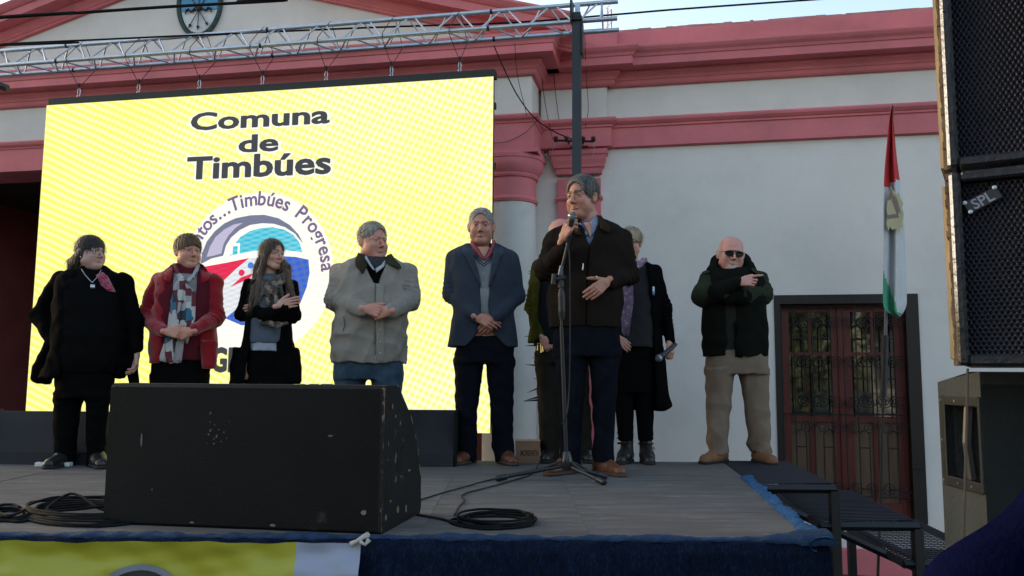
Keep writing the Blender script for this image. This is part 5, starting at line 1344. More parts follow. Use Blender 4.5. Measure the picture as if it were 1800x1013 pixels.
class Fig:
    def __init__(s, name, label, D, base, group=None):
        s.D = D; b = at(base[0], base[1], D); s.base = np.array([b[0], b[1], SZ]); s.al = math.atan((base[0] - 900) / FPX); s.ca, s.sa = math.cos(s.al), math.sin(s.al); s.sc = D / FPX * 1.012 * (0.5 + 0.5 * s.ca)
        s.ob = thing('person', label, 'person', tuple(s.base), group)
        s.bodyparts = []; s.coarse = []; s.torso = None; s.seed = int(base[0])
    def pt(s, px, py, dy=0.0): return at(px, py, s.D + dy)
    def m(s, px): return px * s.sc
    def spin(s, a):                      # shape built square to the line of sight -> world
        b = s.base; ca, sa = f32(s.ca), f32(s.sa)
        def f(X, Y, Z):
            x = X - f32(b[0]); y = Y - f32(b[1])
            return a(ca * x - sa * y, sa * x + ca * y, Z)
        cs = np.array([(b[0] + s.ca * x + s.sa * y, b[1] - s.sa * x + s.ca * y) for x in (a.lo[0], a.hi[0]) for y in (a.lo[1], a.hi[1])])
        return S(f, [*cs.min(0), a.lo[2]], [*cs.max(0), a.hi[2]])
    def loc2(s, p): x, y = p[0] - s.base[0], p[1] - s.base[1]; return s.ca * x - s.sa * y, s.sa * x + s.ca * y
    def dirv(s, v): v = np.array(v, float); return np.array([s.ca * v[0] + s.sa * v[1], -s.sa * v[0] + s.ca * v[1], v[2]])
    def rows(s, R, n=2.5, zlo=None, zhi=None, sm=0.02, grow=0.0):      # (py, xl, xr, hy[m], dy[m])
        out = []
        for r in R:
            a = s.pt((r[1] + r[2]) / 2, r[0], r[4] if len(r) > 4 else 0)
            lx, ly = s.loc2(a); out.append((a[2], lx, ly, s.m(abs(r[2] - r[1]) / 2) * s.ca / (0.5 + 0.5 * s.ca) + grow, r[3] + grow))
        return s.spin(loftw(out, n, zlo, zhi, sm))
    def limb(s, J, k=0.03, wr=0.006, grow=0.0, lam=0.034, wid=0.11):   # [(px, py, dy, r_px)...]
        P = [s.pt(j[0], j[1], j[2]) for j in J]; R = [s.m(j[3]) + grow for j in J]
        L = []
        for i in range(len(P) - 1):
            L.append(cone(P[i], P[i + 1], R[i], R[i + 1], wr if i == 0 else wr, lam, 1.0 if i == 0 else (0.0 if i == 1 else 1.0), wid))
        return U(L, k)
    def slab(s, rows, y0=-1.0, y1=None):     # region cut from the front: rows (py, xl, xr); depth from the camera side up to y1
        A = []
        for py, xl, xr_ in rows:
            a = s.pt((xl + xr_) / 2, py); A.append((a[2], s.loc2(a)[0], s.m((xr_ - xl) / 2)))
        A = np.array(sorted(A)); zl, zh = A[0, 0], A[-1, 0]; yy = (y1 if y1 is not None else 0)
        def f(X, Y, Z):
            cx = np.interp(Z, A[:, 0], A[:, 1]); hx = np.interp(Z, A[:, 0], A[:, 2])
            return np.maximum(np.maximum(np.abs(X - cx) - hx, Y - yy), np.maximum(zl - Z, Z - zh))
        return S(s.spin(S(f, [-9] * 3, [9] * 3)).f, [-9] * 3, [9] * 3)
    def part(s, name, sdf, h, m, parent=None, label=None, smooth=True, disp=None):
        if disp is not None: sdf = Disp(sdf, disp)
        V, Fs = nets(sdf, h)
        o = mesh_obj(name, V, Fs, m, parent or s.ob, None, smooth)
        if label: o['label'] = label
        return o
    def head(s, cx, crown, chin, yaw, pitch=0, roll=0, p=None, dy=0.0, gaze=None, neckto=None, neckr=(0.055, 0.062), h=0.0027):
        p = p or {}; s.hp = p; yaw -= math.degrees(s.al)
        c0 = s.pt(cx, (crown + chin) / 2, dy); k = (s.pt(cx, crown, dy)[2] - s.pt(cx, chin, dy)[2]) / 0.232
        R = rotz(yaw) @ roty(roll) @ rotx(pitch)
        s.hc, s.hR, s.hk = c0, R, k
        hs = xf(head_sdf(p), c0, R, k)
        nb = c0 + R @ np.array([0, .022, -.065]) * k
        nt_ = s.pt(*neckto) if neckto else c0 + np.array([0, 0.04, -0.20])
        nk = cone(nb, nt_, neckr[0] * k, neckr[1] * k)
        sh = U([hs, nk], .018)
        s.skull = hs
        lo = sh.lo.copy(); hi = sh.hi.copy(); lo[2] = min(lo[2], nt_[2] - 0.02)
        s.headnet = nets(sh, h, lo, hi); s.fine_lo = lo
        # eyes
        g = R @ rotz(gaze or 0)
        n1, n2 = 16, 10
        for sx in (-1, 1):
            V = []; Fs = []; mi = []; ec = c0 + R @ (np.array([sx * .031, -.0700, 0.0]) * k); b0 = 0
            for i in range(n2 + 1):
                a = math.pi * i / n2
                for j in range(n1):
                    t = 2 * math.pi * j / n1; q = np.array([math.sin(a) * math.cos(t), -math.cos(a), math.sin(a) * math.sin(t)])
                    V.append(ec + g @ q * (.0132 * k))
            for i in range(n2):
                for j in range(n1):
                    Fs.append((b0 + i * n1 + j, b0 + i * n1 + (j + 1) % n1, b0 + (i + 1) * n1 + (j + 1) % n1, b0 + (i + 1) * n1 + j)); mi.append(1 if i < 2 else 0)
            if not p.get('noeyes'): mesh_obj('eye', V, Fs, None, s.ob, None, True, [EYEW, EYEI], mi)
        s.eyes = True
        return s
    def L(s, x, y, z): return s.hc + s.hR @ (np.array([x, y, z]) * s.hk)      # head-local -> world
    def add_hand(s, sd, h=0.0029): s.bodyparts.append(nets(sd, h))
    def body(s, skin, coarse):
        parts = [s.headnet] + s.bodyparts
        nf = len(s.headnet[0])
        c = nets(U(coarse, 0.008), 0.016); 
        V, Fs = join(parts + [c])
        o = mesh_obj('body', V, Fs, skin, s.ob, None, True)
        Pl = (V - s.hc) @ s.hR / s.hk
        mk = head_marks(Pl, s.hp); mk[nf:, :3] = 0
        a = o.data.color_attributes.new('marks', 'FLOAT_COLOR', 'POINT'); a.data.foreach_set('color', mk.astype(f32).ravel())
        return o
    def hair(s, m, t=0.010, facecut=None, low=None, extra=None, strands=900, slen=0.05, comb=None, seed=1, amp=0.0025, freq=300, h=0.0036, ear=True, name='hair', capoff=(0, 0, 0), sw=0.0011, k=0.012, freqv=(1, .8, .15), lift=0.0016):
        amp = amp * 0.42; strands = int(strands * 1.6)
        fc = facecut or ((0, -.100, -.020), (.071, .085, .104))
        cap = ell((0 + capoff[0], .015 + capoff[1], .037 + capoff[2]), (.074 + t, .093 + t, .080 + t))
        cap = Cut(cap, ell(*fc), .004)
        lo = low or (-.015, -.085)       # z of lower limit at y=-.02 and y=+.09
        def lim(X, Y, Z): 
            zl = lo[0] + (lo[1] - lo[0]) * np.clip((Y + .02) / .11, 0, 1)
            return zl - Z
        cap = S((lambda c: lambda X, Y, Z: np.maximum(c(X, Y, Z), lim(X, Y, Z)))(cap), cap.lo, cap.hi)
        if ear:
            for sx in (-1, 1): cap = Cut(cap, ell((sx * .082, .006, -.012), (.022, .024, .034)), .003)
        W = xf(cap, s.hc, s.hR, s.hk)
        if extra: W = U([W] + extra, k)
        r = np.random.RandomState(seed); ph = r.uniform(0, 6, 4)
        fv = np.array(freqv) * freq
        def dsp(X, Y, Z):
            return amp * (np.sin(fv[0] * X + fv[2] * Z + ph[0] + 2.5 * np.sin(Z * 35 + ph[1]) + 1.5 * np.sin(Y * 30)) + 0.8 * np.sin(fv[1] * Y * 1.1 + fv[0] * X * .5 + ph[2] + 2 * np.sin(Z * 28 + X * 20)))
        W = Disp(W, dsp)
        V, Fs = nets(W, h)
        # loose strands following the comb direction
        if strands and len(V):
            e1 = V[Fs[:, 1]] - V[Fs[:, 0]]; e2 = V[Fs[:, 3]] - V[Fs[:, 0]]; N_ = np.cross(e1, e2); N_ /= np.linalg.norm(N_, axis=1)[:, None] + 1e-9
            idx = r.randint(0, len(Fs), strands); P = V[Fs[idx, 0]].copy(); Nn = N_[idx]
            SV = [];
            Lp = (P - s.hc) @ s.hR / s.hk
            d = np.array([comb(q) if comb else (np.sign(q[0]) * .3, .9, -.35) for q in Lp]) @ s.hR.T
            d += r.normal(size=d.shape) * .10; d -= Nn * (d * Nn).sum(1)[:, None]; d /= np.linalg.norm(d, axis=1)[:, None] + 1e-9
            w_ = np.cross(d, Nn); n = 5; Ls = slen * r.uniform(.5, 1.2, strands)[:, None]
            q = P + Nn * .0006; path = []
            for i in range(n):
                path.append(q.copy()); q = q + d * Ls / n + Nn * (lift * (.5 if i < 2 else -.6) * r.uniform(.2, 1.4, strands)[:, None]) + np.array([0, 0, -0.0006 * i])
            for i in range(n):
                ww = sw * (1 - .75 * i / (n - 1)); SV.append(path[i] - w_ * ww); SV.append(path[i] + w_ * ww)
            SVa = np.stack(SV, 1).reshape(-1, 3); base = len(V)
            SF = []
            ar = np.arange(strands) * (2 * n) + base
            for i in range(n - 1): SF.append(np.stack([ar + 2 * i, ar + 2 * i + 1, ar + 2 * i + 3, ar + 2 * i + 2], 1))
            V = np.concatenate([V, SVa]); Fs = np.concatenate([Fs] + SF)
        return mesh_obj(name, V, Fs, m, s.ob, None, True)
    def march(s, sdf, PX, PY, off, n=40):
        sh = PX.shape; d = np.array([ray(a, b) for a, b in zip(PX.ravel(), PY.ravel())]); d /= np.linalg.norm(d, axis=1)[:, None]
        t = (s.D - 0.55) / d[:, 1]
        for _ in range(n):
            P = _C + d * t[:, None]; v = sdf(P[:, 0], P[:, 1], P[:, 2]); t = t + np.clip(v - off, -0.05, 0.06) * 0.75
        P = _C + d * t[:, None]; bad = P[:, 1] > s.D + 0.05
        P[bad] = (_C + d * ((s.D - 0.02) / d[:, 1])[:, None])[bad]
        return P.reshape(sh + (3,)), d.reshape(sh + (3,))
    def patch(s, name, sdf, quad, m, off=0.004, nu=6, nv=10, thick=0.003, parent=None, wob_=0.0, curve_=0.0):
        """quad: left edge top->bottom and right edge top->bottom as px lists, draped on the shape."""
        Lt, Rt = quad; Lt = np.array(Lt, float); Rt = np.array(Rt, float)
        def samp(A_, t):
            x = np.linspace(0, 1, len(A_)); return np.array([np.interp(t, x, A_[:, 0]), np.interp(t, x, A_[:, 1])])
        PX = np.zeros((nv + 1, nu + 1)); PY = PX.copy()
        for j in range(nv + 1):
            a = samp(Lt, j / nv); b = samp(Rt, j / nv)
            for i in range(nu + 1): q = a + (b - a) * i / nu; PX[j, i], PY[j, i] = q
        P, d = s.march(sdf, PX, PY, off)
        if wob_:
            for j in range(nv + 1):
                for i in range(nu + 1): P[j, i] -= d[j, i] * (wob_ * (0.5 + 0.5 * math.sin(i * 6.28 / max(nu, 1) * 2.2 + j * 0.7)) + curve_ * math.sin(math.pi * i / nu))
        elif curve_:
            for i in range(nu + 1): P[:, i] -= d[:, i] * curve_ * math.sin(math.pi * i / nu)
        B = P + d * thick; n1 = (nv + 1) * (nu + 1)
        V = np.concatenate([P.reshape(-1, 3), B.reshape(-1, 3)]); Fs = []
        I = lambda j, i: j * (nu + 1) + i
        for j in range(nv):
            for i in range(nu):
                q = (I(j, i), I(j + 1, i), I(j + 1, i + 1), I(j, i + 1)); Fs.append(q); Fs.append(tuple(a + n1 for a in q[::-1]))
        for j in range(nv):
            Fs.append((I(j, 0), I(j, 0) + n1, I(j + 1, 0) + n1, I(j + 1, 0))); Fs.append((I(j, nu), I(j + 1, nu), I(j + 1, nu) + n1, I(j, nu) + n1))
        for i in range(nu):
            Fs.append((I(0, i), I(0, i + 1), I(0, i + 1) + n1, I(0, i) + n1)); Fs.append((I(nv, i), I(nv, i) + n1, I(nv, i + 1) + n1, I(nv, i + 1)))
        return mesh_obj(name, V, Fs, m, parent or s.ob, None, True)
    def strip(s, name, sdf, pts, m, w=1.5, off=0.004, thick=0.002, parent=None, n=24):
        """thin band following px points."""
        A_ = np.array(pts, float); t = np.linspace(0, 1, len(A_)); tt = np.linspace(0, 1, n + 1); X = np.interp(tt, t, A_[:, 0]); Y = np.interp(tt, t, A_[:, 1])
        dx = np.gradient(X); dy = np.gradient(Y); L_ = np.hypot(dx, dy) + 1e-9; nx, ny = -dy / L_, dx / L_
        return s.patch(name, sdf, (list(zip(X + nx * w / 2, Y + ny * w / 2)), list(zip(X - nx * w / 2, Y - ny * w / 2))), m, off, 2, n, thick, parent)
    def shoe(s, px, py, ang, mu, ms, L_=0.285, W_=0.050, dy=0.0, z0=None, boot=0.0, h=0.006):
        """ang: direction of the toe seen from above, 0 = to the camera, + = image right."""
        z0 = SZ if z0 is None else z0
        c = s.pt(px, py, dy); c[2] = z0; a = math.radians(ang) - s.al; d = np.array([math.sin(a), -math.cos(a), 0]); up = np.array([0, 0, 1.0])
        l = np.array([d[1], -d[0], 0])
        q = [cone(c - d * .07 + up * .045, c + d * .03 + up * .045, .038, .046), cone(c + d * .03 + up * .042, c + d * (L_ - .125) + up * .028, .047, W_ * .78), cone(c - d * .045 + up * .05, c - d * .035 + up * (.12 + boot), .040, .045 + boot * .03),
             cone(c + d * .05 + up * .055, c - d * .02 + up * .10, .030, .036)]
        up_s = Disp(Cap(U(q, .03), half(c + up * .014, (0, 0, -1))), folds(int(px), 0.0016, 55))
        o = s.part('shoe' if not boot else 'boot', up_s, h, mu)
        sl = U([cone(c - d * .07 + up * .012, c + d * .03 + up * .012, .042, .050), cone(c + d * .03 + up * .012, c + d * (L_ - .12) + up * .012, .050, W_ * .86)], .02)
        sl = Cap(Cap(sl, half(c + up * .020, (0, 0, 1))), half(c + up * .001, (0, 0, -1)))
        s.part('sole', sl, h, ms, parent=o)
        if not boot:
            m_ = MB()
            for k in range(4):
                b = c + d * (.075 - k * .022) + up * (.070 + k * .016); m_.tube([b - l * .016 + up * -.003, b + up * .004, b + l * .016 + up * -.003], .0022, 5)
            m_.build('lace', LACE, o)
        return o
EYEW = mat('eye_white', (0.32, 0.29, 0.28), 0.25, 0.05, spec=0.5); EYEI = mat('dark_iris', (0.025, 0.018, 0.014), 0.15, 0.1, spec=0.6)
LACE = mat('shoe_lace', (0.03, 0.02, 0.015), 0.8)
GOLD = mat('gold_metal', (0.5, 0.33, 0.12), 0.3, metal=0.9); SILV = mat('silver_metal', (0.55, 0.55, 0.57), 0.3, metal=0.9)
def clasp(F_, wl, wr, skin=None, s=0.93, dyl=-0.20, dyr=-0.20):
    """two hands folded over each other in front of the body: wl, wr are the wrists in px."""
    a = F_.pt(wl[0], wl[1], dyl); b = F_.pt(wr[0], wr[1], dyr)
    d = (b - a) / np.linalg.norm(b - a)
    A_ = hand(a, d + np.array([0, -0.05, -0.15]), F_.dirv((0.0, 1, -0.15)), 1, ((52, 55, 35), (54, 58, 35), (56, 58, 35), (58, 58, 35)), s, (0.8, 0.45, 0.1), 0.01)
    B_ = hand(b + np.array([0, 0.008, -0.008]), -d + np.array([0, 0.02, -0.22]), F_.dirv((0.0, 1, -0.1)), -1, ((45, 50, 30), (48, 52, 30), (50, 52, 30), (52, 52, 30)), s, (0.85, 0.35, 0.1), 0.01)
    F_.add_hand(U([A_, B_], 0.002))

BLK_SOLE = mat('black_sole', (0.015, 0.013, 0.012), 0.8); TAN_SOLE = mat('dark_tan_sole', (0.07, 0.045, 0.03), 0.8)
SK1 = skin_mat('skin_fair', (0.47, 0.275, 0.215)); SK2 = skin_mat('skin_ruddy', (0.47, 0.235, 0.175), (0.30, 0.09, 0.075), (0.20, 0.17, 0.15), (0.28, 0.24, 0.22))
SK3 = skin_mat('skin_tan', (0.42, 0.215, 0.155), (0.25, 0.08, 0.065), (0.055, 0.045, 0.04), (0.17, 0.11, 0.09)); SK4 = skin_mat('skin_pale', (0.42, 0.27, 0.235), (0.33, 0.12, 0.11), (0.06, 0.045, 0.04))
SK5 = skin_mat('skin_pink', (0.50, 0.27, 0.225), (0.34, 0.11, 0.10), (0.26, 0.21, 0.18), (0.42, 0.38, 0.35))
SKH = SK3

# ============ 1  woman in the black coat
f = Fig('p', 'heavy woman in a long open black coat and black trousers, hand on hip, far left', 5.35, (137, 826))
f.head(160, 416, 474, 38, -3, 0, dict(fat=1.0, lip=0.85, brow=0.8, age=0.2, w=1.06, slit=.8), neckto=(163, 496, 0.02), neckr=(0.058, 0.075))
bc = cloth('black_coat_cloth', (0.0031, 0.0031, 0.0034), var=0.25); bt = cloth('black_top_cloth', (0.0046, 0.0046, 0.0050), bump=0.2)
torso = [(470, 146, 186, .075, .03), (478, 112, 210, .10, .02), (488, 99, 220, .125), (510, 94, 226, .15), (540, 92, 228, .165, -.01), (580, 90, 228, .175, -.02), (615, 88, 230, .175, -.01), (640, 80, 232, .17), (665, 70, 222, .165)]
arms = [f.limb([(108, 494, .02, 20), (70, 556, .06, 17), (92, 598, -.05, 13)], wr=.007), f.limb([(216, 496, .02, 19), (237, 566, .0, 14.5), (240, 612, -.03, 12)], wr=.006)]
tor = f.rows(torso, 2.4)
skirt_ = [f.rows([(600, 78, 110, .05, .08), (640, 56, 104, .06, .08), (668, 52, 92, .05, .08), (676, 66, 92, .04, .08)], 2.2), f.rows([(600, 212, 240, .06, .05), (640, 218, 243, .05, .04), (676, 226, 246, .04, .03)], 2.2)]
coat = Cut(tor, f.slab([(462, 150, 186), (480, 140, 194), (520, 128, 196), (580, 122, 200), (672, 108, 200)], y1=-0.05), .004)
coat = U([coat] + arms + skirt_, .02)
f.part('coat', coat, .0085, bc, disp=folds(3, .006, 16))
top = f.rows([(466, 152, 184, .06, .02), (474, 128, 200, .09, .01), (500, 104, 216, .14, -.012), (540, 100, 220, .165, -.022), (590, 98, 222, .175, -.035), (640, 96, 214, .172, -.02), (655, 98, 208, .16)], 2.3)
top = Cut(top, ell(f.pt(163, 462, -.10), (.085, .10, .045)), .005)
f.part('top', top, .0085, bt, disp=folds(8, .003, 14))
tr = U([f.rows([(640, 98, 204, .15), (668, 96, 204, .15), (700, 100, 198, .14)], 2.3), f.rows([(690, 94, 148, .115), (720, 93, 143, .10), (760, 94, 136, .085), (800, 94, 133, .075), (819, 92, 132, .07)], 2.1), f.rows([(690, 148, 200, .115), (720, 150, 192, .10), (760, 151, 187, .085), (800, 151, 184, .075), (819, 150, 184, .07)], 2.1)], .03)
f.part('trousers', tr, .009, cloth('black_trousers', (0.0038, 0.0038, 0.0042)), disp=folds(5, .005, 17))
flw = mat('rose_print', (0.25, 0.04, 0.07), 0.8, 0.4, 40, col2=(0.30, 0.16, 0.18), c2scale=38, c2lo=0.45, c2hi=0.55)
f.patch('floral_patch', top, ([(168, 484), (173, 492), (178, 502), (190, 512)], [(180, 478), (190, 486), (197, 500), (204, 514)]), flw, off=.003, nu=5, nv=6, thick=.002)
for c_ in ((178, 486), (185, 495), (192, 505)):
    f.patch('rose', top, ([(c_[0] - 6, c_[1] - 3), (c_[0] - 6, c_[1] + 5)], [(c_[0] + 5, c_[1] - 5), (c_[0] + 7, c_[1] + 3)]), mat('rose_red', (0.33, 0.05, 0.09), 0.8, 0.5, 60), off=.006, nu=4, nv=4, thick=.003, wob_=.003)
f.strip('necklace', top, [(143, 473), (150, 484), (162, 497), (172, 486), (178, 474)], SILV, 1.0, .004, .002)
f.patch('pendant', top, ([(159, 500), (159, 507)], [(167, 500), (167, 507)]), SILV, off=.005, nu=2, nv=2, thick=.003)
hb = hair_mat('black_hair', (0.007, 0.005, 0.004), (0.022, 0.017, 0.014))
ex = [U([cone(f.L(-.06, .02, -.02), f.pt(128, 462, .03), .035, .030), cone(f.pt(128, 462, .03), f.pt(122, 474, .0), .028, .016), cone(f.L(-.05, .05, -.05), f.pt(140, 468, .03), .04, .03)], .02), cone(f.L(.050, .03, -.02), f.L(.052, .02, -.10), .018, .010)]
f.hair(hb, .013, ((0, -.118, -.052), (.062, .080, .086)), (-.075, -.12), ex, 1100, .07, lambda q: (np.sign(q[0]) * .1, -.2 if q[1] < -.04 else .2, -1), 3, .003, ear=False)
glf = MB()
for sx in (-1, 1):
    glf.tube([f.L(sx * .031 + .021 * math.cos(t), -.101 + .006 * abs(math.cos(t)), .000 + .016 * math.sin(t)) for t in np.linspace(0, 6.28, 20)[:-1]], .0011, 4, close=True)
    glf.tube([f.L(sx * .052, -.094, .004), f.L(sx * .076, -.01, .004)], .0012, 4)
glf.build('glasses', SILV, f.ob)
m_ = MB(); m_.lathe(f.L(-.080, .0, -.038), [(.0, -.006), (.006, -.003), (.006, .003), (.001, .006)], 8); m_.build('earring', SILV, f.ob)
a = f.pt(241, 622, -.03); f.add_hand(hand(a, f.dirv((0, -.1, -1)), f.dirv((-1, 0.2, 0)), 1, ((30, 35, 20),) * 4, .85, (0.85, .3, .3)))
a = f.pt(93, 600, -.05); f.add_hand(hand(a, f.dirv((.8, .1, -.6)), f.dirv((0.2, 1, 0)), 1, ((15, 25, 20),) * 4, .85))
f.body(SK4, [Off(tor, -.035), f.limb([(108, 494, .02, 12), (70, 556, .06, 9), (92, 598, -.05, 7)]), f.limb([(216, 496, .02, 12), (237, 566, .0, 9), (240, 612, -.03, 7)]), Off(tr, -.03)])
BSH = mat('black_leather', (0.014, 0.013, 0.013), 0.35, 0.2, 20)
f.shoe(112, 816, -28, BSH, BLK_SOLE); f.shoe(170, 816, 8, BSH, BLK_SOLE)

# ============ 2  woman in the red jacket
f = Fig('p', 'older woman in an open red fleece jacket with a patchwork scarf, hands folded', 5.5, (320, 826))
f.head(331, 415, 472, 22, -2, 0, dict(fat=1.0, lip=0.5, brow=0.45, age=0.9, w=1.05, nose=1.1), neckto=(328, 492, 0.02), neckr=(0.058, 0.07))
rc = cloth('red_fleece', (0.24, 0.010, 0.017), var=0.12, sheen=0.3, bump=0.5, bscale=90)
tor = f.rows([(470, 306, 352, .07, .03), (480, 284, 373, .10, .02), (490, 272, 386, .125), (515, 272, 382, .14), (550, 268, 380, .15, -.01), (590, 262, 384, .17, -.015), (620, 262, 383, .165, -.01), (640, 263, 378, .16)], 2.4)
arms = [f.limb([(280, 496, .02, 17), (255, 558, -.02, 15), (288, 582, -.24, 11)], wr=.007), f.limb([(376, 497, .02, 17), (380, 558, -.02, 15), (341, 580, -.24, 11)], wr=.007)]
jk = Cut(tor, f.slab([(464, 306, 350), (480, 303, 352), (500, 300, 350), (540, 298, 348), (580, 293, 346), (615, 288, 352), (645, 285, 354)], y1=-.05), .004)
jk = U([jk] + arms + [f.rows([(600, 352, 384, .08, -.06), (630, 352, 382, .08, -.06), (648, 356, 380, .08, -.06)], 2.6)], .018)
f.part('jacket', jk, .0085, rc, disp=folds(13, .006, 15))
inn = f.rows([(464, 310, 348, .06, .02), (476, 290, 366, .09, .01), (500, 276, 380, .135, -.012), (550, 274, 378, .155, -.02), (600, 272, 372, .16, -.025), (634, 272, 370, .155, -.01)], 2.3)
f.part('blouse', inn, .010, cloth('dark_red_blouse', (0.0864, 0.0130, 0.0202)), disp=folds(4, .003, 14))
for (a_, b_) in (([(303, 476), (298, 510), (296, 545)], [(308, 476), (303, 510), (300, 545)]), ([(348, 476), (350, 510), (347, 545)], [(353, 476), (355, 510), (352, 545)])):
    f.patch('zip_facing', jk, (a_, b_), cloth('bright_red_facing', (0.30, 0.012, 0.03)), off=.004, nu=3, nv=10, thick=.006, curve_=.004)
f.patch('collar', jk, ([(300, 466), (290, 476), (288, 490)], [(308, 462), (306, 480), (302, 500)]), rc, off=.010, nu=4, nv=8, thick=.012, curve_=.01)
f.patch('collar', jk, ([(350, 462), (353, 480), (355, 500)], [(358, 466), (366, 478), (368, 490)]), rc, off=.010, nu=4, nv=8, thick=.012, curve_=.01)
f.patch('shirt_front', inn, ([(306, 480), (304, 500), (304, 540), (303, 570)], [(346, 482), (346, 500), (344, 520), (343, 545)]), cloth('grey_shirt', (0.2016, 0.1944, 0.1944)), off=.006, nu=6, nv=12, thick=.002)
def patchwork():
    m = bpy.data.materials.new('patchwork_scarf'); m.use_nodes = True; t = m.node_tree; N = t.nodes; L = t.links; b = N['Principled BSDF']; b.inputs['Roughness'].default_value = .9
    tc = N.new('ShaderNodeTexCoord'); mp = N.new('ShaderNodeMapping'); mp.inputs['Scale'].default_value = (26, 6, 15); mp.inputs['Rotation'].default_value = (0, .12, 0); L.new(tc.outputs['Object'], mp.inputs[0])
    v = N.new('ShaderNodeTexVoronoi'); v.distance = 'CHEBYCHEV'; v.inputs['Scale'].default_value = 1.0; v.inputs['Randomness'].default_value = .6; L.new(mp.outputs[0], v.inputs['Vector'])
    sp = N.new('ShaderNodeSeparateColor'); L.new(v.outputs['Color'], sp.inputs[0]); cr = N.new('ShaderNodeValToRGB'); cr.color_ramp.interpolation = 'CONSTANT'
    e = cr.color_ramp.elements; e[0].position = 0; e[0].color = (.42, .40, .39, 1); e[1].position = .26; e[1].color = (.11, .02, .03, 1)
    for p_, c_ in ((.44, (.30, .29, .29, 1)), (.6, (.03, .13, .20, 1)), (.7, (.45, .44, .43, 1)), (.84, (.03, .03, .05, 1))): q = e.new(p_); q.color = c_
    L.new(sp.outputs[0], cr.inputs[0]); L.new(cr.outputs[0], b.inputs['Base Color']); return m
PWK = patchwork()
f.patch('scarf', inn, ([(306, 472), (312, 490), (318, 510), (318, 560), (306, 600)], [(320, 488), (326, 496), (345, 515), (343, 560), (330, 604)]), PWK, off=.016, nu=8, nv=24, thick=.008, wob_=.006)
f.patch('scarf', inn, ([(315, 487), (306, 500), (300, 530), (292, 590), (278, 634)], [(326, 492), (322, 510), (318, 540), (310, 600), (303, 640)]), PWK, off=.026, nu=8, nv=30, thick=.008, wob_=.008)
f.patch('scarf_tail', inn, ([(300, 600), (290, 636)], [(324, 598), (319, 640)]), cloth('white_scarf', (0.3024, 0.2880, 0.3024)), off=.02, nu=6, nv=8, thick=.006, wob_=.008)
f.patch('scarf_loop', U([inn, cone(f.pt(330, 470, .02), f.pt(328, 484, 0), .07, .08)], .02), ([(304, 462), (308, 478), (318, 492)], [(311, 466), (316, 480), (324, 488)]), PWK, off=.014, nu=4, nv=8, thick=.012, curve_=.01)
f.patch('scarf_loop', U([inn, cone(f.pt(330, 470, .02), f.pt(328, 484, 0), .07, .08)], .02), ([(346, 466), (338, 482), (326, 492)], [(353, 464), (346, 484), (332, 498)]), PWK, off=.014, nu=4, nv=8, thick=.012, curve_=.01)
clasp(f, (291, 583), (337, 581), s=.88, dyl=-.27, dyr=-.27)
tr = U([f.rows([(625, 268, 372, .15), (660, 266, 368, .15), (690, 268, 362, .13)], 2.3), f.rows([(660, 264, 314, .11), (720, 266, 306, .09), (819, 270, 302, .07)], 2.1), f.rows([(660, 318, 368, .11), (720, 322, 362, .09), (819, 326, 358, .07)], 2.1)], .02)
f.part('trousers', tr, .010, cloth('black_trousers_plain', (0.0042, 0.0042, 0.0046)), disp=folds(15, .004, 15))
f.hair(hair_mat('brown_hair', (0.055, 0.027, 0.011), (0.14, 0.075, 0.030)), .014, ((.008, -.112, -.040), (.062, .082, .090)), (-.045, -.07), None, 1500, .045, lambda q: (.8 if q[1] < -.02 else np.sign(q[0]) * .2, -.25 if q[1] < 0 else .2, -.6), 5, .003, ear=False, capoff=(0, 0, .006))
f.body(SK2, [Off(tor, -.035), f.limb([(282, 496, .02, 12), (256, 558, -.02, 8), (276, 576, -.16, 5)]), f.limb([(378, 497, .02, 12), (382, 558, -.02, 8), (356, 574, -.16, 5)]), Off(tr, -.03)])
f.shoe(286, 818, -10, BSH, BLK_SOLE); f.shoe(342, 818, 10, BSH, BLK_SOLE)

# ============ 3  young woman with crossed arms
f = Fig('p', 'young long haired woman in a black cardigan and brown scarf with her arms crossed', 5.5, (468, 826))
f.head(479, 421, 475, 35, -2, 3, dict(fat=0.0, lip=0.6, brow=0.8, age=0.0, w=.94, nose=.9, slit=.8), neckto=(472, 500, 0.02), neckr=(0.044, 0.05))
kc = cloth('black_knit', (0.0038, 0.0038, 0.0042), var=.25)
tor = f.rows([(484, 456, 496, .06, .02), (492, 443, 508, .085), (505, 434, 518, .10), (530, 433, 514, .115), (560, 432, 514, .12), (600, 426, 516, .125), (640, 415, 524, .13), (664, 408, 530, .12), (676, 405, 528, .11)], 2.3)
arms = [f.limb([(438, 500, .02, 12), (426, 552, .0, 12), (470, 553, -.15, 11), (500, 543, -.17, 9)], wr=.006), f.limb([(514, 502, .02, 12), (516, 555, -.02, 12), (468, 560, -.13, 11), (452, 545, -.14, 9)], wr=.006)]
jk = Cut(tor, f.slab([(480, 458, 494), (500, 447, 493), (540, 443, 492), (600, 440, 486), (640, 436, 480), (680, 430, 478)], y1=-.03), .004)
tails = [f.rows([(610, 408, 440, .05), (650, 403, 436, .06), (682, 402, 412, .05)], 2.2), f.rows([(610, 492, 526, .05), (645, 492, 533, .06), (672, 500, 530, .05)], 2.2)]
jk = U([jk] + arms + tails, .014)
f.part('cardigan', jk, .0075, kc, disp=folds(23, .005, 18))
inn = f.rows([(482, 462, 492, .05, .01), (492, 448, 504, .08, -.01), (520, 440, 506, .105, -.015), (560, 440, 504, .11, -.02), (600, 436, 502, .118, -.02), (604, 436, 502, .118, -.02)], 2.3)
f.part('jumper', inn, .009, cloth('slate_blue_jumper', (0.0828, 0.1008, 0.1296), weave=.3), disp=folds(24, .003, 18))
hemr = f.rows([(596, 438, 496, .114, -.02), (618, 437, 495, .120, -.02)], 2.3)
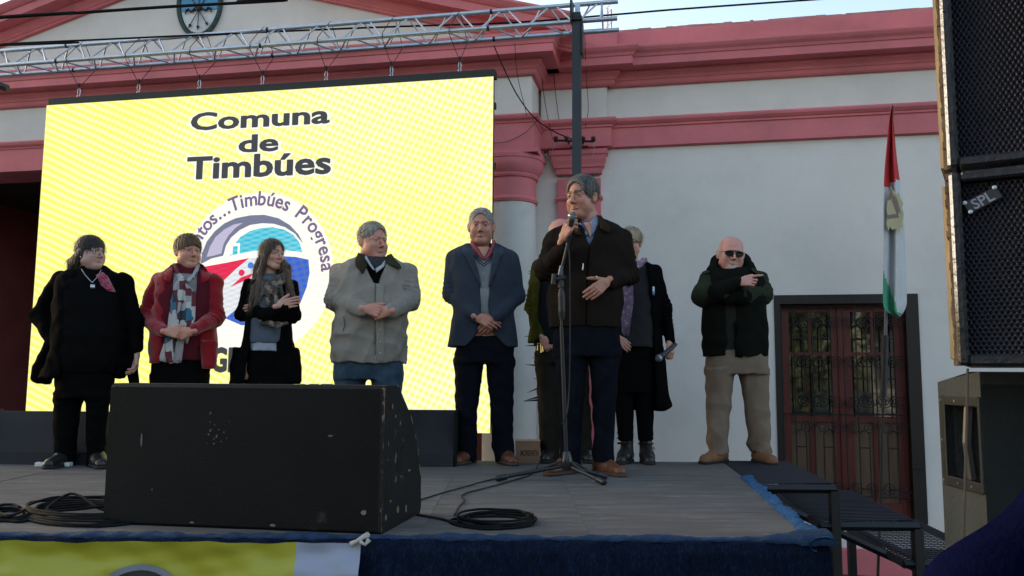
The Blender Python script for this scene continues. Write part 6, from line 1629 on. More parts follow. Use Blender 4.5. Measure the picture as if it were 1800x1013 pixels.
f.part('shirt_hem', hemr, .007, cloth('pale_blue_shirt', (0.3024, 0.3312, 0.3960)), disp=folds(25, .003, 30))
sb = U([inn, cone(f.pt(470, 484, .02), f.pt(468, 500, 0), .06, .075)], .03)
SCF = mat('brown_patterned_scarf', (0.055, 0.042, 0.034), .9, .3, 30, .5, 90, col2=(0.20, 0.155, 0.125), c2scale=22, c2lo=.50, c2hi=.58)
lp = []
for (a_, b_, r_) in (((456, 490, -.06), (474, 501, -.12), .024), ((474, 501, -.12), (497, 486, -.08), .026), ((458, 498, -.08), (474, 510, -.125), .022), ((498, 494, -.08), (480, 510, -.125), .022), ((474, 508, -.125), (470, 536, -.14), .022), ((482, 508, -.125), (487, 536, -.14), .022), ((466, 510, -.12), (455, 530, -.13), .016), ((492, 500, -.10), (497, 522, -.125), .018), ((456, 487, -.02), (458, 496, -.07), .024), ((497, 484, 0), (500, 494, -.06), .022)):
    lp.append(cone(f.pt(*a_), f.pt(*b_), r_, r_ * .9, .005, .020, .5, .09, flat=((0, 1, 0), 1.5)))
f.part('scarf', U(lp, .010), .0045, SCF, disp=folds(26, .006, 40))
lp = [cone(f.pt(462, 566, -.16), f.pt(490, 572, -.17), .026, .020, .006, .02, .5, .09, flat=((0, 1, 0), 1.5)), cone(f.pt(490, 572, -.17), f.pt(505, 568, -.15), .016, .010)]
f.part('scarf_end', U(lp, .01), .0045, SCF, disp=folds(27, .006, 40))
tr = U([f.rows([(600, 432, 508, .11), (640, 430, 510, .12), (680, 432, 508, .11)], 2.3), f.rows([(665, 430, 468, .095), (720, 432, 464, .08), (819, 436, 460, .055)], 2.1), f.rows([(665, 474, 512, .095), (720, 476, 510, .08), (819, 480, 504, .055)], 2.1)], .015)
f.part('trousers', tr, .009, cloth('black_slim_trousers', (0.0038, 0.0038, 0.0042)), disp=folds(28, .003, 18))
a = f.pt(488, 538, -.19); f.add_hand(hand(a, f.dirv((1, -.05, .28)), f.dirv((0.1, 1, 0)), 1, ((8, 14, 10), (10, 14, 10), (12, 16, 10), (16, 18, 10)), .82, (0.75, .5, -.1), .03))
a = f.pt(464, 541, -.105); f.add_hand(hand(a, f.dirv((-1, .35, -.1)), f.dirv((0, 1, 0)), -1, ((10, 18, 10),) * 4, .80, (0.9, .3, .0)))
hm = hair_mat('brown_ombre_hair', (0.028, 0.016, 0.010), (0.10, 0.058, 0.034), (60, 60, 4))
ex = []
for (x0_, y0_, z0_, pts_, r0) in ((-.050, .02, .02, [(452, 470, -.02), (447, 505, -.08), (440, 540, -.13)], .030), (-.058, -.01, .0, [(458, 478, -.06), (455, 510, -.11), (449, 534, -.14)], .024), (-.03, .05, 0, [(463, 475, .05), (456, 500, .06)], .04), (.040, .03, .02, [(506, 470, 0), (508, 500, -.06), (506, 522, -.12)], .026), (.050, .0, .0, [(503, 480, -.05), (511, 505, -.10), (516, 520, -.12)], .022), (.02, .06, 0, [(490, 475, .06), (488, 500, .07)], .04)):
    P = [f.L(x0_, y0_, z0_)] + [f.pt(*q) for q in pts_]; ex.append(chain(P, [r0 * (1 - .18 * i) for i in range(len(P))], .01))
f.hair(hm, .010, ((.004, -.106, -.030), (.057, .085, .108)), (-.09, -.10), ex, 1600, .085, lambda q: (np.sign(q[0] - .005) * .15, .1, -1), 7, .0028, ear=False, k=.016, freqv=(1, .9, .03))
f.body(SK1, [Off(tor, -.03), f.limb([(438, 500, .02, 8), (426, 552, .0, 7), (470, 553, -.15, 6)]), f.limb([(514, 502, .02, 8), (516, 555, -.02, 7), (468, 560, -.13, 6)]), Off(tr, -.025)])
f.shoe(447, 818, -8, BSH, BLK_SOLE, .24, .042); f.shoe(492, 818, 10, BSH, BLK_SOLE, .24, .042)

# ============ 4  man in the beige jacket
f = Fig('p', 'stout grey haired man in a zipped beige jacket and blue jeans with folded hands', 5.55, (648, 826))
f.head(656, 393, 458, 33, 0, 0, dict(fat=1.0, lip=0.35, brow=0.5, age=0.9, w=1.07, nose=1.15, slit=.7), neckto=(652, 478, 0.03), neckr=(0.064, 0.08))
bg_ = cloth('beige_jacket_cloth', (0.235, 0.215, 0.190), var=.10, bump=.3)
tor = f.rows([(452, 628, 690, .09, .03), (459, 610, 706, .11, .02), (468, 596, 722, .135), (490, 592, 722, .155), (530, 592, 716, .175, -.02), (570, 585, 717, .185, -.03), (610, 583, 716, .185, -.02), (638, 585, 712, .17, -.01)], 2.6)
arms = [f.limb([(600, 482, .02, 21), (590, 525, -.04, 19), (638, 545, -.27, 13)], wr=.011, lam=.036, wid=.15), f.limb([(714, 482, .02, 20), (722, 528, -.04, 19), (687, 548, -.27, 13)], wr=.011, lam=.036, wid=.15)]
jk = Cut(tor, f.slab([(440, 634, 684), (459, 640, 680), (475, 645, 675), (500, 657, 663)], y1=-.03), .003)
jk = U([jk] + arms, .02)
f.part('jacket', jk, .008, bg_, disp=folds(33, .010, 15))
inn = f.rows([(452, 636, 684, .07, .02), (462, 620, 696, .10, .01), (480, 606, 706, .122, -.004), (506, 606, 702, .125, -.004)], 2.4)
f.part('jumper', inn, .011, cloth('black_jumper', (0.0042, 0.0042, 0.0046)))
nk = U([inn, cone(f.pt(655, 450, .02), f.pt(654, 470, 0), .075, .10)], .03)
CORD_ = cloth('olive_corduroy', (0.0465, 0.0422, 0.0279), var=.25, weave=.6, wscale=200)
f.patch('collar', U([jk, nk], .01), ([(630, 444), (624, 456), (625, 468), (634, 478)], [(640, 448), (643, 458), (646, 468), (638, 482)]), CORD_, off=.012, nu=5, nv=8, thick=.010, curve_=.012)
f.patch('collar', U([jk, nk], .01), ([(680, 449), (676, 458), (682, 464), (694, 470)], [(688, 446), (695, 456), (704, 466), (706, 473)]), CORD_, off=.012, nu=5, nv=8, thick=.010, curve_=.012)
f.patch('scarf', nk, ([(641, 450), (646, 460), (655, 470)], [(682, 452), (678, 462), (664, 471)]), mat('spotted_foulard', (0.02, 0.02, 0.026), .8, .2, 20, col2=(0.3, 0.3, 0.3), c2scale=60, c2lo=.62, c2hi=.66), off=.010, nu=8, nv=6, thick=.004, wob_=.005)
WSH = cloth('white_shirt', (0.3960, 0.4032, 0.4320), bump=.1)
f.patch('shirt_collar', nk, ([(640, 452), (646, 462), (655, 474)], [(644, 450), (652, 464), (660, 476)]), WSH, off=.016, nu=3, nv=8, thick=.003)
f.patch('shirt_collar', nk, ([(678, 455), (670, 466), (660, 472)], [(683, 457), (675, 469), (661, 480)]), WSH, off=.016, nu=3, nv=8, thick=.003)
f.strip('placket', jk, [(660, 498), (659, 540), (659, 580), (660, 640)], cloth('beige_seam', (0.10, 0.09, 0.08)), .8, .002, .002)
f.patch('storm_flap', jk, ([(661, 500), (661, 560), (662, 638)], [(675, 500), (675, 560), (676, 638)]), bg_, off=.004, nu=4, nv=24, thick=.004, curve_=.002)
f.strip('zip_pull', jk, [(660, 626), (661, 642)], SILV, 1.4, .006, .003, n=6)
for (py_) in (578, 600, 620): f.patch('snap', jk, ([(667, py_), (667, py_ + 2.4)], [(669.4, py_), (669.4, py_ + 2.4)]), SILV, off=.009, nu=1, nv=1, thick=.002)
f.strip('pocket_seam', jk, [(604, 556), (606, 572), (602, 584)], cloth('seam_dark', (0.0372, 0.0341, 0.0310)), 1.0, .002, .002, n=10)
clasp(f, (642, 543), (685, 545), s=.98, dyl=-.30, dyr=-.30)
JN = cloth('blue_jeans', (0.0324, 0.0540, 0.0828), var=.2, weave=.3, col2=(0.075, 0.115, 0.16), c2scale=5, c2lo=.45, c2hi=.75)
tr = U([f.rows([(620, 590, 708, .15), (645, 587, 708, .155), (668, 588, 706, .14)], 2.4), f.rows([(655, 587, 645, .13), (690, 588, 640, .115), (740, 596, 638, .095), (819, 600, 636, .08)], 2.1), f.rows([(655, 650, 708, .13), (690, 655, 706, .115), (740, 662, 702, .095), (819, 664, 700, .08)], 2.1)], .02)
f.part('jeans', tr, .009, JN, disp=folds(35, .005, 16))
f.hair(hair_mat('grey_hair', (0.13, 0.12, 0.10), (0.32, 0.30, 0.26)), .010, ((.006, -.102, -.018), (.070, .084, .100)), (-.015, -.08), None, 1500, .05, lambda q: (-.6 if q[1] < 0 else -.1, .6, -.2 if q[1] < 0 else -.6), 9, .0022, capoff=(0, 0, .004))
f.body(SK2, [Off(tor, -.04), f.limb([(604, 482, .02, 13), (590, 525, -.04, 10), (634, 543, -.25, 6)]), f.limb([(712, 482, .02, 13), (722, 528, -.04, 10), (691, 546, -.25, 6)]), Off(tr, -.035)])
f.shoe(616, 818, -12, BSH, BLK_SOLE); f.shoe(684, 818, 12, BSH, BLK_SOLE)

# ============ 5  man in the blue grey blazer
f = Fig('p', 'grey haired man in a blue grey blazer, white vest and brown shoes, wrists crossed', 5.72, (852, 822))
f.head(846, 368, 430, -3, 2, 0, dict(fat=.35, lip=.45, brow=.85, browt=1.1, age=.8, w=1.07, nose=1.0, beard=.12, slit=.75), neckto=(847, 455, 0.03), neckr=(0.060, 0.068))
bz = cloth('blue_grey_blazer_cloth', (0.036, 0.045, 0.064), var=.12, bump=.2, weave=.3)
tor = f.rows([(429, 820, 876, .08, .03), (437, 802, 892, .10, .02), (446, 790, 903, .12), (470, 790, 906, .14), (510, 796, 904, .15), (550, 796, 902, .155, -.01), (585, 790, 908, .155), (611, 787, 911, .15)], 2.6)
arms = [f.limb([(800, 457, .02, 17), (794, 518, .01, 15.5), (838, 558, -.18, 11)], wr=.006), f.limb([(896, 457, .02, 17), (908, 520, .01, 15.5), (872, 557, -.18, 11)], wr=.006)]
jk = Cut(tor, f.slab([(420, 822, 872), (437, 829, 868), (460, 836, 864), (500, 845, 859), (540, 846, 858), (575, 844, 860), (590, 838, 868), (604, 826, 880), (613, 815, 892)], y1=-.02), .003)
jk = U([jk] + arms, .015)
f.part('blazer', jk, .0078, bz, disp=folds(43, .005, 14))
inn = f.rows([(440, 832, 864, .06, .02), (447, 812, 884, .09, .01), (470, 804, 894, .12, -.008), (520, 808, 892, .13, -.015), (580, 808, 890, .13, -.01)], 2.4)
f.part('vest', inn, .009, cloth('white_cable_knit', (0.2880, 0.3024, 0.3312), bump=.8, bscale=60, weave=.8, wscale=90), disp=folds(44, .003, 30))
nk = U([inn, cone(f.pt(847, 426, .02), f.pt(847, 452, 0), .090, .095)], .03)
PKS = cloth('pink_shirt', (0.3024, 0.0720, 0.0936), var=.15)
f.patch('shirt', nk, ([(832, 436), (840, 446), (850, 458)], [(868, 438), (860, 447), (852, 458)]), PKS, off=.004, nu=6, nv=6, thick=.002)
f.patch('throat_gap', nk, ([(840, 434), (846, 446), (850.5, 452)], [(860, 434), (856, 446), (851.5, 452)]), SK3, off=.008, nu=4, nv=5, thick=.003)
f.patch('shirt_collar', nk, ([(827, 422), (827, 432), (836, 443), (847, 456)], [(831, 424), (836, 434), (843, 444), (850, 455)]), PKS, off=.014, nu=4, nv=10, thick=.006, curve_=.005)
f.patch('shirt_collar', nk, ([(866, 424), (864, 433), (860, 444), (852, 456)], [(870, 422), (873, 430), (868, 442), (855, 457)]), PKS, off=.014, nu=4, nv=10, thick=.006, curve_=.005)
NVY = cloth('navy_trim', (0.0074, 0.0087, 0.0186))
f.strip('vest_trim', nk, [(834, 444), (843, 457), (851, 464), (859, 457), (866, 446)], NVY, 1.2, .009, .003)
f.strip('vest_trim', nk, [(833, 448), (842, 461), (851, 468), (860, 461), (867, 450)], NVY, 1.2, .009, .003)
f.patch('lapel', jk, ([(812, 434), (812, 446), (818, 452), (830, 476), (846, 505)], [(829, 436), (832, 446), (836, 460), (841, 478), (847, 506)]), cloth('blazer_lapel', (0.044, 0.054, 0.076), weave=.3), off=.007, nu=5, nv=16, thick=.006, curve_=.004)
f.patch('lapel', jk, ([(868, 438), (866, 448), (864, 462), (862, 480), (858, 505)], [(884, 436), (888, 446), (880, 452), (872, 478), (859, 506)]), cloth('blazer_lapel2', (0.044, 0.054, 0.076), weave=.3), off=.007, nu=5, nv=16, thick=.006, curve_=.004)
a = f.pt(838, 558, -.20); b = f.pt(874, 556, -.20)
A_ = hand(a, f.dirv((.9, -.15, -.35)), f.dirv((0, 1, -.2)), 1, ((18, 26, 18), (20, 28, 20), (22, 30, 20), (26, 32, 20)), .98, (.8, .4, .3), .01)
B_ = hand(b + np.array([0, .035, -.01]), (-.75, 0, -.65), (0, 1, 0), -1, ((15, 25, 20), (18, 28, 20), (20, 30, 20), (24, 30, 20)), .98, (.8, .3, .2), .01)
f.add_hand(U([A_, B_], .002))
m_ = MB(); wd = np.array([-.75, 0, -.65]); wd /= np.linalg.norm(wd); Rw = np.array(Vector(wd).to_track_quat('Z', 'Y').to_matrix()); m_.lathe(b + np.array([0, .035, -.01]) - wd * .012, [(.030, -.008), (.033, -.008), (.033, .008), (.030, .008)], 20, Rw); m_.build('watch_strap', mat('steel_watch', (0.5, 0.52, 0.55), .35, metal=.7), f.ob)
m_ = MB(); m_.bbox(b + np.array([0, 0.004, -.006]) + wd * .004, (.012, .005, .012), Rw, .002); m_.build('watch_case', SILV, f.ob)
NT = cloth('dark_navy_trousers', (0.0068, 0.0081, 0.0124), var=.2)
tr = U([f.rows([(592, 800, 902, .13), (620, 799, 904, .135), (640, 799, 904, .13)], 2.5), f.rows([(632, 798, 851, .115), (670, 799, 846, .10), (720, 800, 840, .085), (770, 803, 838, .078), (800, 802, 838, .08), (812, 801, 836, .08)], 2.1), f.rows([(632, 853, 905, .115), (670, 857, 904, .10), (720, 862, 902, .085), (770, 865, 901, .078), (785, 864, 903, .08), (795, 868, 905, .085), (812, 870, 903, .08)], 2.1)], .02)
f.part('trousers', tr, .0085, NT, disp=folds(45, .006, 19))
f.hair(hair_mat('silver_hair', (0.15, 0.145, 0.14), (0.36, 0.35, 0.34)), .006, ((0, -.104, -.016), (.069, .084, .104)), (-.008, -.07), None, 1300, .026, lambda q: (.5, -.3 if q[1] < 0 else .5, .3), 11, .0018, capoff=(0, 0, .003), lift=.006)
f.body(SK3, [Off(tor, -.035), f.limb([(800, 457, .02, 11), (794, 518, .01, 9), (838, 558, -.18, 7)]), f.limb([(896, 457, .02, 11), (908, 520, .01, 9), (872, 557, -.18, 7)]), Off(tr, -.03)])
BRS = mat('brown_leather', (0.125, 0.045, 0.024), .38, .25, 14, .2, 60)
f.shoe(821, 810, -22, BRS, TAN_SOLE); f.shoe(887, 810, 18, BRS, TAN_SOLE)

# ============ 6  man hidden behind the speaker
f = Fig('p', 'balding man in an olive jacket mostly hidden behind the man at the microphone', 5.9, (990, 816))
f.head(986, 384, 450, 10, 0, 0, dict(fat=.5, lip=.4, brow=.6, age=.9, w=1.02, sides=.6), neckto=(985, 470, 0.03))
OL = cloth('olive_jacket_cloth', (0.0372, 0.0409, 0.0087), var=.2); DG = cloth('charcoal_waistcoat', (0.0112, 0.0136, 0.0174))
tor = f.rows([(445, 958, 1012, .08, .03), (456, 944, 1030, .11, .01), (480, 936, 1036, .13), (540, 932, 1036, .15), (604, 928, 1036, .15)], 2.5)
arms = [f.limb([(948, 468, .02, 14), (934, 540, 0, 12), (950, 590, -.10, 10)]), f.limb([(1024, 468, .02, 14), (1030, 540, 0, 12), (1015, 590, -.10, 10)])]
jk = U([Cut(tor, f.slab([(440, 964, 1010), (480, 952, 1010), (606, 944, 1012)], y1=-.03), .004)] + arms, .015)
f.part('jacket', jk, .009, OL, disp=folds(53, .006, 15))
inn = f.rows([(446, 964, 1008, .07, .02), (470, 944, 1024, .11, -.01), (540, 940, 1028, .135, -.01), (607, 938, 1028, .135, -.01)], 2.4)
f.part('waistcoat', inn, .010, DG, disp=folds(54, .003, 15))
KH = cloth('brown_grey_trousers', (0.0198, 0.0174, 0.0149), var=.2)
tr = U([f.rows([(590, 942, 1030, .13), (640, 940, 1032, .13)], 2.4), f.rows([(620, 939, 988, .11), (700, 945, 985, .09), (760, 948, 984, .08), (806, 950, 984, .08)], 2.1), f.rows([(620, 988, 1036, .11), (700, 996, 1036, .09), (760, 1003, 1040, .08), (806, 1006, 1042, .08)], 2.1)], .02)
f.part('trousers', tr, .009, KH, disp=folds(55, .005, 17))
m_ = MB()
for (a_, b_) in (((945, 606), (944, 616)), ((950, 605), (951, 620)), ((953, 608), (954, 618))): m_.tube([f.pt(*a_, -.16), f.pt(*b_, -.16)], [.003, .007], 6)
m_.tube([f.pt(944, 604, -.16), f.pt(953, 604, -.16)], .003, 5); m_.build('keys', GOLD, f.ob)
a = f.pt(953, 594, -.12); f.add_hand(hand(a, f.dirv((.6, 0, -.8)), f.dirv((0, 1, 0)), 1, ((30, 35, 20),) * 4, .9))
a = f.pt(1013, 594, -.12); f.add_hand(hand(a, f.dirv((-.6, 0, -.8)), f.dirv((0, 1, 0)), -1, ((30, 35, 20),) * 4, .9))
f.body(SK5, [Off(tor, -.04), f.limb([(948, 468, .02, 9), (934, 540, 0, 8), (950, 590, -.1, 7)]), f.limb([(1024, 468, .02, 9), (1030, 540, 0, 8), (1015, 590, -.1, 7)]), Off(tr, -.03)])
f.shoe(966, 806, -10, BSH, BLK_SOLE); f.shoe(1026, 806, 10, BSH, BLK_SOLE)

# ============ 7  the speaker
f = Fig('p', 'tall man in a dark brown jacket speaking into the microphone, holding it with one hand', 5.15, (1020, 832))
f.head(1023, 311, 384, -32, 3, 0, dict(fat=.15, lip=.4, brow=.95, browt=1.3, age=.9, w=.97, nose=1.15, beard=.18, slit=.75), neckto=(1040, 408, 0.03), neckr=(0.058, 0.070))
BJ = cloth('dark_brown_jacket_cloth', (0.0165, 0.0125, 0.0105), var=.22, bump=.3, bscale=60)
tor = f.rows([(386, 1010, 1066, .08, .04), (394, 990, 1084, .10, .02), (404, 974, 1098, .12), (425, 966, 1104, .14), (470, 966, 1098, .145), (520, 964, 1095, .15), (560, 963, 1093, .15), (578, 964, 1092, .145)], 2.6)
arms = [f.limb([(976, 420, .02, 19), (958, 474, -.04, 19), (990, 436, -.25, 13)], wr=.009, lam=.04, wid=.13), f.limb([(1092, 420, .02, 20), (1106, 484, -.01, 17), (1072, 496, -.17, 12.5)], wr=.009, lam=.04, wid=.13)]
jk = Cut(tor, f.slab([(378, 1014, 1058), (396, 1024, 1052), (412, 1030, 1046), (436, 1034, 1037)], y1=-.02), .003)
jk = U([jk] + arms, .02)
f.part('jacket', jk, .0075, BJ, disp=folds(63, .007, 12))
inn = f.rows([(388, 1018, 1058, .06, .03), (398, 1000, 1076, .09, .01), (430, 980, 1090, .12, -.01), (520, 980, 1084, .13, -.01), (560, 980, 1082, .13, -.01)], 2.4)
BSHR = cloth('light_blue_shirt', (0.1152, 0.1512, 0.2376), bump=.15)
f.part('shirt', inn, .009, BSHR)
nk = U([inn, cone(f.pt(1038, 388, .03), f.pt(1038, 404, .01), .07, .09)], .03)
f.patch('shirt_collar', nk, ([(1036, 391), (1040, 400), (1041, 413)], [(1049, 377), (1052, 392), (1047, 404)]), cloth('shirt_collar_blue', (0.1728, 0.2016, 0.2880), bump=.1), off=.014, nu=4, nv=8, thick=.005, curve_=.006)
f.patch('shirt_collar', nk, ([(1013, 392), (1020, 402), (1030, 414)], [(1019, 389), (1026, 400), (1034, 412)]), cloth('shirt_collar_blue2', (0.1728, 0.2016, 0.2880), bump=.1), off=.014, nu=4, nv=8, thick=.005, curve_=.004)
f.patch('throat_gap', nk, ([(1026, 392), (1032, 404), (1037, 417)], [(1046, 388), (1043, 402), (1038.5, 417)]), SK3, off=.010, nu=4, nv=6, thick=.003)
CLR = cloth('brown_suede_collar', (0.0298, 0.0186, 0.0136), var=.2)
f.patch('collar', U([jk, nk], .01), ([(1049, 378), (1053, 390), (1056, 402), (1064, 408)], [(1057, 379), (1066, 391), (1074, 402), (1071, 408)]), CLR, off=.016, nu=5, nv=9, thick=.012, curve_=.012)
f.patch('collar', U([jk, nk], .01), ([(1004, 392), (1006, 402), (1012, 412)], [(1013, 390), (1018, 400), (1024, 414)]), CLR, off=.012, nu=5, nv=8, thick=.010, curve_=.01)
f.strip('front_zip', jk, [(1036, 434), (1032, 480), (1031, 530), (1030, 578)], cloth('zip_tape', (0.0042, 0.0034, 0.0029)), 2.2, .003, .003)
f.strip('zip_pull', jk, [(1025, 463), (1024, 476)], SILV, 2.2, .006, .004, n=5)
# hand round the microphone and the open hand
mc_top = f.pt(1006, 378, -.36); mc_bot = f.pt(996, 437, -.30)
a = f.pt(988, 422, -.285)
A_ = hand(a, f.dirv((.42, -.42, .78)), f.dirv((.55, .55, .05)), 1, ((22, 70, 55), (24, 74, 55), (26, 76, 55), (30, 76, 55)), 1.0, (.8, .25, .75), .006, 10)
f.add_hand(A_, .0027)
a = f.pt(1068, 494, -.20)
A_ = hand(a, f.dirv((-.66, -.35, -.55)), f.dirv((-.38, .81, -.13)), -1, ((-6, 8, 8), (2, 12, 8), (8, 14, 8), (14, 16, 10)), .98, (.62, .75, .1), .03)
f.add_hand(A_, .0027)
m_ = MB(); m_.tube([f.pt(1047, 486, -.30), f.pt(1048.5, 489, -.30)], .0095, 10); m_.build('ring', GOLD, f.ob)
tr = U([f.rows([(568, 974, 1090, .13), (600, 973, 1091, .135), (628, 974, 1090, .13)], 2.5), f.rows([(618, 974, 1034, .12), (660, 978, 1030, .105), (710, 982, 1026, .09), (760, 984, 1022, .08), (800, 984, 1022, .08), (820, 983, 1020, .08)], 2.1), f.rows([(618, 1034, 1091, .12), (660, 1037, 1086, .105), (710, 1041, 1083, .09), (760, 1044, 1079, .08), (795, 1042, 1080, .08), (812, 1043, 1080, .08)], 2.1)], .02)
f.part('trousers', tr, .0085, cloth('dark_indigo_jeans', (0.0068, 0.0081, 0.0130), var=.25), disp=folds(65, .006, 18))
f.hair(hair_mat('iron_grey_hair', (0.035, 0.032, 0.028), (0.15, 0.14, 0.13)), .011, ((0, -.106, -.020), (.068, .084, .104)), (-.012, -.085), None, 1700, .045, lambda q: (.2, .9, -.15), 13, .0024, capoff=(0, 0, .004), freqv=(.6, .3, 1))
f.body(SK3, [Off(tor, -.035), f.limb([(976, 420, .02, 12), (958, 474, -.04, 11), (988, 440, -.24, 8)]), f.limb([(1092, 420, .02, 12), (1106, 484, -.01, 10), (1075, 496, -.17, 7.5)]), Off(tr, -.03)])
f.shoe(1000, 822, -38, BRS, TAN_SOLE, .30); f.shoe(1062, 820, 30, BRS, TAN_SOLE, .30)
# microphone and stand
D7 = f.D
MIC = mat('dark_microphone_body', (0.02, 0.02, 0.024), .4); MESHB = mat('microphone_mesh', (0.16, 0.17, 0.19), .4, .5, 200, .8, 500, metal=.7)
def microphone(top, bot, label):
    top = np.array(top); bot = np.array(bot); T_ = thing('microphone', label, 'microphone', tuple(bot)); d = bot - top; L_ = np.linalg.norm(d); d /= L_
    R = np.array(Vector(-d).to_track_quat('Z', 'Y').to_matrix())
    q = MB(); q.lathe(top, [(.004, .026), (.016, .022), (.024, .010), (.0265, .0), (.025, -.012), (.021, -.020)], 20, R); smooth_by_angle(q.build('grille_ball', MESHB, T_), 60)
    q = MB(); q.lathe(top, [(.0272, -.003), (.0275, .0015), (.0275, -.0045), (.0268, -.005)], 20, R); q.build('silver_band', SILV, T_)
    q = MB(); q.lathe(top, [(.021, -.020), (.0225, -.026), (.021, -.036), (.0165, -.075), (.0145, -.13), (.0125, -.175), (.0095, -.18)], 20, R); smooth_by_angle(q.build('handle', MIC, T_), 60)
    return T_
mt = f.pt(1006, 379, -.345); dd = f.pt(997, 430, -.30) - mt; dd /= np.linalg.norm(dd)
microphone(mt, mt + dd * .18, 'silver topped microphone held at the mouth of the man in brown')
MSD = thing('microphone_stand', 'black tripod microphone stand in front of the man in brown', 'microphone stand', tuple(onz(996, 845, SZ)))
SD_ = onz(996, 845, SZ); Ys = SD_[1]
CHR = mat('dark_chrome_tube', (0.02, 0.022, 0.026), .4, metal=.3); PLA = mat('black_plastic', (0.012, 0.012, 0.014), .4)
def sp_(px, py, y=None): return at(px, py, Ys if y is None else y)
q = MB(); q.tube([sp_(996, 812), sp_(987, 575)], .011, 12); q.build('lower_tube', CHR, MSD)
q = MB(); q.tube([sp_(987, 580), sp_(986, 470)], .0078, 12); q.build('upper_tube', CHR, MSD)
q = MB(); q.tube([sp_(988, 562), sp_(987.5, 548), sp_(987, 520), sp_(986.6, 508)], [.014, .021, .021, .013], 14); q.build('height_clutch', PLA, MSD)
q = MB(); q.tube([sp_(986, 505), sp_(986, 476)], [.017, .015], 12); q.tube([sp_(978, 492), sp_(994, 489)], .018, 10); q.build('boom_joint', PLA, MSD)
q = MB(); q.tube([sp_(973, 500), sp_(975, 482)], .016, 8); q.build('clamp_knob', PLA, MSD)
q = MB(); q.tube([sp_(983, 498), sp_(988, 470), sp_(998, 428, f.D - .36)], .0085, 10); q.build('boom', CHR, MSD)
q = MB(); q.tube([sp_(984, 484, Ys - .01), sp_(987.5, 468, Ys - .01)], .013, 10); q.build('boom_collar', mat('blue_grey_clamp', (0.07, 0.09, 0.12), .35, metal=.4), MSD)
q = MB(); q.tube([mt + dd * .085, mt + dd * .135], [.019, .017], 12); q.build('mic_clip', PLA, MSD)
hubp = [sp_(996, 794), sp_(996.5, 804), sp_(997, 818), sp_(997, 826)]
q = MB(); q.tube(hubp, [.021, .030, .040, .026], 14); smooth_by_angle(q.build('tripod_hub', mat('glossy_black_casting', (0.03, 0.032, 0.036), .22, metal=.3), MSD), 50)
h0 = sp_(997, 818)
for (px, py) in ((874, 841), (1062, 848), (1064, 838)):
    e = onz(px, py, SZ + .018); d = e - h0; Ln = np.linalg.norm(d); d /= Ln
    q = MB(); q.tube([h0 + d * .03, e - d * .05], .0115, 8); lg = q.build('leg', PLA, MSD)
    q = MB(); q.tube([e - d * .06, e - d * .05, e, e + d * .01], [.012, .018, .019, .012], 10); q.build('rubber_foot', PLA, lg)
    q = MB(); q.tube([h0 + d * .02 + np.array([0, 0, .03]), h0 + d * .16 + np.array([0, 0, .004])], .006, 6); q.build('leg_strut', PLA, lg)
cb_ = [mt + dd * .175] + [at(x_, y_, f.D + dz_) for x_, y_, dz_ in ((1001, 450, -.38), (1002, 520, -.40), (1002, 600, -.40), (1000, 690, -.40), (992, 740, -.42))] + floor_pts([(972, 782, .12), (950, 815, .03), (936, 832), (910, 842), (876, 852), (842, 861), (822, 866), (812, 872), (816, 881), (806, 892), (799, 906)])
q = MB(); q.tube(spline(cb_, 7), .0042, 6); tag(q.build('microphone_cable', GCAB, org=tuple(cb_[0]), smooth=True), 'grey cable hanging from the held microphone and running across the stage to the coil', 'cable')
fl = f

# ============ 8  blonde woman
f = Fig('p', 'short blonde woman in glasses and a long black cardigan, holding a spare microphone low', 5.8, (1118, 822))
f.head(1109, 402, 453, -8, 2, 0, dict(fat=.3, lip=.4, brow=.5, age=.7, w=.98), neckto=(1110, 476, 0.02), neckr=(0.048, 0.056))
tor = f.rows([(458, 1090, 1132, .07, .03), (466, 1074, 1148, .09, .01), (478, 1068, 1160, .11), (520, 1066, 1162, .12), (570, 1066, 1162, .13), (620, 1066, 1166, .13), (680, 1072, 1174, .12), (716, 1080, 1180, .11), (722, 1100, 1168, .10)], 2.5)
arms = [f.limb([(1152, 478, .02, 13), (1170, 545, .0, 11.5), (1177, 598, -.06, 9.5)], wr=.005), f.limb([(1074, 480, .02, 13), (1066, 545, 0, 11.5), (1080, 590, -.12, 9)], wr=.005)]
jk = U([Cut(tor, f.slab([(452, 1088, 1134), (480, 1084, 1138), (540, 1082, 1143), (612, 1078, 1149), (725, 1078, 1152)], y1=0.04), .004)] + arms, .012)
f.part('cardigan', jk, .008, cloth('long_black_cardigan', (0.0036, 0.0036, 0.0042), var=.2), disp=folds(73, .005, 15))
inn = f.rows([(460, 1094, 1130, .05, .02), (470, 1080, 1142, .085, .0), (520, 1074, 1150, .11, -.01), (570, 1072, 1152, .12, -.015), (612, 1072, 1152, .125, -.015)], 2.4)
f.part('tee', inn, .009, cloth('charcoal_tee', (0.0248, 0.0248, 0.0285), var=.12), disp=folds(74, .004, 13))
tr = U([f.rows([(604, 1078, 1150, .11), (650, 1078, 1150, .12), (690, 1079, 1149, .11)], 2.4), f.rows([(660, 1079, 1115, .095), (720, 1082, 1114, .08), (775, 1087, 1113, .06)], 2.1), f.rows([(660, 1115, 1151, .095), (720, 1117, 1149, .08), (775, 1122, 1148, .06)], 2.1)], .012)
f.part('leggings', tr, .009, cloth('black_leggings', (0.0038, 0.0038, 0.0042)), disp=folds(75, .002, 18))
nk = U([inn, cone(f.pt(1110, 458, .02), f.pt(1110, 472, 0), .06, .075)], .03)
PRP = mat('mauve_scarf', (0.13, 0.085, 0.14), .9, .3, 30, .5, 80, col2=(0.24, 0.18, 0.24), c2scale=26, c2lo=.5, c2hi=.58)
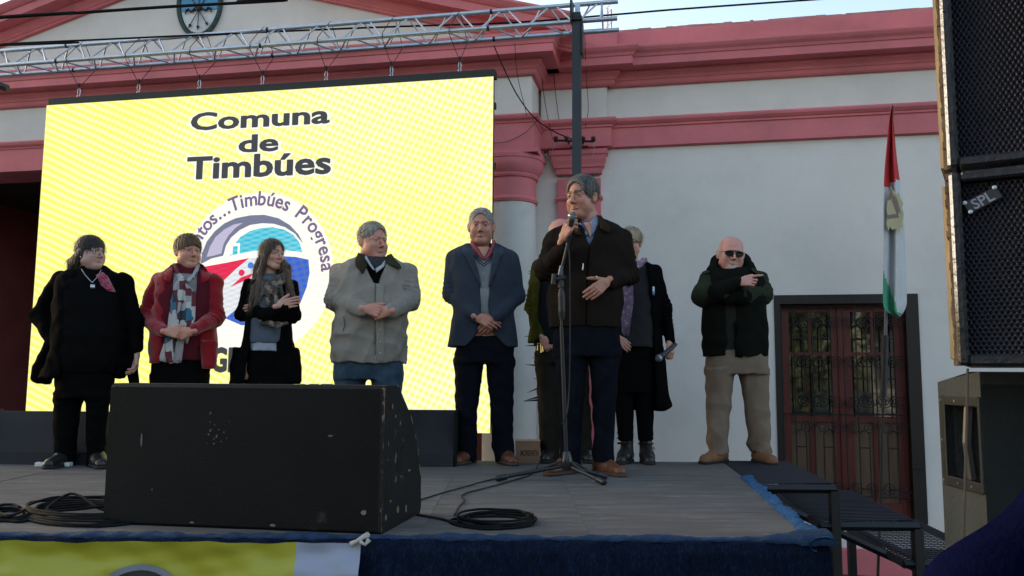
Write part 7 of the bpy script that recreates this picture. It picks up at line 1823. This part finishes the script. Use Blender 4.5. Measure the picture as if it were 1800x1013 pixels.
lp = [cone(f.pt(*a_), f.pt(*b_), r_, r_ * .9, .006, .02, .5, .08, flat=((0, 1, 0), 1.4)) for a_, b_, r_ in (((1090, 462, -.08), (1112, 474, -.13), .030), ((1112, 474, -.13), (1132, 458, -.08), .028), ((1095, 474, -.12), (1104, 500, -.14), .026))]
f.part('scarf', U(lp, .01), .0045, PRP, disp=folds(76, .006, 45))
f.patch('scarf_tail', inn, ([(1088, 490), (1090, 530), (1093, 580)], [(1112, 490), (1114, 530), (1107, 578)]), PRP, off=.03, nu=8, nv=20, thick=.006, wob_=.010)
q = MB()
for k in range(7): p0_ = f.pt(1094 + k * 2.0, 577, -.17); q.tube([p0_, p0_ - np.array([0, 0, .035 + .01 * (k % 3)])], .0025, 4)
q.build('fringe', PRP, f.ob)
f.patch('badge', jk, ([(1147, 504), (1147, 519)], [(1150.5, 504), (1150.5, 519)]), mat('white_ribbon', (0.6, 0.62, 0.68), .6), off=.008, nu=2, nv=3, thick=.003)
f.patch('badge', jk, ([(1146, 512), (1147, 519)], [(1149.5, 512), (1150.5, 520)]), mat('blue_ribbon', (0.05, 0.12, 0.3), .6), off=.011, nu=2, nv=3, thick=.003)
a = f.pt(1177, 600, -.08)
f.add_hand(hand(a, f.dirv((.05, -.25, -1)), f.dirv((-.35, .4, 0)), 1, ((25, 65, 45), (28, 68, 45), (30, 70, 45), (34, 70, 45)), .86, (.8, .1, .7), .006))
a = f.pt(1083, 592, -.13); f.add_hand(hand(a, f.dirv((.7, -.1, -.6)), f.dirv((0, 1, 0)), -1, ((25, 35, 25),) * 4, .82))
microphone(f.pt(1158, 630, -.17), f.pt(1191, 603, -.10), 'spare microphone held low in the blonde woman’s hand')
f.hair(hair_mat('blonde_hair', (0.16, 0.12, 0.075), (0.50, 0.42, 0.30)), .013, ((-.012, -.112, -.048), (.060, .080, .080)), (-.045, -.08), None, 1500, .05, lambda q: (-.7 if q[1] < 0 else .2, -.3, -.6), 17, .003, ear=False, capoff=(0, 0, .004))
glf = MB()
for sx in (-1, 1):
    glf.tube([f.L(sx * .032 + .022 * math.cos(t), -.103 + .006 * abs(math.cos(t)), -.001 + .016 * math.sin(t)) for t in np.linspace(0, 6.28, 20)[:-1]], .0022, 5, close=True)
    glf.tube([f.L(sx * .054, -.095, .004), f.L(sx * .078, -.01, .004)], .002, 4)
glf.tube([f.L(-.010, -.105, .002), f.L(.010, -.105, .002)], .002, 4)
glf.build('glasses', mat('dark_red_frame', (0.05, 0.012, 0.02), .35), f.ob)
f.body(SK1, [Off(inn, -.03), f.limb([(1152, 478, .02, 9), (1170, 545, .0, 8), (1177, 598, -.06, 6)]), f.limb([(1074, 480, .02, 9), (1066, 545, 0, 8), (1080, 590, -.12, 6)]), Off(tr, -.025)])
BOOT = mat('black_boot_leather', (0.016, 0.016, 0.018), .4, .25, 20, .3, 80)
for (px, ang) in ((1100, -14), (1137, 8)):
    o = f.shoe(px, 812, ang, BOOT, BLK_SOLE, .25, .046, boot=.12)
    b0_ = f.pt(px, 812); 
    for k in range(3):
        q = MB(); zz_ = SZ + .13 + k * .035; q.tube([(b0_[0] + .052 * math.cos(t), b0_[1] + .035 + .052 * math.sin(t) , zz_) for t in np.linspace(0, 6.28, 20)[:-1]], .005, 5, close=True); q.build('boot_strap', BLACKM, o)
    if px > 1120:
        q = MB(); q.box((b0_[0] + .052, b0_[1] - .005, SZ + .10), (.008, .012, .012)); q.build('buckle', SILV, o)

# ============ 9  man in sunglasses
f = Fig('p', 'bald man in aviator sunglasses, dark green parka and khaki trousers, pointing with folded arms', 5.86, (1296, 815))
f.head(1285, 416, 478, 14, 4, 5, dict(fat=.8, lip=.45, brow=.3, age=.8, w=1.08, beard=.75, goatee=1, smile=1.0, sides=.35, noeyes=True), neckto=(1288, 492, 0.03), neckr=(0.060, 0.07))
PK = cloth('black_green_parka', (0.0075, 0.0085, 0.0070), var=.25); PG = cloth('olive_parka_sleeve', (0.028, 0.034, 0.022), var=.15)
tor = f.rows([(472, 1256, 1322, .10, .03), (480, 1242, 1336, .12, .01), (495, 1236, 1344, .145), (530, 1234, 1348, .16), (570, 1233, 1350, .165), (610, 1233, 1351, .165), (628, 1235, 1350, .16)], 2.6)
body = Cut(tor, f.slab([(500, 1278, 1292), (560, 1277, 1293), (634, 1279, 1292)], y1=-.10), .004)
hood = U([cone(f.pt(1256, 478, .0), f.pt(1264, 462, .08), .055, .06), cone(f.pt(1264, 462, .08), f.pt(1306, 460, .10), .06, .06), cone(f.pt(1306, 460, .10), f.pt(1316, 474, .0), .06, .055), cone(f.pt(1256, 480, -.02), f.pt(1278, 494, -.10), .045, .035), cone(f.pt(1316, 478, -.02), f.pt(1292, 496, -.10), .045, .035)], .03)
hood = Cut(hood, ell(f.pt(1286, 464, -.05), (.085, .14, .11)), .01)
f.part('parka', U([body, hood], .02), .0085, PK, disp=folds(83, .007, 14))
arms = [f.limb([(1246, 492, .02, 19), (1236, 520, -.02, 20), (1268, 512, -.20, 17)], wr=.008, lam=.045, wid=.14), f.limb([(1332, 494, .02, 19), (1338, 516, -.03, 20), (1306, 520, -.17, 17)], wr=.008, lam=.045, wid=.14)]
f.part('sleeve', U([arms[0]], .02), .008, PG, disp=folds(84, .006, 15)); f.part('sleeve', U([arms[1]], .02), .008, PG, disp=folds(85, .006, 15))
f.part('cuff', f.limb([(1262, 512, -.20, 17.5), (1296, 498, -.25, 12)], wr=.006), .0075, PK, disp=folds(86, .005, 16))
f.part('cuff', f.limb([(1306, 521, -.17, 17), (1284, 524, -.20, 13)], wr=.006), .0075, PK, disp=folds(87, .005, 16))
f.patch('epaulette', U([body, arms[0]], .02), ([(1234, 478), (1248, 473)], [(1236, 483), (1250, 478)]), PG, off=.010, nu=3, nv=5, thick=.006)
f.patch('epaulette', U([body, arms[1]], .02), ([(1322, 470), (1336, 479)], [(1320, 475), (1334, 484)]), PG, off=.010, nu=3, nv=5, thick=.006)
f.strip('drawcord', U([body, hood], .02), [(1276, 494), (1284, 540), (1290, 600), (1303, 634)], cloth('dark_flap', (0.0050, 0.0055, 0.0050)), 8, .008, .008)
inn = f.rows([(500, 1262, 1310, .12, -.02), (560, 1256, 1314, .13, -.01), (618, 1256, 1314, .13, -.01)], 2.4)
f.part('jumper', inn, .010, cloth('dark_grey_jumper', (0.0217, 0.0223, 0.0211)))
KH2 = cloth('khaki_trousers', (0.185, 0.140, 0.108), var=.12, bump=.3)
tr = U([f.rows([(612, 1240, 1350, .15), (640, 1239, 1350, .15), (658, 1240, 1350, .14)], 2.5), f.rows([(648, 1239, 1294, .13), (690, 1241, 1287, .11), (740, 1241, 1282, .095), (775, 1242, 1281, .09), (798, 1246, 1283, .085)], 2.1), f.rows([(648, 1296, 1352, .13), (690, 1303, 1353, .11), (740, 1311, 1354, .095), (775, 1315, 1357, .09), (797, 1319, 1357, .085)], 2.1)], .02)
f.part('trousers', tr, .008, KH2, disp=(lambda a_, b_: lambda X, Y, Z: a_(X, Y, Z) + b_(X, Y, Z) * np.clip((SZ + .42 - Z) / .3, 0, 1))(folds(88, .006, 15), folds(89, .010, 24, (.5, .5, 2.0))))
a = f.pt(1297, 497, -.27)
f.add_hand(hand(a, f.dirv((1, -.2, .12)), f.dirv((0, .9, -.3)), 1, ((2, 6, 4), (40, 70, 40), (44, 72, 40), (46, 72, 40)), .92, (.8, .45, .3), .006))
q = MB()
for sx in (-1, 1):
    ol = []
    for t in np.linspace(0, 6.283, 22)[:-1]:
        x_ = math.cos(t); z_ = math.sin(t); ol.append(f.L(sx * (.033 + .027 * x_ * (1 if z_ < .4 else 1.05)), -.102 + .014 * max(0, x_) ** 2, -.003 + (.022 if z_ < 0 else .016) * z_))
    q.prism(ol, f.hR @ np.array([0, .003, 0])); 
lens = q.build('sunglass_lenses', mat('dark_lens', (0.004, 0.003, 0.003), .25, spec=.15), f.ob)
q = MB(); q.tube([f.L(-.012, -.104, .008), f.L(.012, -.104, .008)], .0018, 5); q.tube([f.L(-.030, -.102, .015), f.L(.030, -.102, .015)], .0014, 5)
for sx in (-1, 1): q.tube([f.L(sx * .058, -.090, .008), f.L(sx * .080, -.01, .006)], .0015, 5)
q.build('sunglass_frame', mat('gunmetal_frame', (0.08, 0.05, 0.04), .3, metal=.8), f.ob)
f.body(SK5, [Off(tor, -.045), f.limb([(1246, 492, .02, 11), (1236, 520, -.02, 11), (1290, 500, -.22, 8)]), f.limb([(1332, 494, .02, 11), (1338, 516, -.03, 11), (1292, 522, -.18, 8)]), Off(tr, -.035)])
NUB = mat('tan_nubuck', (0.19, 0.088, 0.040), .75, .2, 14, .3, 90)
f.shoe(1262, 806, -30, NUB, BLK_SOLE, .29, .052); f.shoe(1338, 804, 24, NUB, BLK_SOLE, .29, .052)

# ============ 10  navy fleece in the crowd, close on the right
NF = cloth('navy_fleece', (0.0013, 0.0017, 0.0085), var=.25, nscale=30, bump=.3, bscale=140, spec=0.0)
X0, Y0 = 0.885, 1.12
PF = thing('person', 'onlooker in a navy blue fleece in the crowd, only a shoulder showing', 'person', (X0, Y0, 0))
def V3(x, y, z): return np.array([X0 + x, Y0 + y, z * 1.07])
tor = loftw([(1.02, X0, Y0, .19, .12), (1.28, X0, Y0, .20, .13), (1.43, X0, Y0, .21, .12), (1.52, X0, Y0, .17, .10), (1.61, X0, Y0, .11, .085)], 2.4)
fle = U([tor, cone(V3(-.07, 0, 1.50), V3(-.25, 0, 1.35), .080, .080), cone(V3(.07, 0, 1.50), V3(.25, 0, 1.35), .080, .080), cone(V3(-.25, 0, 1.35), V3(-.30, .02, 1.12), .080, .062, .006), cone(V3(-.30, .02, 1.12), V3(-.22, -.18, .95), .06, .045, .006), cone(V3(.25, 0, 1.35), V3(.30, .02, 1.12), .080, .062, .006), cone(V3(.30, .02, 1.12), V3(.22, -.18, .95), .06, .045, .006), cone(V3(-.03, .01, 1.50), V3(.0, .01, 1.60), .12, .075)], .06)
V, Fs = nets(Disp(fle, folds(91, .004, 9)), .007); mesh_obj('fleece', V, Fs, NF, PF, None, True)
trp = U([loftw([(.85, X0, Y0, .17, .12), (1.05, X0, Y0, .18, .12)], 2.4), cone(V3(-.09, 0, .85), V3(-.10, 0, .08), .085, .06), cone(V3(.09, 0, .85), V3(.10, 0, .08), .085, .06)], .04)
V, Fs = nets(trp, .016); mesh_obj('trousers', V, Fs, cloth('crowd_trousers', (0.0124, 0.0124, 0.0155)), PF, None, True)
hc = V3(0, .0, 1.76); Rh = rotz(180)
hd = xf(head_sdf(dict(w=1.0, fat=.2)), hc, Rh, 1.0)
bd = nets(U([hd, cone(V3(0, .0, 1.70), V3(0, .02, 1.52), .055, .065)], .02), .004)
hh = [nets(hand(V3(-.22, -.18, .95), (.1, -.3, -1), (.8, .2, 0), 1), .004), nets(hand(V3(.22, -.18, .95), (-.1, -.3, -1), (-.8, .2, 0), -1), .004)]
V, Fs = join([bd] + hh + [nets(U([Off(tor, -.03), Off(trp, -.03)], .02), .02)]); ob_ = mesh_obj('body', V, Fs, SK1, PF, None, True)
cap = xf(Cut(ell((0, .015, .037), (.084, .103, .090)), ell((0, -.105, -.030), (.066, .080, .092)), .004), hc, Rh, 1.0)
V, Fs = nets(Disp(cap, folds(92, .004, 90)), .005); mesh_obj('hair', V, Fs, hb, PF, None, True)
for sx in (-1, 1):
    V, Fs = nets(U([cone(V3(sx * .10, -.03, .05), V3(sx * .10, .14, .04), .045, .04)], .01), .010); mesh_obj('shoe', V, Fs, BSH, PF, None, True)
